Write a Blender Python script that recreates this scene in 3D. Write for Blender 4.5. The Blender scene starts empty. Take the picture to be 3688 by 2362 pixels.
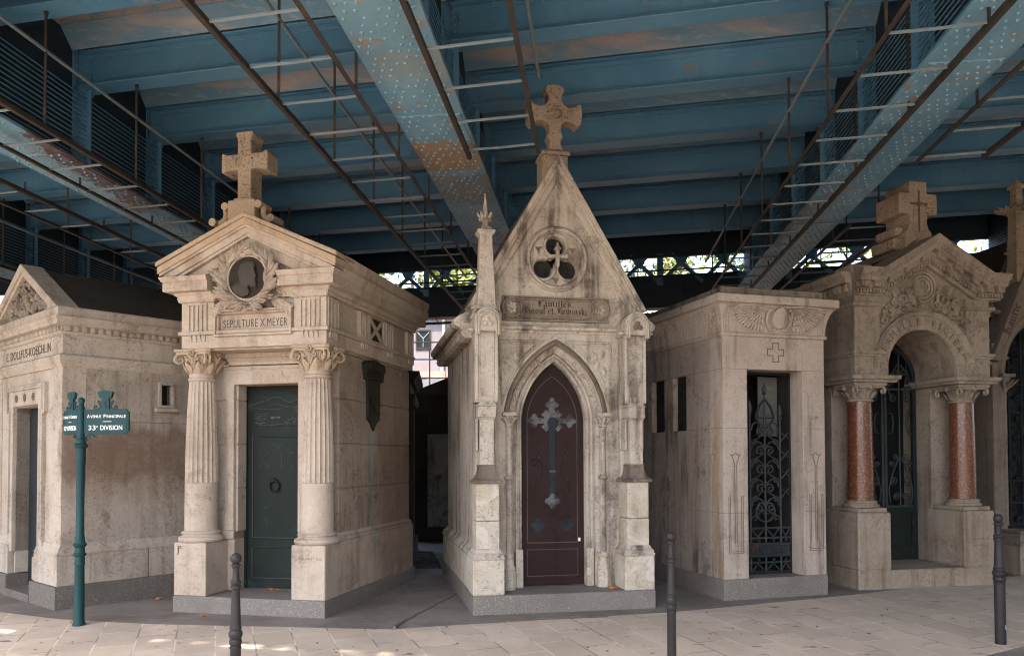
import bpy, bmesh, math, random
from mathutils import Vector, Matrix, noise as mnoise

random.seed(7)
PI = math.pi
SC = bpy.context.scene
COL = SC.collection


def rad(a):
    return math.radians(a)


# ------------------------------------------------------------------ mesh builder
class MB:
    def __init__(self):
        self.v = []
        self.f = []

    def add(self, vs, fs):
        o = len(self.v)
        self.v.extend([tuple(p) for p in vs])
        self.f.extend([tuple(i + o for i in f) for f in fs])
        return self

    def box(self, x0, x1, y0, y1, z0, z1):
        vs = [(x0, y0, z0), (x1, y0, z0), (x1, y1, z0), (x0, y1, z0), (x0, y0, z1), (x1, y0, z1), (x1, y1, z1), (x0, y1, z1)]
        return self.add(vs, [(0, 3, 2, 1), (4, 5, 6, 7), (0, 1, 5, 4), (1, 2, 6, 5), (2, 3, 7, 6), (3, 0, 4, 7)])

    def taper(self, x0, x1, y0, y1, z0, X0, X1, Y0, Y1, z1):
        vs = [(x0, y0, z0), (x1, y0, z0), (x1, y1, z0), (x0, y1, z0), (X0, Y0, z1), (X1, Y0, z1), (X1, Y1, z1), (X0, Y1, z1)]
        return self.add(vs, [(0, 3, 2, 1), (4, 5, 6, 7), (0, 1, 5, 4), (1, 2, 6, 5), (2, 3, 7, 6), (3, 0, 4, 7)])

    def prism(self, poly, w0, w1, fn):
        n = len(poly)
        vs = [fn(u, v, w0) for u, v in poly] + [fn(u, v, w1) for u, v in poly]
        fs = [tuple(range(n - 1, -1, -1)), tuple(range(n, 2 * n))]
        for i in range(n):
            j = (i + 1) % n
            fs.append((i, j, n + j, n + i))
        return self.add(vs, fs)

    def fprism(self, poly, y0, y1):
        """polygon in the (x,z) plane pushed from y0 to y1"""
        return self.prism(poly, y0, y1, lambda u, v, w: (u, w, v))

    def sweep(self, path, prof, fn, closed=False):
        """profile [(out, w)] as a closed loop along a path; out = to the right of travel"""
        n = len(path)
        m = len(prof)
        rows = []
        for i in range(n):
            if closed:
                a, b, c = path[i - 1], path[i], path[(i + 1) % n]
            else:
                a, b, c = path[max(i - 1, 0)], path[i], path[min(i + 1, n - 1)]
            d1 = Vector((b[0] - a[0], b[1] - a[1]))
            d2 = Vector((c[0] - b[0], c[1] - b[1]))
            if d1.length < 1e-9:
                d1 = d2.copy()
            if d2.length < 1e-9:
                d2 = d1.copy()
            d1.normalize()
            d2.normalize()
            n1 = Vector((d1.y, -d1.x))
            n2 = Vector((d2.y, -d2.x))
            k = 1 + n1.dot(n2)
            nn = (n1 + n2) / max(k, 0.15)
            rows.append([fn(b[0] + nn.x * o, b[1] + nn.y * o, w) for o, w in prof])
        vs = [p for r in rows for p in r]
        fs = []
        rng = n if closed else n - 1
        for i in range(rng):
            i2 = (i + 1) % n
            for j in range(m):
                j2 = (j + 1) % m
                fs.append((i * m + j, i2 * m + j, i2 * m + j2, i * m + j2))
        if not closed:
            fs.append(tuple(range(m)))
            fs.append(tuple((n - 1) * m + j for j in range(m - 1, -1, -1)))
        return self.add(vs, fs)

    def plan(self, path, prof, closed=True):
        return self.sweep(path, prof, lambda u, v, w: (u, v, w), closed)

    def front(self, path, prof, closed=False):
        return self.sweep(path, prof, lambda u, v, w: (u, w, v), closed)

    def lathe(self, prof, cx, cy, seg=24, a0=0.0, flute=0, fdep=0.0):
        vs = []
        fs = []
        m = len(prof)
        for i in range(seg):
            a = a0 + 2 * PI * i / seg
            for r, z in prof:
                rr = r
                if flute:
                    t = (i * flute / seg) % 1.0
                    rr = r - fdep * r * (math.sin(PI * t) ** 0.6 if 0.12 < t < 0.88 else 0)
                vs.append((cx + rr * math.cos(a), cy + rr * math.sin(a), z))
        for i in range(seg):
            i2 = (i + 1) % seg
            for j in range(m - 1):
                fs.append((i * m + j, i2 * m + j, i2 * m + j + 1, i * m + j + 1))
        fs.append(tuple(i * m for i in range(seg - 1, -1, -1)))
        fs.append(tuple(i * m + m - 1 for i in range(seg)))
        return self.add(vs, fs)

    def tube(self, pts, r, seg=6, r1=None, cap=True):
        pts = [Vector(p) for p in pts]
        n = len(pts)
        vs = []
        prev = None
        for i in range(n):
            t = (pts[min(i + 1, n - 1)] - pts[max(i - 1, 0)])
            if t.length < 1e-9:
                t = Vector((0, 0, 1))
            t.normalize()
            if prev is None:
                up = Vector((0, 0, 1)) if abs(t.z) < 0.9 else Vector((0, 1, 0))
                s = t.cross(up).normalized()
            else:
                s = prev - t * prev.dot(t)
                if s.length < 1e-6:
                    s = t.orthogonal()
                s.normalize()
            prev = s
            q = t.cross(s)
            rr = r if r1 is None else r + (r1 - r) * i / max(n - 1, 1)
            for k in range(seg):
                a = 2 * PI * k / seg + PI / seg
                vs.append(pts[i] + s * (rr * math.cos(a)) + q * (rr * math.sin(a)))
        fs = []
        for i in range(n - 1):
            for k in range(seg):
                k2 = (k + 1) % seg
                fs.append((i * seg + k, i * seg + k2, (i + 1) * seg + k2, (i + 1) * seg + k))
        if cap:
            fs.append(tuple(range(seg - 1, -1, -1)))
            fs.append(tuple((n - 1) * seg + k for k in range(seg)))
        return self.add(vs, fs)

    def bar(self, p, q, w, h, up=(0, 0, 1)):
        p = Vector(p)
        q = Vector(q)
        t = (q - p).normalized()
        s = t.cross(Vector(up))
        if s.length < 1e-6:
            s = t.orthogonal()
        s.normalize()
        u = s.cross(t)
        vs = []
        for b in (p, q):
            for a, c in ((-1, -1), (1, -1), (1, 1), (-1, 1)):
                vs.append(b + s * (a * w / 2) + u * (c * h / 2))
        return self.add(vs, [(0, 3, 2, 1), (4, 5, 6, 7), (0, 1, 5, 4), (1, 2, 6, 5), (2, 3, 7, 6), (3, 0, 4, 7)])

    def ball(self, c, r, seg=12, rings=8, sx=1, sy=1, sz=1):
        vs = [(c[0], c[1], c[2] - r * sz)]
        for i in range(1, rings):
            a = -PI / 2 + PI * i / rings
            for k in range(seg):
                b = 2 * PI * k / seg
                vs.append((c[0] + r * sx * math.cos(a) * math.cos(b), c[1] + r * sy * math.cos(a) * math.sin(b), c[2] + r * sz * math.sin(a)))
        vs.append((c[0], c[1], c[2] + r * sz))
        fs = []
        for k in range(seg):
            fs.append((0, 1 + (k + 1) % seg, 1 + k))
            fs.append((len(vs) - 1, 1 + (rings - 2) * seg + k, 1 + (rings - 2) * seg + (k + 1) % seg))
        for i in range(rings - 2):
            for k in range(seg):
                k2 = (k + 1) % seg
                fs.append((1 + i * seg + k, 1 + i * seg + k2, 1 + (i + 1) * seg + k2, 1 + (i + 1) * seg + k))
        return self.add(vs, fs)

    def leaf(self, p, d, nrm, L, W, H, curl=0.0):
        """a carved leaf lying on a surface: p base, d direction, nrm outward"""
        p = Vector(p)
        d = Vector(d).normalized()
        nrm = Vector(nrm).normalized()
        s = d.cross(nrm).normalized()
        vs = []
        st = [(0, .18, .3), (.28, .85, .9), (.6, 1.0, 1.0), (.85, .5, .8)]
        for t, w, h in st:
            c = p + d * (L * t) + nrm * (curl * L * t * t)
            vs += [c - s * (W * w / 2), c + nrm * (H * h * .6) - s * (W * w * .22), c + nrm * (H * h) * .8, c + nrm * (H * h * .6) + s * (W * w * .22), c + s * (W * w / 2)]
        vs.append(p + d * L + nrm * (curl * L + H * .3))
        fs = []
        for i in range(3):
            for j in range(4):
                a = i * 5 + j
                fs.append((a, a + 1, a + 6, a + 5))
        for j in range(4):
            fs.append((15 + j, 15 + j + 1, 20))
        return self.add(vs, fs)

    def spiral(self, cx, cz, y, r0, r1, a0, a1, tr, n=22, seg=5, tr1=None):
        pts = []
        for i in range(n + 1):
            t = i / n
            a = a0 + (a1 - a0) * t
            r = r0 + (r1 - r0) * t
            pts.append((cx + r * math.cos(a), y, cz + r * math.sin(a)))
        return self.tube(pts, tr, seg, tr1)

    def build(self, name, mat, parent=None, bevel=0.0, smooth=None, seg=1):
        me = bpy.data.meshes.new(name)
        bm = bmesh.new()
        bv = [bm.verts.new(p) for p in self.v]
        for f in self.f:
            try:
                bm.faces.new([bv[i] for i in f])
            except ValueError:
                pass
        bmesh.ops.recalc_face_normals(bm, faces=bm.faces)
        if bevel > 0:
            es = [e for e in bm.edges if len(e.link_faces) == 2 and e.calc_face_angle(0) > rad(28)]
            bmesh.ops.bevel(bm, geom=es, offset=bevel, segments=seg, affect='EDGES', profile=0.6, clamp_overlap=True)
        bm.to_mesh(me)
        bm.free()
        if smooth is not None:
            me.polygons.foreach_set('use_smooth', [True] * len(me.polygons))
            me.set_sharp_from_angle(angle=rad(smooth))
        me.materials.append(mat)
        o = bpy.data.objects.new(name, me)
        COL.objects.link(o)
        if parent:
            o.parent = parent
        return o


def thing(name, label, cat, loc=(0, 0, 0), rotz=0.0, group=None):
    o = bpy.data.objects.new(name, None)
    o.empty_display_size = 0.2
    COL.objects.link(o)
    o.location = loc
    o.rotation_euler = (0, 0, rotz)
    o['label'] = label
    o['category'] = cat
    if group:
        o['group'] = group
    return o


def tag(o, label, cat, group=None):
    o['label'] = label
    o['category'] = cat
    if group:
        o['group'] = group
    return o


def struct(o, kind='structure'):
    o['kind'] = kind
    return o


def copy_tree(o, parent=None):
    c = o.copy()
    COL.objects.link(c)
    c.parent = parent
    for ch in o.children:
        copy_tree(ch, c)
    return c


# ------------------------------------------------------------------ lettering
def text_mesh(s, spacing=1.0, weight=0.0):
    cu = bpy.data.curves.new('lettering', 'FONT')
    cu.body = s
    cu.size = 1.0
    cu.space_character = spacing
    cu.offset = weight
    cu.resolution_u = 3
    ob = bpy.data.objects.new('lettering', cu)
    COL.objects.link(ob)
    dg = bpy.context.evaluated_depsgraph_get()
    dg.update()
    me = bpy.data.meshes.new_from_object(ob.evaluated_get(dg))
    vs = [tuple(v.co) for v in me.vertices]
    fs = [tuple(p.vertices) for p in me.polygons]
    bpy.data.objects.remove(ob)
    bpy.data.curves.remove(cu)
    bpy.data.meshes.remove(me)
    return vs, fs


def text_into(mb, s, o, ux, uz, h, width=None, depth=0.004, weight=0.0, spacing=1.0, align='C'):
    """write s on a plane: o centre of the baseline, ux reading direction, uz up, h cap height"""
    vs, fs = text_mesh(s, spacing, weight)
    xs = [v[0] for v in vs]
    x0, x1 = min(xs), max(xs)
    k = h / 0.70
    kx = k if width is None else width / (x1 - x0)
    ux = Vector(ux).normalized()
    uz = Vector(uz).normalized()
    nn = ux.cross(uz)
    o = Vector(o)
    xm = (x0 + x1) / 2 if align == 'C' else x0
    A = [o + ux * ((v[0] - xm) * kx) + uz * (v[1] * k) + nn * depth for v in vs]
    mb.add(A, fs)
    # side walls so the letters have a thickness
    cnt = {}
    for f in fs:
        for i in range(len(f)):
            e = (f[i], f[(i + 1) % len(f)])
            key = (min(e), max(e))
            cnt.setdefault(key, []).append(e)
    B = [p - nn * (depth * 1.6) for p in A]
    n = len(A)
    base = len(mb.v)
    mb.v.extend([tuple(p) for p in A] + [tuple(p) for p in B])
    for key, es in cnt.items():
        if len(es) == 1:
            a, b = es[0]
            mb.f.append((base + a, base + b, base + n + b, base + n + a))
    return mb


# broad-nib black letter: strokes of each letter in a box one x-height tall
def mn(x):
    return [(x - .13, .86), (x, .97), (x + .02, .80), (x + .02, .2), (x, .12), (x + .15, .0)]


BLACK = {
    'i': (.42, [mn(.16), [(.10, 1.28), (.22, 1.40)]]),
    'l': (.42, [[(.10, 1.50), (.18, 1.55), (.18, .2), (.16, .1), (.32, 0)]]),
    'n': (.82, [mn(.16), [(.2, .84), (.45, 1.0), (.56, .82), (.56, .2), (.54, .12), (.7, 0)]]),
    'm': (1.2, [mn(.16), [(.2, .84), (.42, 1.0), (.54, .82), (.54, .15), (.62, .05)], [(.58, .84), (.8, 1.0), (.92, .82), (.92, .2), (.9, .12), (1.06, 0)]]),
    'u': (.82, [mn(.16), [(.44, .9), (.56, .97), (.56, .2), (.54, .1), (.7, 0)], [(.2, .1), (.5, .2)]]),
    'o': (.78, [[(.3, 1.0), (.14, .82), (.14, .2), (.36, 0), (.54, .18), (.54, .8), (.3, 1.0)]]),
    'e': (.68, [[(.5, .1), (.34, 0), (.14, .2), (.14, .82), (.34, 1.0), (.52, .78), (.2, .5)]]),
    'a': (.78, [[(.14, .86), (.34, 1.0), (.52, .84), (.52, .16), (.68, 0)], [(.5, .56), (.16, .36), (.16, .14), (.32, 0), (.5, .16)]]),
    's': (.66, [[(.5, .86), (.34, 1.0), (.14, .8), (.16, .6), (.48, .4), (.5, .18), (.3, 0), (.1, .12)]]),
    't': (.54, [[(.2, 1.3), (.18, .2), (.34, 0), (.44, .08)], [(.04, .96), (.42, .96)]]),
    'w': (1.2, [[(.1, 1.15), (.18, .95), (.18, .2), (.36, 0), (.54, .16)], [(.46, 1.12), (.56, .95), (.56, .2), (.74, 0), (.94, .2), (.94, .8), (.76, 1.02)]]),
    'k': (.74, [[(.12, 1.5), (.18, 1.55), (.18, .2), (.16, .1), (.28, 0)], [(.2, .8), (.44, 1.0), (.5, .8), (.24, .52), (.48, .3), (.5, .1), (.66, 0)]]),
    'r': (.56, [mn(.16), [(.2, .82), (.38, 1.0), (.48, .88)]]),
    'F': (.95, [[(.1, 1.3), (.3, 1.55), (.8, 1.42)], [(.34, 1.5), (.34, .2), (.1, 0)], [(.5, 1.45), (.5, .3)], [(.2, .8), (.72, .82)], [(.34, .2), (.56, .05)]]),
    'P': (1.05, [[(.08, 1.3), (.3, 1.5), (.3, .1), (.14, -.2)], [(.46, 1.4), (.46, .3)], [(.3, 1.5), (.74, 1.5), (.88, 1.2), (.88, .5), (.6, .2), (.3, .4)]]),
    'N': (1.15, [[(.1, 1.2), (.28, 1.5), (.4, 1.2), (.4, .2), (.14, .0)], [(.4, 1.2), (.7, 1.52), (.94, 1.3), (.94, .3), (1.1, .02)], [(.62, 1.3), (.62, .4)]]),
    'H': (1.1, [[(.1, 1.4), (.26, 1.55), (.26, .2), (.1, 0)], [(.3, .9), (.6, 1.0), (.84, .8), (.84, .2), (.62, -.1)], [(.46, 1.35), (.46, .3)]]),
    ' ': (.5, []),
}


def black_into(mb, s, o, ux, uz, xh, width=None, nib=0.2, depth=0.004):
    tot = sum(BLACK[c][0] for c in s)
    k = xh
    kx = k if width is None else width / tot
    ux = Vector(ux).normalized()
    uz = Vector(uz).normalized()
    nn = ux.cross(uz)
    o = Vector(o)
    x = -tot / 2
    a = rad(38)
    nv = (math.cos(a) * nib / 2, math.sin(a) * nib / 2)
    for c in s:
        w, strokes = BLACK[c]
        for st in strokes:
            for (ax, az), (bx, bz) in zip(st[:-1], st[1:]):
                q = [(ax - nv[0], az - nv[1]), (ax + nv[0], az + nv[1]), (bx + nv[0], bz + nv[1]), (bx - nv[0], bz - nv[1])]
                P = [o + ux * ((x + u) * kx) + uz * (v * k) for u, v in q]
                mb.add([p + nn * depth for p in P] + [p - nn * depth * .6 for p in P], [(0, 1, 2, 3), (0, 4, 5, 1), (1, 5, 6, 2), (2, 6, 7, 3), (3, 7, 4, 0)])
        x += w
    return mb


# ------------------------------------------------------------------ arch paths (x,z), from the right foot over the top to the left foot
def pointed(cx, a, zs, h, z0=None, n=10):
    r = (a * a + h * h) / (2 * a)
    th = math.asin(min(1, h / r))
    P = []
    if z0 is not None:
        P.append((cx + a, z0))
    for i in range(n + 1):
        t = th * i / n
        P.append((cx - (r - a) + r * math.cos(t), zs + r * math.sin(t)))
    L = [(2 * cx - x, z) for x, z in P]
    return P + L[-2::-1]


def rounded(cx, a, zs, z0=None, n=20, a0=0.0, a1=PI):
    P = []
    if z0 is not None:
        P.append((cx + a, z0))
    for i in range(n + 1):
        t = a0 + (a1 - a0) * i / n
        P.append((cx + a * math.cos(t), zs + a * math.sin(t)))
    if z0 is not None:
        P.append((cx - a, z0))
    return P


def rect(x0, x1, y0, y1):
    return [(x0, y0), (x1, y0), (x1, y1), (x0, y1)]
# ------------------------------------------------------------------ materials
class NT:
    def __init__(self, name):
        self.m = bpy.data.materials.new(name)
        self.m.use_nodes = True
        self.t = self.m.node_tree
        self.t.nodes.clear()
        self.out = self.n('ShaderNodeOutputMaterial')
        self.b = self.n('ShaderNodeBsdfPrincipled')
        self.l(self.b.outputs[0], self.out.inputs[0])
        self.tc = self.n('ShaderNodeTexCoord')

    def n(self, t, **kw):
        x = self.t.nodes.new(t)
        for k, v in kw.items():
            setattr(x, k, v)
        return x

    def l(self, a, b):
        self.t.links.new(a, b)

    def mapping(self, scale=(1, 1, 1), rot=(0, 0, 0), loc=(0, 0, 0), src=None):
        m = self.n('ShaderNodeMapping')
        self.l(src or self.tc.outputs['Object'], m.inputs[0])
        m.inputs['Scale'].default_value = scale
        m.inputs['Rotation'].default_value = rot
        m.inputs['Location'].default_value = loc
        return m.outputs[0]

    def noise(self, scale, detail=4, rough=0.55, vec=None, dist=0.0):
        x = self.n('ShaderNodeTexNoise')
        x.inputs['Scale'].default_value = scale
        x.inputs['Detail'].default_value = detail
        x.inputs['Roughness'].default_value = rough
        x.inputs['Distortion'].default_value = dist
        self.l(vec or self.tc.outputs['Object'], x.inputs['Vector'])
        return x.outputs['Fac']

    def ramp(self, fac, lo, hi, a=0.0, b=1.0):
        x = self.n('ShaderNodeMapRange', interpolation_type='SMOOTHSTEP')
        self.l(fac, x.inputs[0])
        for i, v in enumerate((lo, hi, a, b)):
            x.inputs[1 + i].default_value = v
        return x.outputs[0]

    def math(self, op, a, b=None):
        x = self.n('ShaderNodeMath', operation=op)
        for i, v in enumerate((a, b)):
            if v is None:
                continue
            if isinstance(v, (int, float)):
                x.inputs[i].default_value = v
            else:
                self.l(v, x.inputs[i])
        return x.outputs[0]

    def mix(self, fac, a, b, mode='MIX'):
        x = self.n('ShaderNodeMix', data_type='RGBA', blend_type=mode)
        for k, v in ((0, fac), (6, a), (7, b)):
            if isinstance(v, (int, float)):
                x.inputs[k].default_value = v
            elif isinstance(v, tuple):
                x.inputs[k].default_value = (*v, 1)
            else:
                self.l(v, x.inputs[k])
        return x.outputs[2]

    def bump(self, h, s, d=0.02, prev=None):
        x = self.n('ShaderNodeBump')
        x.inputs['Strength'].default_value = s
        x.inputs['Distance'].default_value = d
        self.l(h, x.inputs['Height'])
        if prev is not None:
            self.l(prev, x.inputs['Normal'])
        return x.outputs[0]

    def done(self, col, rough=0.85, nrm=None, metal=0.0, spec=0.3):
        if isinstance(col, tuple):
            self.b.inputs['Base Color'].default_value = (*col, 1)
        else:
            self.l(col, self.b.inputs['Base Color'])
        if isinstance(rough, (int, float)):
            self.b.inputs['Roughness'].default_value = rough
        else:
            self.l(rough, self.b.inputs['Roughness'])
        self.b.inputs['Metallic'].default_value = metal
        self.b.inputs['Specular IOR Level'].default_value = spec
        if nrm is not None:
            self.l(nrm, self.b.inputs['Normal'])
        return self.m


def stain(t, col, stains, mid, hard=False):
    xyz = t.n('ShaderNodeSeparateXYZ')
    wob = t.n('ShaderNodeTexNoise')
    wob.inputs['Scale'].default_value = 3.0
    wob.inputs['Detail'].default_value = 5
    wv = t.mapping(scale=(2.2, 2.2, .8))
    t.l(wv, wob.inputs['Vector'])
    va = t.n('ShaderNodeVectorMath', operation='MULTIPLY_ADD')
    t.l(wob.outputs['Color'], va.inputs[0])
    va.inputs[1].default_value = (.35, .35, .5)
    t.l(t.tc.outputs['Object'], va.inputs[2])
    vb = t.n('ShaderNodeVectorMath', operation='SUBTRACT')
    t.l(va.outputs[0], vb.inputs[0])
    vb.inputs[1].default_value = (.175, .175, .25)
    t.l(vb.outputs[0], xyz.inputs[0])
    for box, colr, amt in stains:
        f = None
        for ax, lo, hi, s in box:
            a = t.math('MULTIPLY', t.ramp(xyz.outputs[ax], lo - s, lo + s), t.ramp(xyz.outputs[ax], hi - s, hi + s, 1, 0))
            f = a if f is None else t.math('MULTIPLY', f, a)
        if hard:
            f = t.ramp(t.math('ADD', f, t.math('MULTIPLY', t.math('SUBTRACT', mid, .5), 2.2)), .45, .72)
            f = t.math('MULTIPLY', f, t.ramp(t.noise(9, 5, .7), .3, .55, .55, 1))
        else:
            f = t.math('MULTIPLY', f, t.ramp(mid, .2, .6, .55, 1))
        col = t.mix(t.math('MULTIPLY', f, amt), col, colr)
    return col


def stone(name, base, warm, grime, pits=0.5, streak=0.5, stains=(), tool=0.35, off=0.0, crust=None, patch=0.45):
    hue = (1.0, .995, .98)
    base, warm = (tuple(c * GAIN * h for c, h in zip(q, hue)) for q in (base, warm))
    grime = tuple(c * .8 for c in grime)
    t = NT(name)
    v = t.mapping(loc=(off, off * 1.7, 0))
    big = t.noise(1.3, 5, 0.6, v)
    col = t.mix(t.ramp(big, .38, .68), base, warm)
    mid = t.noise(6.5, 4, 0.65, v)
    col = t.mix(t.ramp(mid, .35, .75, 0, .45), col, tuple(min(1, c * 1.18) for c in base))
    # vertical rain streaks
    sv = t.mapping(scale=(7, 7, .55), loc=(off, 0, off))
    st = t.noise(1.0, 4, 0.6, sv)
    w = t.math('MULTIPLY', t.ramp(st, .47, .66, 0, 1), t.ramp(big, .34, .62, .15, 1))
    col = t.mix(t.math('MULTIPLY', w, streak), col, grime)
    # blotches of old dirt
    bl = t.noise(2.3, 6, 0.72, v, 0.6)
    col = t.mix(t.ramp(bl, .54, .70, 0, patch), col, grime)
    # stains with a place of their own (local metres)
    if stains:
        col = stain(t, col, stains, mid)
    # pores
    p1 = t.noise(85, 2, 0.5, v)
    col = t.mix(t.ramp(p1, .58, .70, 0, pits), col, tuple(c * .35 for c in grime))
    p2 = t.noise(30, 4, 0.65, v)
    col = t.mix(t.math('MULTIPLY', t.ramp(p2, .51, .68, 0, min(1, pits * 1.2)), t.ramp(bl, .40, .60, .15, 1)), col, tuple(c * .7 for c in grime))
    p3 = t.noise(13, 4, 0.7, t.mapping(scale=(1, 1, 1.6), loc=(off, 0, 0)))
    col = t.mix(t.math('MULTIPLY', t.ramp(p3, .52, .72, 0, min(1, pits * .8)), t.ramp(bl, .42, .62, .12, 1)), col, grime)
    if crust:
        cz, cc, ca = crust
        cr = t.noise(3.1, 7, 0.75, v, 0.8)
        col = t.mix(t.ramp(cr, .50, .62, 0, ca), col, cc)
    fine = t.noise(160, 2, 0.6, v)
    nb = t.bump(p1, .35 * tool, .006)
    nb = t.bump(p2, .5 * tool, .012, nb)
    nb = t.bump(mid, .25 * tool, .03, nb)
    return t.done(col, .88, nb, 0, .2)


def speck(name, a, b, c, scale=170, rough=0.6, spec=0.35, dirt=None):
    t = NT(name)
    n1 = t.noise(scale, 1, .5)
    n2 = t.noise(scale * .55, 2, .5, t.mapping(loc=(3, 1, 2)))
    col = t.mix(t.ramp(n1, .46, .54), a, b)
    col = t.mix(t.ramp(n2, .58, .63), col, c)
    big = t.noise(1.7, 5, .65)
    if dirt:
        col = t.mix(t.ramp(big, .48, .7, 0, .75), col, dirt)
    return t.done(col, rough, t.bump(n1, .12, .004), 0, spec)


def paint(name, base, pale, rust, rustamt=.5, paleamt=.5, rough=.55, lo=.58, off=0.0, streak=0.25, spec=.35, k=1.0, stains=()):
    base, pale, rust = (tuple(c * k * (.68 if max(base) * k < .09 else 1.0) for c in q) for q in (base, pale, rust))
    t = NT(name)
    v = t.mapping(loc=(off, off, off))
    n1 = t.noise(.9, 6, .65, v, .5)
    n2 = t.noise(3.2, 7, .75, v, .4)
    n3 = t.noise(38, 3, .6, v)
    col = t.mix(t.ramp(n1, .35, .7, 0, paleamt), base, pale)
    col = t.mix(t.ramp(t.noise(.35, 3, .5, v), .4, .62, 0, .4), col, tuple(c * .62 for c in base))
    sv = t.mapping(scale=(9, 9, .6))
    col = t.mix(t.ramp(t.noise(1, 4, .6, sv), .55, .75, 0, streak), col, tuple(c * .5 for c in base))
    w = t.ramp(n2, lo, lo + .1, 0, rustamt)
    col = t.mix(w, col, rust)
    col = t.mix(t.ramp(n3, .62, .72, 0, rustamt * .6), col, tuple(c * .45 for c in rust))
    if stains:
        col = stain(t, col, stains, n2, True)
    nb = t.bump(n2, .2, .01)
    nb = t.bump(n3, .12, .004, nb)
    return t.done(col, rough, nb, 0, spec)


M = {}
GAIN = .70
BROWN = (.105, .072, .052)
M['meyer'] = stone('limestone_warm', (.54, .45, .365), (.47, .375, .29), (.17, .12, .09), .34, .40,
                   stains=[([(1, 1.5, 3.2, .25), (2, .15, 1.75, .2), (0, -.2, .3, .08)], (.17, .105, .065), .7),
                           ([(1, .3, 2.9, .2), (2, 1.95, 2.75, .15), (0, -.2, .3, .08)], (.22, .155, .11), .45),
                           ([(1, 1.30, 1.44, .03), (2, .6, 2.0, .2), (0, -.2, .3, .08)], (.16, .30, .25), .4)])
M['meyer_flank'] = stone('limestone_warm_stained_shaded', (.40, .325, .26), (.33, .255, .195), (.15, .105, .078), .7, .8, patch=.8, off=2.0,  # base darkened for the weaker light on the flank, with real grime on top
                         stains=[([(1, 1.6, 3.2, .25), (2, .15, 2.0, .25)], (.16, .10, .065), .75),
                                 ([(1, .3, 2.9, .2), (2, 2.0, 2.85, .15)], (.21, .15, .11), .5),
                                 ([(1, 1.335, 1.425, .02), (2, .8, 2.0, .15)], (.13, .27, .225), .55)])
M['meyer_top'] = stone('limestone_ochre', (.49, .375, .265), (.43, .325, .225), (.20, .14, .09), .45, .4, off=3.0)
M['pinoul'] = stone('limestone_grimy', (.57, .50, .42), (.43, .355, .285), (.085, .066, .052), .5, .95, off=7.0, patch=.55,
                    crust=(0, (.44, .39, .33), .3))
M['pinoul_old'] = stone('limestone_flaking', (.58, .51, .42), (.50, .40, .28), (.17, .125, .09), .55, .5, off=11.0, crust=(0, (.47, .43, .37), .75))
M['pinoul_panel'] = stone('limestone_sooty_panel', (.31, .25, .195), (.24, .19, .15), (.085, .065, .052), .5, .8, off=9.0, patch=.8)
M['pinoul_dark'] = stone('limestone_black_crust', (.24, .19, .15), (.17, .135, .11), (.06, .048, .04), .5, .8, off=13.0, patch=.8)
M['cross_gold'] = stone('limestone_lichen', (.43, .34, .25), (.34, .26, .19), (.10, .07, .045), .8, .4, off=17.0)
M['egypt'] = stone('limestone_rosy', (.50, .415, .355), (.43, .35, .295), (.13, .10, .08), .35, .75, off=21.0,
                   stains=[([(0, -.05, .05, .04), (1, .1, .24, .05), (2, .25, 2.2, .25)], (.30, .185, .09), .75),
                           ([(1, .5, .75, .08), (2, .6, 2.0, .25)], (.27, .19, .12), .35)])
M['egypt_flank'] = stone('limestone_rosy_stained_shaded', (.42, .35, .305), (.35, .285, .24), (.13, .10, .08), .5, 1.0, patch=.75, off=21.0,  # side walls: extra dirt, and less light put into the darker base
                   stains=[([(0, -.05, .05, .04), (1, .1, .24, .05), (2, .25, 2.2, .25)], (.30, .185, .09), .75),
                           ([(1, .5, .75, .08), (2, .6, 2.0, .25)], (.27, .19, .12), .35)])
M['vigier'] = stone('limestone_dim', (.36, .30, .245), (.29, .235, .185), (.10, .077, .06), .55, .6, off=27.0)
M['vigier_base'] = stone('limestone_pinkish', (.39, .325, .275), (.33, .26, .19), (.15, .10, .065), .5, .6, off=31.0)
M['dollfus'] = stone('limestone_grey', (.50, .43, .36), (.43, .36, .29), (.17, .125, .095), .5, .45, off=37.0,
                     stains=[([(1, .05, 1.9, .15), (2, 1.42, 2.02, .08), (0, -.2, .3, .06)], (.155, .105, .075), .9),
                             ([(1, .15, 1.9, .12), (2, 1.2, 1.42, .12), (0, -.2, .3, .06)], (.24, .175, .13), .55)])
M['dollfus_flank'] = stone('limestone_grey_dark_stained', (.43, .37, .31), (.36, .30, .24), (.17, .125, .095), .6, .8, off=38.0, patch=.7,  # flank copy of the grey stone: darker base, heavier streaks, same stains
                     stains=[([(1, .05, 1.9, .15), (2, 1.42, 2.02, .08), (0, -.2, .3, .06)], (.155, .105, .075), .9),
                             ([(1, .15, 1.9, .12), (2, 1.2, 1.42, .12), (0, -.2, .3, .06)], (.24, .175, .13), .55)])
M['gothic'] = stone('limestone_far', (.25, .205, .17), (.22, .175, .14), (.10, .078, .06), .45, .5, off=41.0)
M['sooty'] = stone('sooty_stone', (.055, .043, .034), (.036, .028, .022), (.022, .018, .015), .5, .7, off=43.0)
M['sooty_panel'] = stone('peeling_whitewash', (.33, .31, .28), (.25, .23, .20), (.03, .025, .02), .6, .8, off=47.0, patch=.95)
M['roof_moss'] = stone('roof_black_stone', (.060, .046, .036), (.042, .034, .028), (.018, .015, .012), .6, .4, off=51.0, tool=1.0)
M['ink'] = stone('engraved_grime', (.14, .10, .075), (.11, .08, .058), (.04, .03, .02), .3, .2, off=5)
M['ink_pale'] = stone('engraved_grime_pale', (.31, .245, .20), (.28, .215, .17), (.12, .09, .07), .3, .2, off=6)
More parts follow.
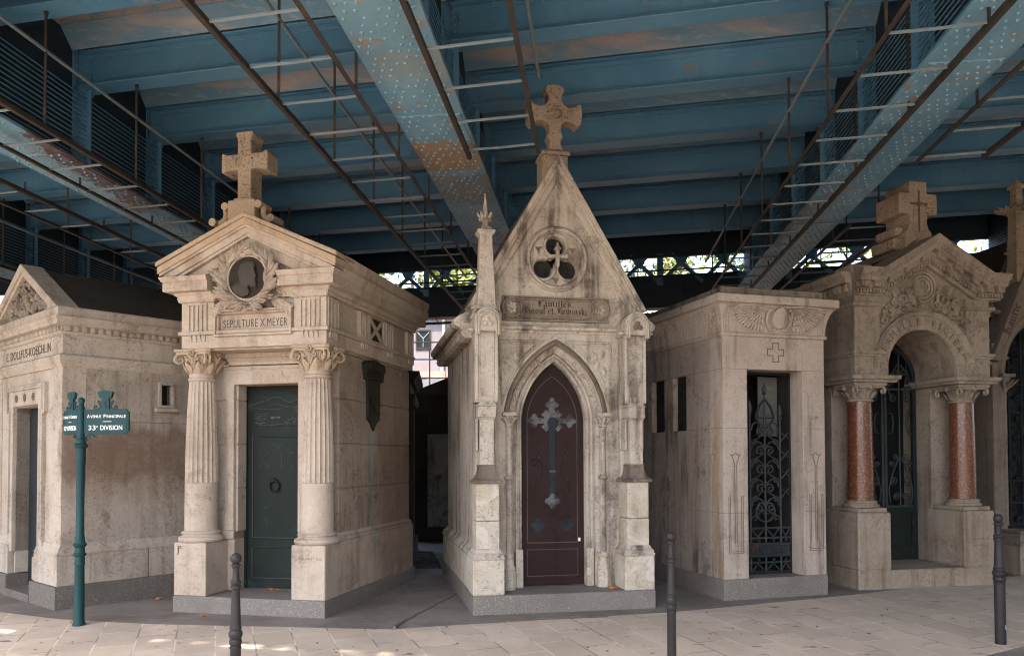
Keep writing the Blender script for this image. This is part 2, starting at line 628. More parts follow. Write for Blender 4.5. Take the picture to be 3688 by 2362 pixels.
M['dollfus_carving'] = stone('limestone_sooty_flowers', (.30, .25, .205), (.22, .18, .145), (.06, .047, .038), .6, .8, off=39.0, patch=.8)
M['ink_soft'] = stone('engraved_grime_soft', (.20, .145, .11), (.17, .12, .09), (.08, .06, .045), .3, .2, off=6)
M['granite'] = speck('granite_grey', (.185, .163, .142), (.115, .10, .088), (.235, .21, .187), 170, .7, .2, (.13, .112, .098))
M['granite_dirty'] = speck('granite_dirty', (.14, .12, .104), (.08, .07, .06), (.2, .178, .158), 150, .75, .2, (.10, .078, .06))
M['granite_red'] = speck('granite_red_polished', (.135, .048, .027), (.075, .026, .016), (.20, .095, .058), 80, .22, .45)
M['bronze'] = paint('bronze_dark', (.030, .023, .017), (.046, .036, .028), (.03, .024, .018), .3, .4, .6, spec=.15)
M['relief_hi'] = paint('relief_lighter', (.075, .073, .066), (.10, .097, .088), (.06, .055, .05), .3, .5, .55, spec=.2)  # lighter tone so the raised lines of door relief and portrait show
M['bronze_hi'] = paint('bronze_lighter', (.060, .048, .038), (.085, .07, .056), (.04, .032, .026), .3, .5, .55, spec=.2)  # lighter than the medallion ground so the profile stands out
M['door_green'] = paint('door_bronze_green', (.024, .034, .030), (.045, .066, .058), (.075, .13, .108), .55, .6, .6, .55, spec=.15, k=.62)
M['door_green_hi'] = paint('door_bronze_edge', (.065, .068, .062), (.10, .10, .09), (.05, .06, .055), .3, .4, .5, spec=.2, k=.62)
M['door_maroon'] = paint('door_maroon', (.066, .033, .029), (.105, .066, .058), (.036, .018, .018), .6, .5, .6, .55, streak=.4, spec=.12, k=.5)
M['door_grey'] = paint('door_worn_paint', (.105, .107, .108), (.15, .15, .15), (.035, .024, .026), .9, .6, .6, .47, spec=.12)
M['door_steel'] = paint('door_blue_steel', (.020, .028, .036), (.05, .062, .075), (.009, .011, .015), .7, .5, .6, .5, spec=.15)
M['door_line'] = paint('door_maroon_edge', (.075, .046, .042), (.19, .14, .125), (.05, .025, .025), .4, .4, .5)
M['door_slot'] = paint('door_cut_out', (.016, .013, .014), (.024, .02, .02), (.01, .008, .008), .4, .4, .6)
M['iron'] = paint('wrought_iron_blue_black', (.018, .024, .029), (.034, .043, .050), (.085, .05, .032), .4, .6, .65, .60, spec=.2, k=.85)
M['iron_grey'] = paint('wrought_iron_dull', (.040, .048, .052), (.07, .078, .08), (.06, .045, .035), .4, .6, .6, .6, spec=.2)
M['iron_worn'] = paint('wrought_iron_flaking', (.030, .042, .05), (.10, .105, .10), (.13, .065, .045), .7, .5, .65, .50, spec=.15, k=.75)
M['pole_green'] = paint('cast_iron_teal', (.016, .088, .094), (.028, .115, .118), (.024, .05, .05), .4, .6, .5, .62, spec=.2, k=.62)
M['white_paint'] = paint('sign_lettering_white', (.78, .77, .72), (.7, .69, .64), (.4, .38, .33), .25, .3, .5, .62)
M['bollard'] = paint('bollard_brown_grey', (.042, .037, .038), (.062, .055, .055), (.085, .075, .072), .35, .6, .5, .56, spec=.22, k=.72)
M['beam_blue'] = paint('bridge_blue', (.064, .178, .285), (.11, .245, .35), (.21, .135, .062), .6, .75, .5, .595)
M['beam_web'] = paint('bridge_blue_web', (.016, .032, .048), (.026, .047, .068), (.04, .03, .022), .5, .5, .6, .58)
M['flange_blue'] = paint('bridge_blue_flange', (.115, .245, .335), (.185, .315, .385), (.27, .15, .055), .9, .8, .5, .56,
                         stains=[([(0, -1.10, -.35, .1), (1, 8.5, 9.5, .25)], (.25, .135, .045), .85), ([(0, -1.0, -.2, .1), (1, 9.5, 10.6, .3)], (.17, .10, .045), .6),
                                 ([(0, -1.25, -.55, .05), (1, 6.6, 7.2, .2)], (.27, .18, .09), .3), ([(0, -5.62, -5.2, .03), (1, 6.5, 7.6, .2)], (.27, .15, .05), .8),
                                 ([(0, -5.2, -4.6, .04), (1, 8.2, 11.0, .25)], (.085, .026, .018), .85), ([(0, 3.9, 4.35, .05), (1, 10.5, 14, .4)], (.13, .10, .07), .6)])
OCHRE, LEAD = (.25, .135, .045), (.085, .026, .018)
M['rivet'] = paint('rivet_heads', (.125, .245, .325), (.18, .30, .365), (.33, .20, .09), .6, .7, .45, .56)
M['rust_bar'] = paint('rusty_angle', (.040, .034, .030), (.066, .057, .050), (.12, .062, .03), .5, .6, .7, .52)
M['pale_bar'] = paint('pale_tube', (.13, .17, .19), (.19, .215, .22), (.20, .12, .065), .6, .6, .5, .54)
M['soffit'] = paint('soffit_concrete', (.31, .26, .235), (.24, .25, .25), (.12, .20, .26), .85, .5, .8, .48)


def haunch_mat():
    t = NT('haunch_paint')
    v = t.mapping(scale=(.55, 2.2, 2.2))
    n1 = t.noise(1.0, 6, .6, v, .3)
    n2 = t.noise(30, 4, .7)
    n3 = t.noise(6, 6, .75, t.mapping(scale=(.6, 2, 2)))
    col = t.mix(t.ramp(n1, .28, .54), (.31, .255, .235), (.10, .20, .28))
    col = t.mix(t.ramp(n3, .52, .66, 0, .6), col, (.29, .30, .32))
    col = t.mix(t.ramp(n2, .57, .68, 0, .55), col, (.20, .16, .14))
    return t.done(col, .75, t.bump(n2, .2, .008), 0, .25)


M['haunch'] = haunch_mat()
M['peel'] = paint('red_lead', (.15, .038, .022), (.19, .05, .03), (.06, .03, .025), .4, .4, .7)
M['plaster'] = stone('house_plaster', (.20, .19, .205), (.23, .18, .18), (.13, .12, .12), .2, .3, off=61, patch=.2)
M['roof_slate'] = stone('house_roof', (.20, .20, .22), (.16, .16, .18), (.1, .1, .11), .3, .3, off=63)
M['brick'] = stone('chimney_brick', (.42, .22, .17), (.5, .34, .28), (.26, .15, .12), .3, .3, off=65)
M['window_dark'] = paint('window_glass', (.014, .016, .018), (.02, .022, .024), (.02, .02, .02), .1, .3, .3, spec=.2)
M['leaf_dry'] = paint('dry_leaf', (.36, .125, .035), (.42, .19, .06), (.15, .06, .025), .4, .5, .7)
M['leaf_brown'] = paint('leaf_brown', (.11, .066, .036), (.18, .10, .05), (.05, .035, .022), .6, .6, .8)
M['paper'] = paint('paper_litter', (.6, .6, .62), (.7, .7, .7), (.4, .4, .42), .2, .3, .7)
M['sticker'] = paint('sticker_blue', (.10, .32, .52), (.14, .38, .55), (.4, .45, .5), .5, .3, .5)
M['marble'] = stone('plaque_marble', (.14, .145, .145), (.11, .115, .115), (.14, .13, .12), .2, .2, off=71)
M['gilt'] = paint('plaque_lettering', (.20, .155, .085), (.24, .19, .11), (.12, .09, .06), .3, .3, .5)
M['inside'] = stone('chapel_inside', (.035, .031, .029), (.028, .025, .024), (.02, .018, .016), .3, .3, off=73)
M['bark'] = stone('tree_bark', (.11, .085, .06), (.085, .065, .048), (.04, .03, .022), .5, .6, off=75)


def leaf_mat(name, a, b):
    t = NT(name)
    n1 = t.noise(2.2, 4, .6)
    oi = t.noise(31, 1, .5)
    col = t.mix(t.ramp(n1, .4, .62), a, b)
    col = t.mix(t.ramp(oi, .5, .62, 0, .6), col, (min(1, b[0] * 1.7), b[1] * 1.35, b[2] * .8))
    t.b.inputs['Transmission Weight'].default_value = 0.0
    t.b.inputs['Subsurface Weight'].default_value = 0.0
    return t.done(col, .55, None, 0, .3)


M['foliage'] = leaf_mat('foliage_autumn', (.065, .105, .022), (.135, .15, .028))
M['foliage2'] = leaf_mat('foliage_olive', (.05, .085, .025), (.11, .11, .026))


def pavement_mat():
    t = NT('paving_slabs')
    v = t.mapping(rot=(0, 0, rad(-(90 + 20.5))), src=t.tc.outputs['Object'])
    br = t.n('ShaderNodeTexBrick')
    t.l(v, br.inputs['Vector'])
    br.offset = .5
    br.inputs['Color1'].default_value = (.47, .385, .308, 1)
    br.inputs['Color2'].default_value = (.38, .31, .248, 1)
    br.inputs['Mortar'].default_value = (.0, .0, .0, 1)
    br.inputs['Scale'].default_value = 1.0
    br.inputs['Mortar Size'].default_value = .0075
    br.inputs['Mortar Smooth'].default_value = .3
    br.inputs['Brick Width'].default_value = .52
    br.inputs['Row Height'].default_value = .345
    n1 = t.noise(1.1, 5, .65)
    n2 = t.noise(14, 4, .7, t.mapping(scale=(.6, 1.6, 1), rot=(0, 0, .3)))
    n3 = t.noise(70, 2, .6)
    spots = t.noise(5.5, 3, .45, t.mapping(scale=(.8, 1.8, 1), rot=(0, 0, .5)))
    col = t.mix(t.ramp(n1, .35, .68, 0, .5), br.outputs['Color'], (.28, .228, .182))
    col = t.mix(t.ramp(n2, .55, .78, 0, .45), col, (.20, .16, .135))
    col = t.mix(t.ramp(spots, .68, .73, 0, .8), col, (.085, .066, .055))
    col = t.mix(t.ramp(n3, .58, .7, 0, .3), col, (.17, .14, .12))
    jm = t.noise(2.0, 3, .5)
    jcol = t.mix(t.ramp(jm, .42, .55), (.20, .16, .13), (.53, .45, .37))
    col = t.mix(br.outputs['Fac'], col, jcol)
    nb = t.bump(t.math('SUBTRACT', 1.0, br.outputs['Fac']), .4, .006)
    nb = t.bump(n3, .15, .005, nb)
    return t.done(col, .75, nb, 0, .3)


def asphalt_mat():
    t = NT('asphalt_worn')
    n1 = t.noise(1.6, 6, .7)
    n2 = t.noise(120, 2, .6)
    n3 = t.noise(7, 4, .65, t.mapping(scale=(.5, 1.7, 1), rot=(0, 0, .2)))
    col = t.mix(t.ramp(n1, .35, .65), (.115, .096, .084), (.18, .153, .134))
    col = t.mix(t.ramp(n3, .55, .72, 0, .5), col, (.27, .24, .215))
    col = t.mix(t.ramp(n2, .56, .68, 0, .5), col, (.08, .068, .06))
    return t.done(col, .72, t.bump(n2, .3, .006), 0, .35)


def soil_mat():
    t = NT('soil_leaves')
    n1 = t.noise(9, 6, .75)
    n2 = t.noise(40, 3, .6)
    col = t.mix(t.ramp(n1, .4, .6), (.05, .038, .03), (.12, .09, .066))
    col = t.mix(t.ramp(n2, .6, .7, 0, .7), col, (.26, .215, .17))
    return t.done(col, .9, t.bump(n1, .8, .04), 0, .2)


M['pavement'] = pavement_mat()
M['asphalt'] = asphalt_mat()
M['soil'] = soil_mat()
# ------------------------------------------------------------------ camera, sky, sun
EYE = 1.65
F_PX = 2850.0
SLOPE = math.tan(rad(6.13))     # the big girders recede along this line
SKEW = 0.22                     # the joists and the far edge of the deck run on this skew


def camera():
    cd = bpy.data.cameras.new('camera')
    co = bpy.data.objects.new('camera', cd)
    COL.objects.link(co)
    cd.sensor_fit = 'HORIZONTAL'
    cd.sensor_width = 36.0
    cd.lens = 36.0 * F_PX / 3688.0
    p = rad(1.5)
    yp = 1651 - F_PX * math.tan(p)
    cd.shift_y = (yp - 1181) / 3688.0
    cd.clip_start = 0.05
    cd.clip_end = 1500
    co.matrix_world = Matrix.Translation((0, 0, EYE)) @ Matrix.Rotation(PI / 2 + p, 4, 'X') @ Matrix.Rotation(rad(-0.2), 4, 'Z')
    SC.camera = co


camera()
SUN_EL, SUN_AZ = 60.0, 205.0     # azimuth the light comes from, clockwise from +Y


def light():
    w = bpy.data.worlds.new('World')
    SC.world = w
    w.use_nodes = True
    nt = w.node_tree
    bg = nt.nodes['Background']
    sky = nt.nodes.new('ShaderNodeTexSky')
    sky.sky_type = 'NISHITA'
    sky.sun_disc = False
    sky.sun_elevation = rad(SUN_EL)
    sky.sun_rotation = rad(SUN_AZ)
    sky.air_density = 1.0
    sky.dust_density = 4.0
    nt.links.new(sky.outputs[0], bg.inputs[0])
    bg.inputs[1].default_value = 0.15
    sd = bpy.data.lights.new('sun', 'SUN')
    sd.energy = 2.2
    sd.angle = rad(0.5)
    sd.color = (1.0, .93, .82)
    so = bpy.data.objects.new('sun', sd)
    COL.objects.link(so)
    a = rad(SUN_AZ)
    e = rad(SUN_EL)
    frm = Vector((math.sin(a) * math.cos(e), math.cos(a) * math.cos(e), math.sin(e)))
    so.rotation_euler = (-frm).to_track_quat('-Z', 'Y').to_euler()
    so.location = frm * 60


light()
SC.view_settings.view_transform = 'Standard'
SC.view_settings.look = 'None'
SC.view_settings.gamma = 1.0
SC.view_settings.exposure = 2.9
SC.cycles.max_bounces = 8
SC.cycles.diffuse_bounces = 6
SC.cycles.glossy_bounces = 3
SC.cycles.use_adaptive_sampling = True
SC.cycles.adaptive_threshold = 0.02
SC.cycles.use_denoising = True
SC.cycles.sample_clamp_indirect = 6.0
SC.cycles.filter_width = 1.05


# ------------------------------------------------------------------ ground
def gz(y):
    return -0.04 * (8.3 - max(4.0, y)) if y < 8.3 else 0.0


def sheet(name, mat, cols, dz):
    """cols: [(x, [y...])], heights follow the lie of the land"""
    mb = MB()
    n = len(cols[0][1])
    for x, ys in cols:
        for y in ys:
            mb.v.append((x, y, gz(y) + dz))
    for i in range(len(cols) - 1):
        for j in range(n - 1):
            mb.f.append((i * n + j, (i + 1) * n + j, (i + 1) * n + j + 1, i * n + j + 1))
    return struct(mb.build(name, mat))


sheet('ground', M['soil'], [(x, [-400, 4.0, 8.3, 40, 400]) for x in (-400, -20, 0, 20, 400)], -.03)
sheet('asphalt_apron', M['asphalt'], [(x, [6.6, 8.3, 12.0]) for x in (-20, 0, 20)], -.004)
EDGE = [(-14, 13.5), (-6.3, 9.1), (-5.574, 8.671), (-4.751, 8.288), (-4.032, 8.129), (-3.601, 8.053), (-1.182, 7.815), (-.779, 7.926), (1.654, 8.521), (2.114, 8.7), (4.022, 9.535), (6.5, 10.787), (7.4, 11.2), (14, 14.5)]
sheet('pavement', M['pavement'], [(x, [-60, 4.0, min(8.3, y - .001), y]) for x, y in EDGE], .0)
sheet('alley_paving', M['asphalt'], [(x, [14.3, 17.2]) for x in (-7, 3)], -.012)
mb = MB()
mb.fprism([(3.02, 0), (3.0, 0)], 0, 0) if False else None
mb.add([(3.2, 6.37, gz(6.37) + .004), (6.5, 8.26, gz(8.26) + .004), (12, 8.26, gz(8.26) + .004), (12, 4.1, gz(4.1) + .004), (3.2, 4.1, gz(4.1) + .004)], [(0, 4, 3, 2, 1)])
struct(mb.build('road', M['asphalt']))
mb = MB()
mb.bar((3.2, 6.37, gz(6.37) + .004), (6.5, 8.26, gz(8.26) + .004), .03, .012)
struct(mb.build('kerb_strip', M['pinoul_old']))
mb = MB()
mb.add([(-1.07, 12.1, .02), (-.3, 11.9, .02), (-.5, 14.25, .02), (-1.45, 14.25, .02), (-1.07, 12.1, -.03), (-.3, 11.9, -.03), (-.5, 14.25, -.03), (-1.45, 14.25, -.03)], [(0, 1, 2, 3), (0, 4, 5, 1), (1, 5, 6, 2), (2, 6, 7, 3), (3, 7, 4, 0)])
struct(mb.build('alley_slab', M['asphalt']))
mb = MB()
random.seed(77)
pts = [Vector((-1.18, 7.85, .0)).lerp(Vector((-.62, 10.0, .0)), i / 14) for i in range(15)] + [Vector((-.62, 10.0, 0)).lerp(Vector((-1.05, 12.0, 0)), i / 12) for i in range(1, 13)]
pts = [p + Vector((random.uniform(-.018, .018), 0, -.008)) for p in pts]
mb.tube(pts, .018, 5)
struct(mb.build('gutter_joint', M['granite_dirty']))
# ------------------------------------------------------------------ the iron bridge overhead
ZF, ZJ, ZD = 5.10, 6.15, 6.80      # underside of girder flanges, of joists, of the deck
GIRD = [-11.0, -6.33, -1.67, 3.24, 8.05, 12.8]
JY = [5.1 + 1.6 * i for i in range(8)]
Y_NEAR, Y_FAR = 3.3, 18.3


def gx(x0, y):
    return x0 + SLOPE * y


def hit(x0, yj):
    """where girder x0 meets the joist line y = yj - SKEW*x"""
    y = (yj - SKEW * x0) / (1 + SKEW * SLOPE)
    return (gx(x0, y), y)


bridge = thing('road_bridge', 'blue riveted iron bridge deck over the tombs, with flaking rusty paint', 'bridge', (0, 0, 0))
XL, XR = -48.0, 48.0


def skew_slab(mb, y0, y1, z0, z1, xl=XL, xr=XR):
    vs = []
    for z in (z0, z1):
        for x, y in ((xl, y0), (xr, y0), (xr, y1), (xl, y1)):
            vs.append((x, y - SKEW * x, z))
    mb.add(vs, [(0, 3, 2, 1), (4, 5, 6, 7), (0, 1, 5, 4), (1, 2, 6, 5), (2, 3, 7, 6), (3, 0, 4, 7)])


mb = MB()
skew_slab(mb, Y_NEAR, Y_FAR, ZD, ZD + .5)
mb.build('deck', M['soffit'], bridge)

hm = MB()
for i, yj in enumerate(JY):
    # sloping haunch plates in the troughs beside every joist
    for s in (-1, 1):
        q = [(.02 * s, 6.60), (.24 * s, ZD - .01), (.24 * s, ZD + .02), (.0, 6.70)]
        vs = []
        for x in (XL, XR):
            for dy, z in q:
                vs.append((x, yj + dy + (-.0 if s < 0 else .2) - SKEW * x, z))
        hm.add(vs, [(0, 1, 2, 3), (7, 6, 5, 4), (0, 4, 5, 1), (1, 5, 6, 2), (2, 6, 7, 3), (3, 7, 4, 0)])
hm.build('haunch', M['haunch'], bridge)

# girders
for x0 in GIRD:
    ya, yb = 1.2 - SKEW * x0, 18.4 - SKEW * x0
    ya, yb = hit(x0, Y_NEAR)[1] + .05, hit(x0, Y_FAR)[1] - .05
    d = Vector((SLOPE, 1, 0)).normalized()
    s = Vector((d.y, -d.x, 0))
    A = Vector((gx(x0, ya), ya, 0))
    B = Vector((gx(x0, yb), yb, 0))
    L = (B - A).length
    mb = MB()
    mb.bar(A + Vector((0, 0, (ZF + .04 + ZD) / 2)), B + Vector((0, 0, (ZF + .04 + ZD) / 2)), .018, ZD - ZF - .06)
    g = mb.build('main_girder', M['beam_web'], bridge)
    mb = MB()
    mb.bar(A + Vector((0, 0, ZF + .02)), B + Vector((0, 0, ZF + .02)), .70, .04)
    mb.bar(A + d * .0 + Vector((0, 0, ZF + .052)), B + Vector((0, 0, ZF + .052)), .62, .022)
    for sg in (-1, 1):
        mb.bar(A + s * (.018 * sg) + Vector((0, 0, ZF + .13)), B + s * (.018 * sg) + Vector((0, 0, ZF + .13)), .018, .16)
    mb.build('flange', M['flange_blue'], g, bevel=.004)
    # splice plates across the flange
    for t in (.29, .62):
        mb = MB()
        c = A + d * (L * t)
        mb.bar(c + Vector((0, 0, ZF - .006)), c + d * 1.0 + Vector((0, 0, ZF - .006)), .64, .014)
        mb.build('splice_plate', M['flange_blue'], g, bevel=.003)
    mb = MB()
    t = .06
    k = 0
    sp = [(L * q - .02, L * q + 1.02) for q in (.29, .62)]
    while t < L - .05:
        for r, off in enumerate((-.30, -.215, -.13, .06, .145, .23) if k % 2 else (-.255, -.17, -.05, .02, .105, .19, .285)):
            if (r + k) % 5 == 4:
                continue
            c = A + d * t + s * off
            zz = ZF - (.013 if any(a < t < b for a, b in sp) else 0)
            rr = .019
            o = len(mb.v)
            for ring, (cr, dz) in enumerate(((1, 0), (.86, .45), (.45, .8))):
                for q in range(8):
                    a = 2 * PI * q / 8
                    mb.v.append((c.x + rr * cr * math.cos(a), c.y + rr * cr * math.sin(a), zz - rr * dz * .95 + .002))
            mb.v.append((c.x, c.y, zz - rr * .9))
            for ring in range(2):
                for q in range(8):
                    q2 = (q + 1) % 8
                    mb.f.append((o + ring * 8 + q, o + ring * 8 + q2, o + ring * 8 + 8 + q2, o + ring * 8 + 8 + q))
            for q in range(8):
                mb.f.append((o + 16 + q, o + 16 + (q + 1) % 8, o + 24))
        t += .105
        k += 1
    rv = mb.build('rivets', M['rivet'], g, smooth=60)
    rv['kind'] = 'stuff'
    # cables strung along both sides of the web
    mb = MB()
    for sg in (-1, 1):
        for j in range(14):
            z = ZF + .20 + j * .058
            mb.bar(A + s * (.13 * sg) + Vector((0, 0, z)), B + s * (.13 * sg) + Vector((0, 0, z)), .009, .012)
    cb = mb.build('cables', M['beam_blue'], g)
    cb['kind'] = 'stuff'
    # stiffeners at every joist
    for yj in JY:
        hx, hy = hit(x0, yj + .1)
        mb = MB()
        c = Vector((hx, hy, 0))
        for sg in (-1, 1):
            p = c + s * (.10 * sg)
            mb.bar(p + Vector((0, 0, ZF + .08)), p + Vector((0, 0, ZD)), .17, .018, up=d)
            p2 = c + s * (.02 * sg)
            for e in (-.07, .07):
                q = p2 + d * e
                mb.bar(q + Vector((0, 0, ZF + .08)), q + Vector((0, 0, ZD)), .016, .09, up=d)
                for kk in range(12):
                    z = ZF + .22 + kk * .125
                    mb.ball((q.x + s.x * .012 * sg, q.y + s.y * .012 * sg, z), .017, 6, 4)
        mb.build('stiffener', M['beam_blue'], g)

# joists, one per bay between neighbouring girders
for i, yj in enumerate(JY):
    for a, b in zip(GIRD[:-1], GIRD[1:]):
        p = Vector((*hit(a, yj), 0))
        q = Vector((*hit(b, yj), 0))
        e = (q - p).normalized()
        p = p + e * .10
        q = q - e * .10
        f = Vector((-e.y, e.x, 0))          # away from the camera
        mb = MB()

        def rail(y, z, w, h):
            o = f * y + Vector((0, 0, z))
            mb.bar(p + o, q + o, w, h)
        rail(.10, (ZJ + ZD) / 2, .014, ZD - ZJ - .02)        # web
        rail(.10, ZJ + .008, .26, .016)                     # bottom flange
        rail(.085, ZJ + .058, .016, .085)                   # front angle leg
        rail(.115, ZJ + .058, .016, .085)
        rail(.10, 6.585, .21, .016)                         # ledge
        rail(.078, 6.545, .02, .06)
        j = mb.build('joist', M['beam_blue'], bridge, bevel=.003)
        for pp, sg in ((p, 1), (q, -1)):
            mb = MB()
            for yy in (.086, .114):
                c = pp + e * (.05 * sg) + f * yy
                mb.bar(c + Vector((0, 0, ZJ + .10)), c + Vector((0, 0, 6.55)), .11, .014, up=f)
            for col in (.03, .085):
                for kk in range(5):
                    c = pp + e * (col * sg) + f * .076
                    mb.ball((c.x, c.y, ZJ + .15 + kk * .085), .018, 8, 5)
            c = pp + e * (.0 * sg)
            mb.bar(c + f * .0 + Vector((0, 0, ZJ - .02)), c + f * .22 + Vector((0, 0, ZJ - .02)), .05, .03)
            mb.build('end_cleat', M['beam_blue'], j)

# lattice edge girders
def edge_girder(yj, far):
    def P(x, z, dy=0.0):
        return Vector((x, yj + dy - SKEW * x, z))
    mb = MB()
    xl, xr = XL, XR
    mb.bar(P(xl, 5.445), P(xr, 5.445), .02, .48)
    mb.bar(P(xl, 4.99), P(xr, 4.99), .34, .03)
    mb.bar(P(xl, 5.11), P(xr, 5.11), .05, .21)
    mb.bar(P(xl, 6.62), P(xr, 6.62), .03, 1.0)
    mb.bar(P(xl, 6.14, -.03), P(xr, 6.14, -.03), .10, .05)
    mb.bar(P(xl, 5.695, -.03), P(xr, 5.695, -.03), .10, .03)
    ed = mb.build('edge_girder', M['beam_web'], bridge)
    if not far:
        return
    mb = MB()
    pit = .89
    k0 = int(-9 / pit)
    for k in range(k0, int(10 / pit)):
        x = k * pit + .2
        for sg in (-1, 1):
            mb.bar(P(x - sg * .46, 5.54, .01 * sg), P(x + sg * .2, 6.19, .01 * sg), .012, .085, up=(1, -SKEW, 0) if False else (0, 0, 1))
        g2 = [(x - .115, 6.0), (x, 5.885), (x + .115, 6.0), (x + .115, 6.13), (x - .115, 6.13)]
        mb.prism(g2, -.035, -.02, lambda u, v, w: tuple(P(u, v, w)))
        for dx, dz in ((-.05, .05), (.05, .05), (0, -.02), (0, .085)):
            c = P(x + dx, 6.0 + dz, -.04)
            mb.ball(tuple(c), .016, 6, 4)
        if k % 3 == 0:
            mb.bar(P(x + .445, 5.5, -.02), P(x + .445, 6.2, -.02), .13, .03, up=(0, 1, 0))
    mb.build('lattice', M['beam_blue'], ed)
    mb = MB()
    mb.bar(P(-9, 5.815, -.08), P(10, 5.815, -.08), .03, .03)
    mb.build('lattice_rail', M['beam_web'], ed)
    mb = MB()
    for k in range(24):
        x = -9 + k * .8
        mb.bar(P(x, 4.98), P(x + .06, 4.87), .03, .02)
        mb.bar(P(x, 5.2, -.035), P(x, 5.68, -.035), .012, .04, up=(0, 1, 0))
    mb.bar(P(-9, 4.86), P(10, 4.86), .06, .05)
    mb.build('service_rail', M['beam_web'], ed)


edge_girder(Y_FAR, True)
edge_girder(Y_NEAR, False)


# ------------------------------------------------------------------ walkways slung under the bridge
def walkway(xa, xb, y0, y1, label, rung0=0.0, zl=4.98, zr=5.75, hand=True, step=.72, cut=None, hand_end=None, stubs=True):
    """stringers at girder-parallel lines xa, xb; y0,y1 measured on the skew"""
    t = thing('maintenance_walkway', label, 'walkway', (*hit(xa, y0), zl), 0, 'rusty walkways slung under the bridge')
    o = Vector(t.location)

    def P(x0, yj, z):
        h = hit(x0, yj)
        return Vector((h[0], h[1], z)) - o
    for x0 in (xa, xb):
        mb = MB()
        mb.bar(P(x0, y0, zl), P(x0, y1, zl), .010, .048)
        mb.bar(P(x0 + (.02 if x0 == xb else -.02), y0, zl - .022), P(x0 + (.02 if x0 == xb else -.02), y1, zl - .022), .038, .008)
        mb.build('stringer', M['rust_bar'], t)
    y = y0 + rung0
    while y < y1 + .001:
        mb = MB()
        mb.tube([P(xa, y, zl + .01), P((xa + xb) / 2, y, zl + .01 - random.uniform(0, .006)), P(xb, y, zl + .01)], .0145, 6)
        mb.build('rung', M['pale_bar'], t)
        y += step
    he = hand_end or y1
    if hand:
        mb = MB()
        xh = xa if abs(xa) > abs(xb) or xa > 0 else xb
        xh = hand if not isinstance(hand, bool) else xa
        mb.tube([P(xh, y0, zr), P(xh, he, zr)], .019, 7)
        mb.build('handrail', M['pale_bar'], t)
    for yj in JY:
        if y0 - .1 < yj + .2 < y1 + .2:
            for x0 in (xa, xb):
                top = ZJ if (x0 == (hand if not isinstance(hand, bool) else xa)) else (ZF + .0 if stubs == 'flange' else ZJ)
                if x0 != (hand if not isinstance(hand, bool) else xa) and not stubs:
                    continue
                mb = MB()
                yy = min(yj + .1, y1)
                mb.bar(P(x0, yy, zl), P(x0, yy, top), .026, .008, up=(0, 1, 0))
                if top == ZJ:
                    mb.ball(tuple(P(x0, yy, ZJ - .025)), .026, 6, 4)
                mb.build('hanger', M['rust_bar'], t)
    return t


walkway(-7.07, -7.68, 4.45, 17.6, 'walkway left of the first riveted girder, running behind the grey pediment tomb', .35, hand=-7.68, stubs='flange')
walkway(-5.50, -6.28, 4.45, 17.6, 'walkway across the underside of the left riveted girder, with a pale handrail above it', .52, hand=-5.50, stubs='flange')
walkway(-2.94, -2.17, 4.45, 17.6, 'long walkway left of the centre girder, ending above the wreathed tomb roof', .28, hand=-2.94)
walkway(-1.37, -.633, 4.45, hit(-1.37, 0)[1] * 0 + 8.62 - .05, 'short walkway that stops in front of the tall gothic gable cross', .33, hand=-.60, hand_end=8.5, stubs=False)
walkway(2.30, 3.03, 4.45, 17.4, 'walkway along the left edge of the right riveted girder', .20, hand=2.30)
walkway(3.63, 4.29, 4.45, 9.85, 'broken off walkway right of the right girder, stopping short of the squat stone cross', .25, hand=False, stubs='flange')
walkway(3.66, 4.32, 12.3, 17.6, 'far walkway behind the arched tomb with the squat cross', .25, hand=3.66)
walkway(-10.9, -10.2, 4.45, 17.6, 'farthest left walkway, only its rails showing behind the grey pediment tomb', .3, hand=-10.2)
# ------------------------------------------------------------------ carved pieces shared by several tombs
def chevron(mb, xl, xr, xc, ztip, zap, d0, d1, y0, y1, zmin=None):
    """a band of a raking cornice: between the roof line lowered by d0 and by d1"""
    m = (zap - ztip) / (xc - xl)

    def left(d):
        z = ztip - d
        if zmin is not None and z < zmin:
            return (xc - (zap - d - zmin) / m, zmin)
        return (xl, z)
    a, b = left(d0), left(d1)
    pts = [a, (xc, zap - d0)]
    ra = (2 * xc - a[0], a[1])
    rb = (2 * xc - b[0], b[1])
    pts += [ra]
    if zmin is not None and ztip - d0 > zmin and ztip - d1 < zmin:
        pts += [(xr, zmin)]
    pts += [rb, (xc, zap - d1), b]
    if zmin is not None and ztip - d0 > zmin and ztip - d1 < zmin:
        pts += [(xl, zmin)]
    mb.fprism(pts, y0, y1)


def rosette(mb, c, r, y, petals=8):
    cx, cz = c
    for k in range(petals):
        a = 2 * PI * k / petals
        mb.leaf((cx + .12 * r * math.cos(a), y, cz + .12 * r * math.sin(a)), (math.cos(a), 0, math.sin(a)), (0, -1, 0), r * .9, r * .62, r * .28)
    mb.ball((cx, y - r * .12, cz), r * .28, 8, 6)


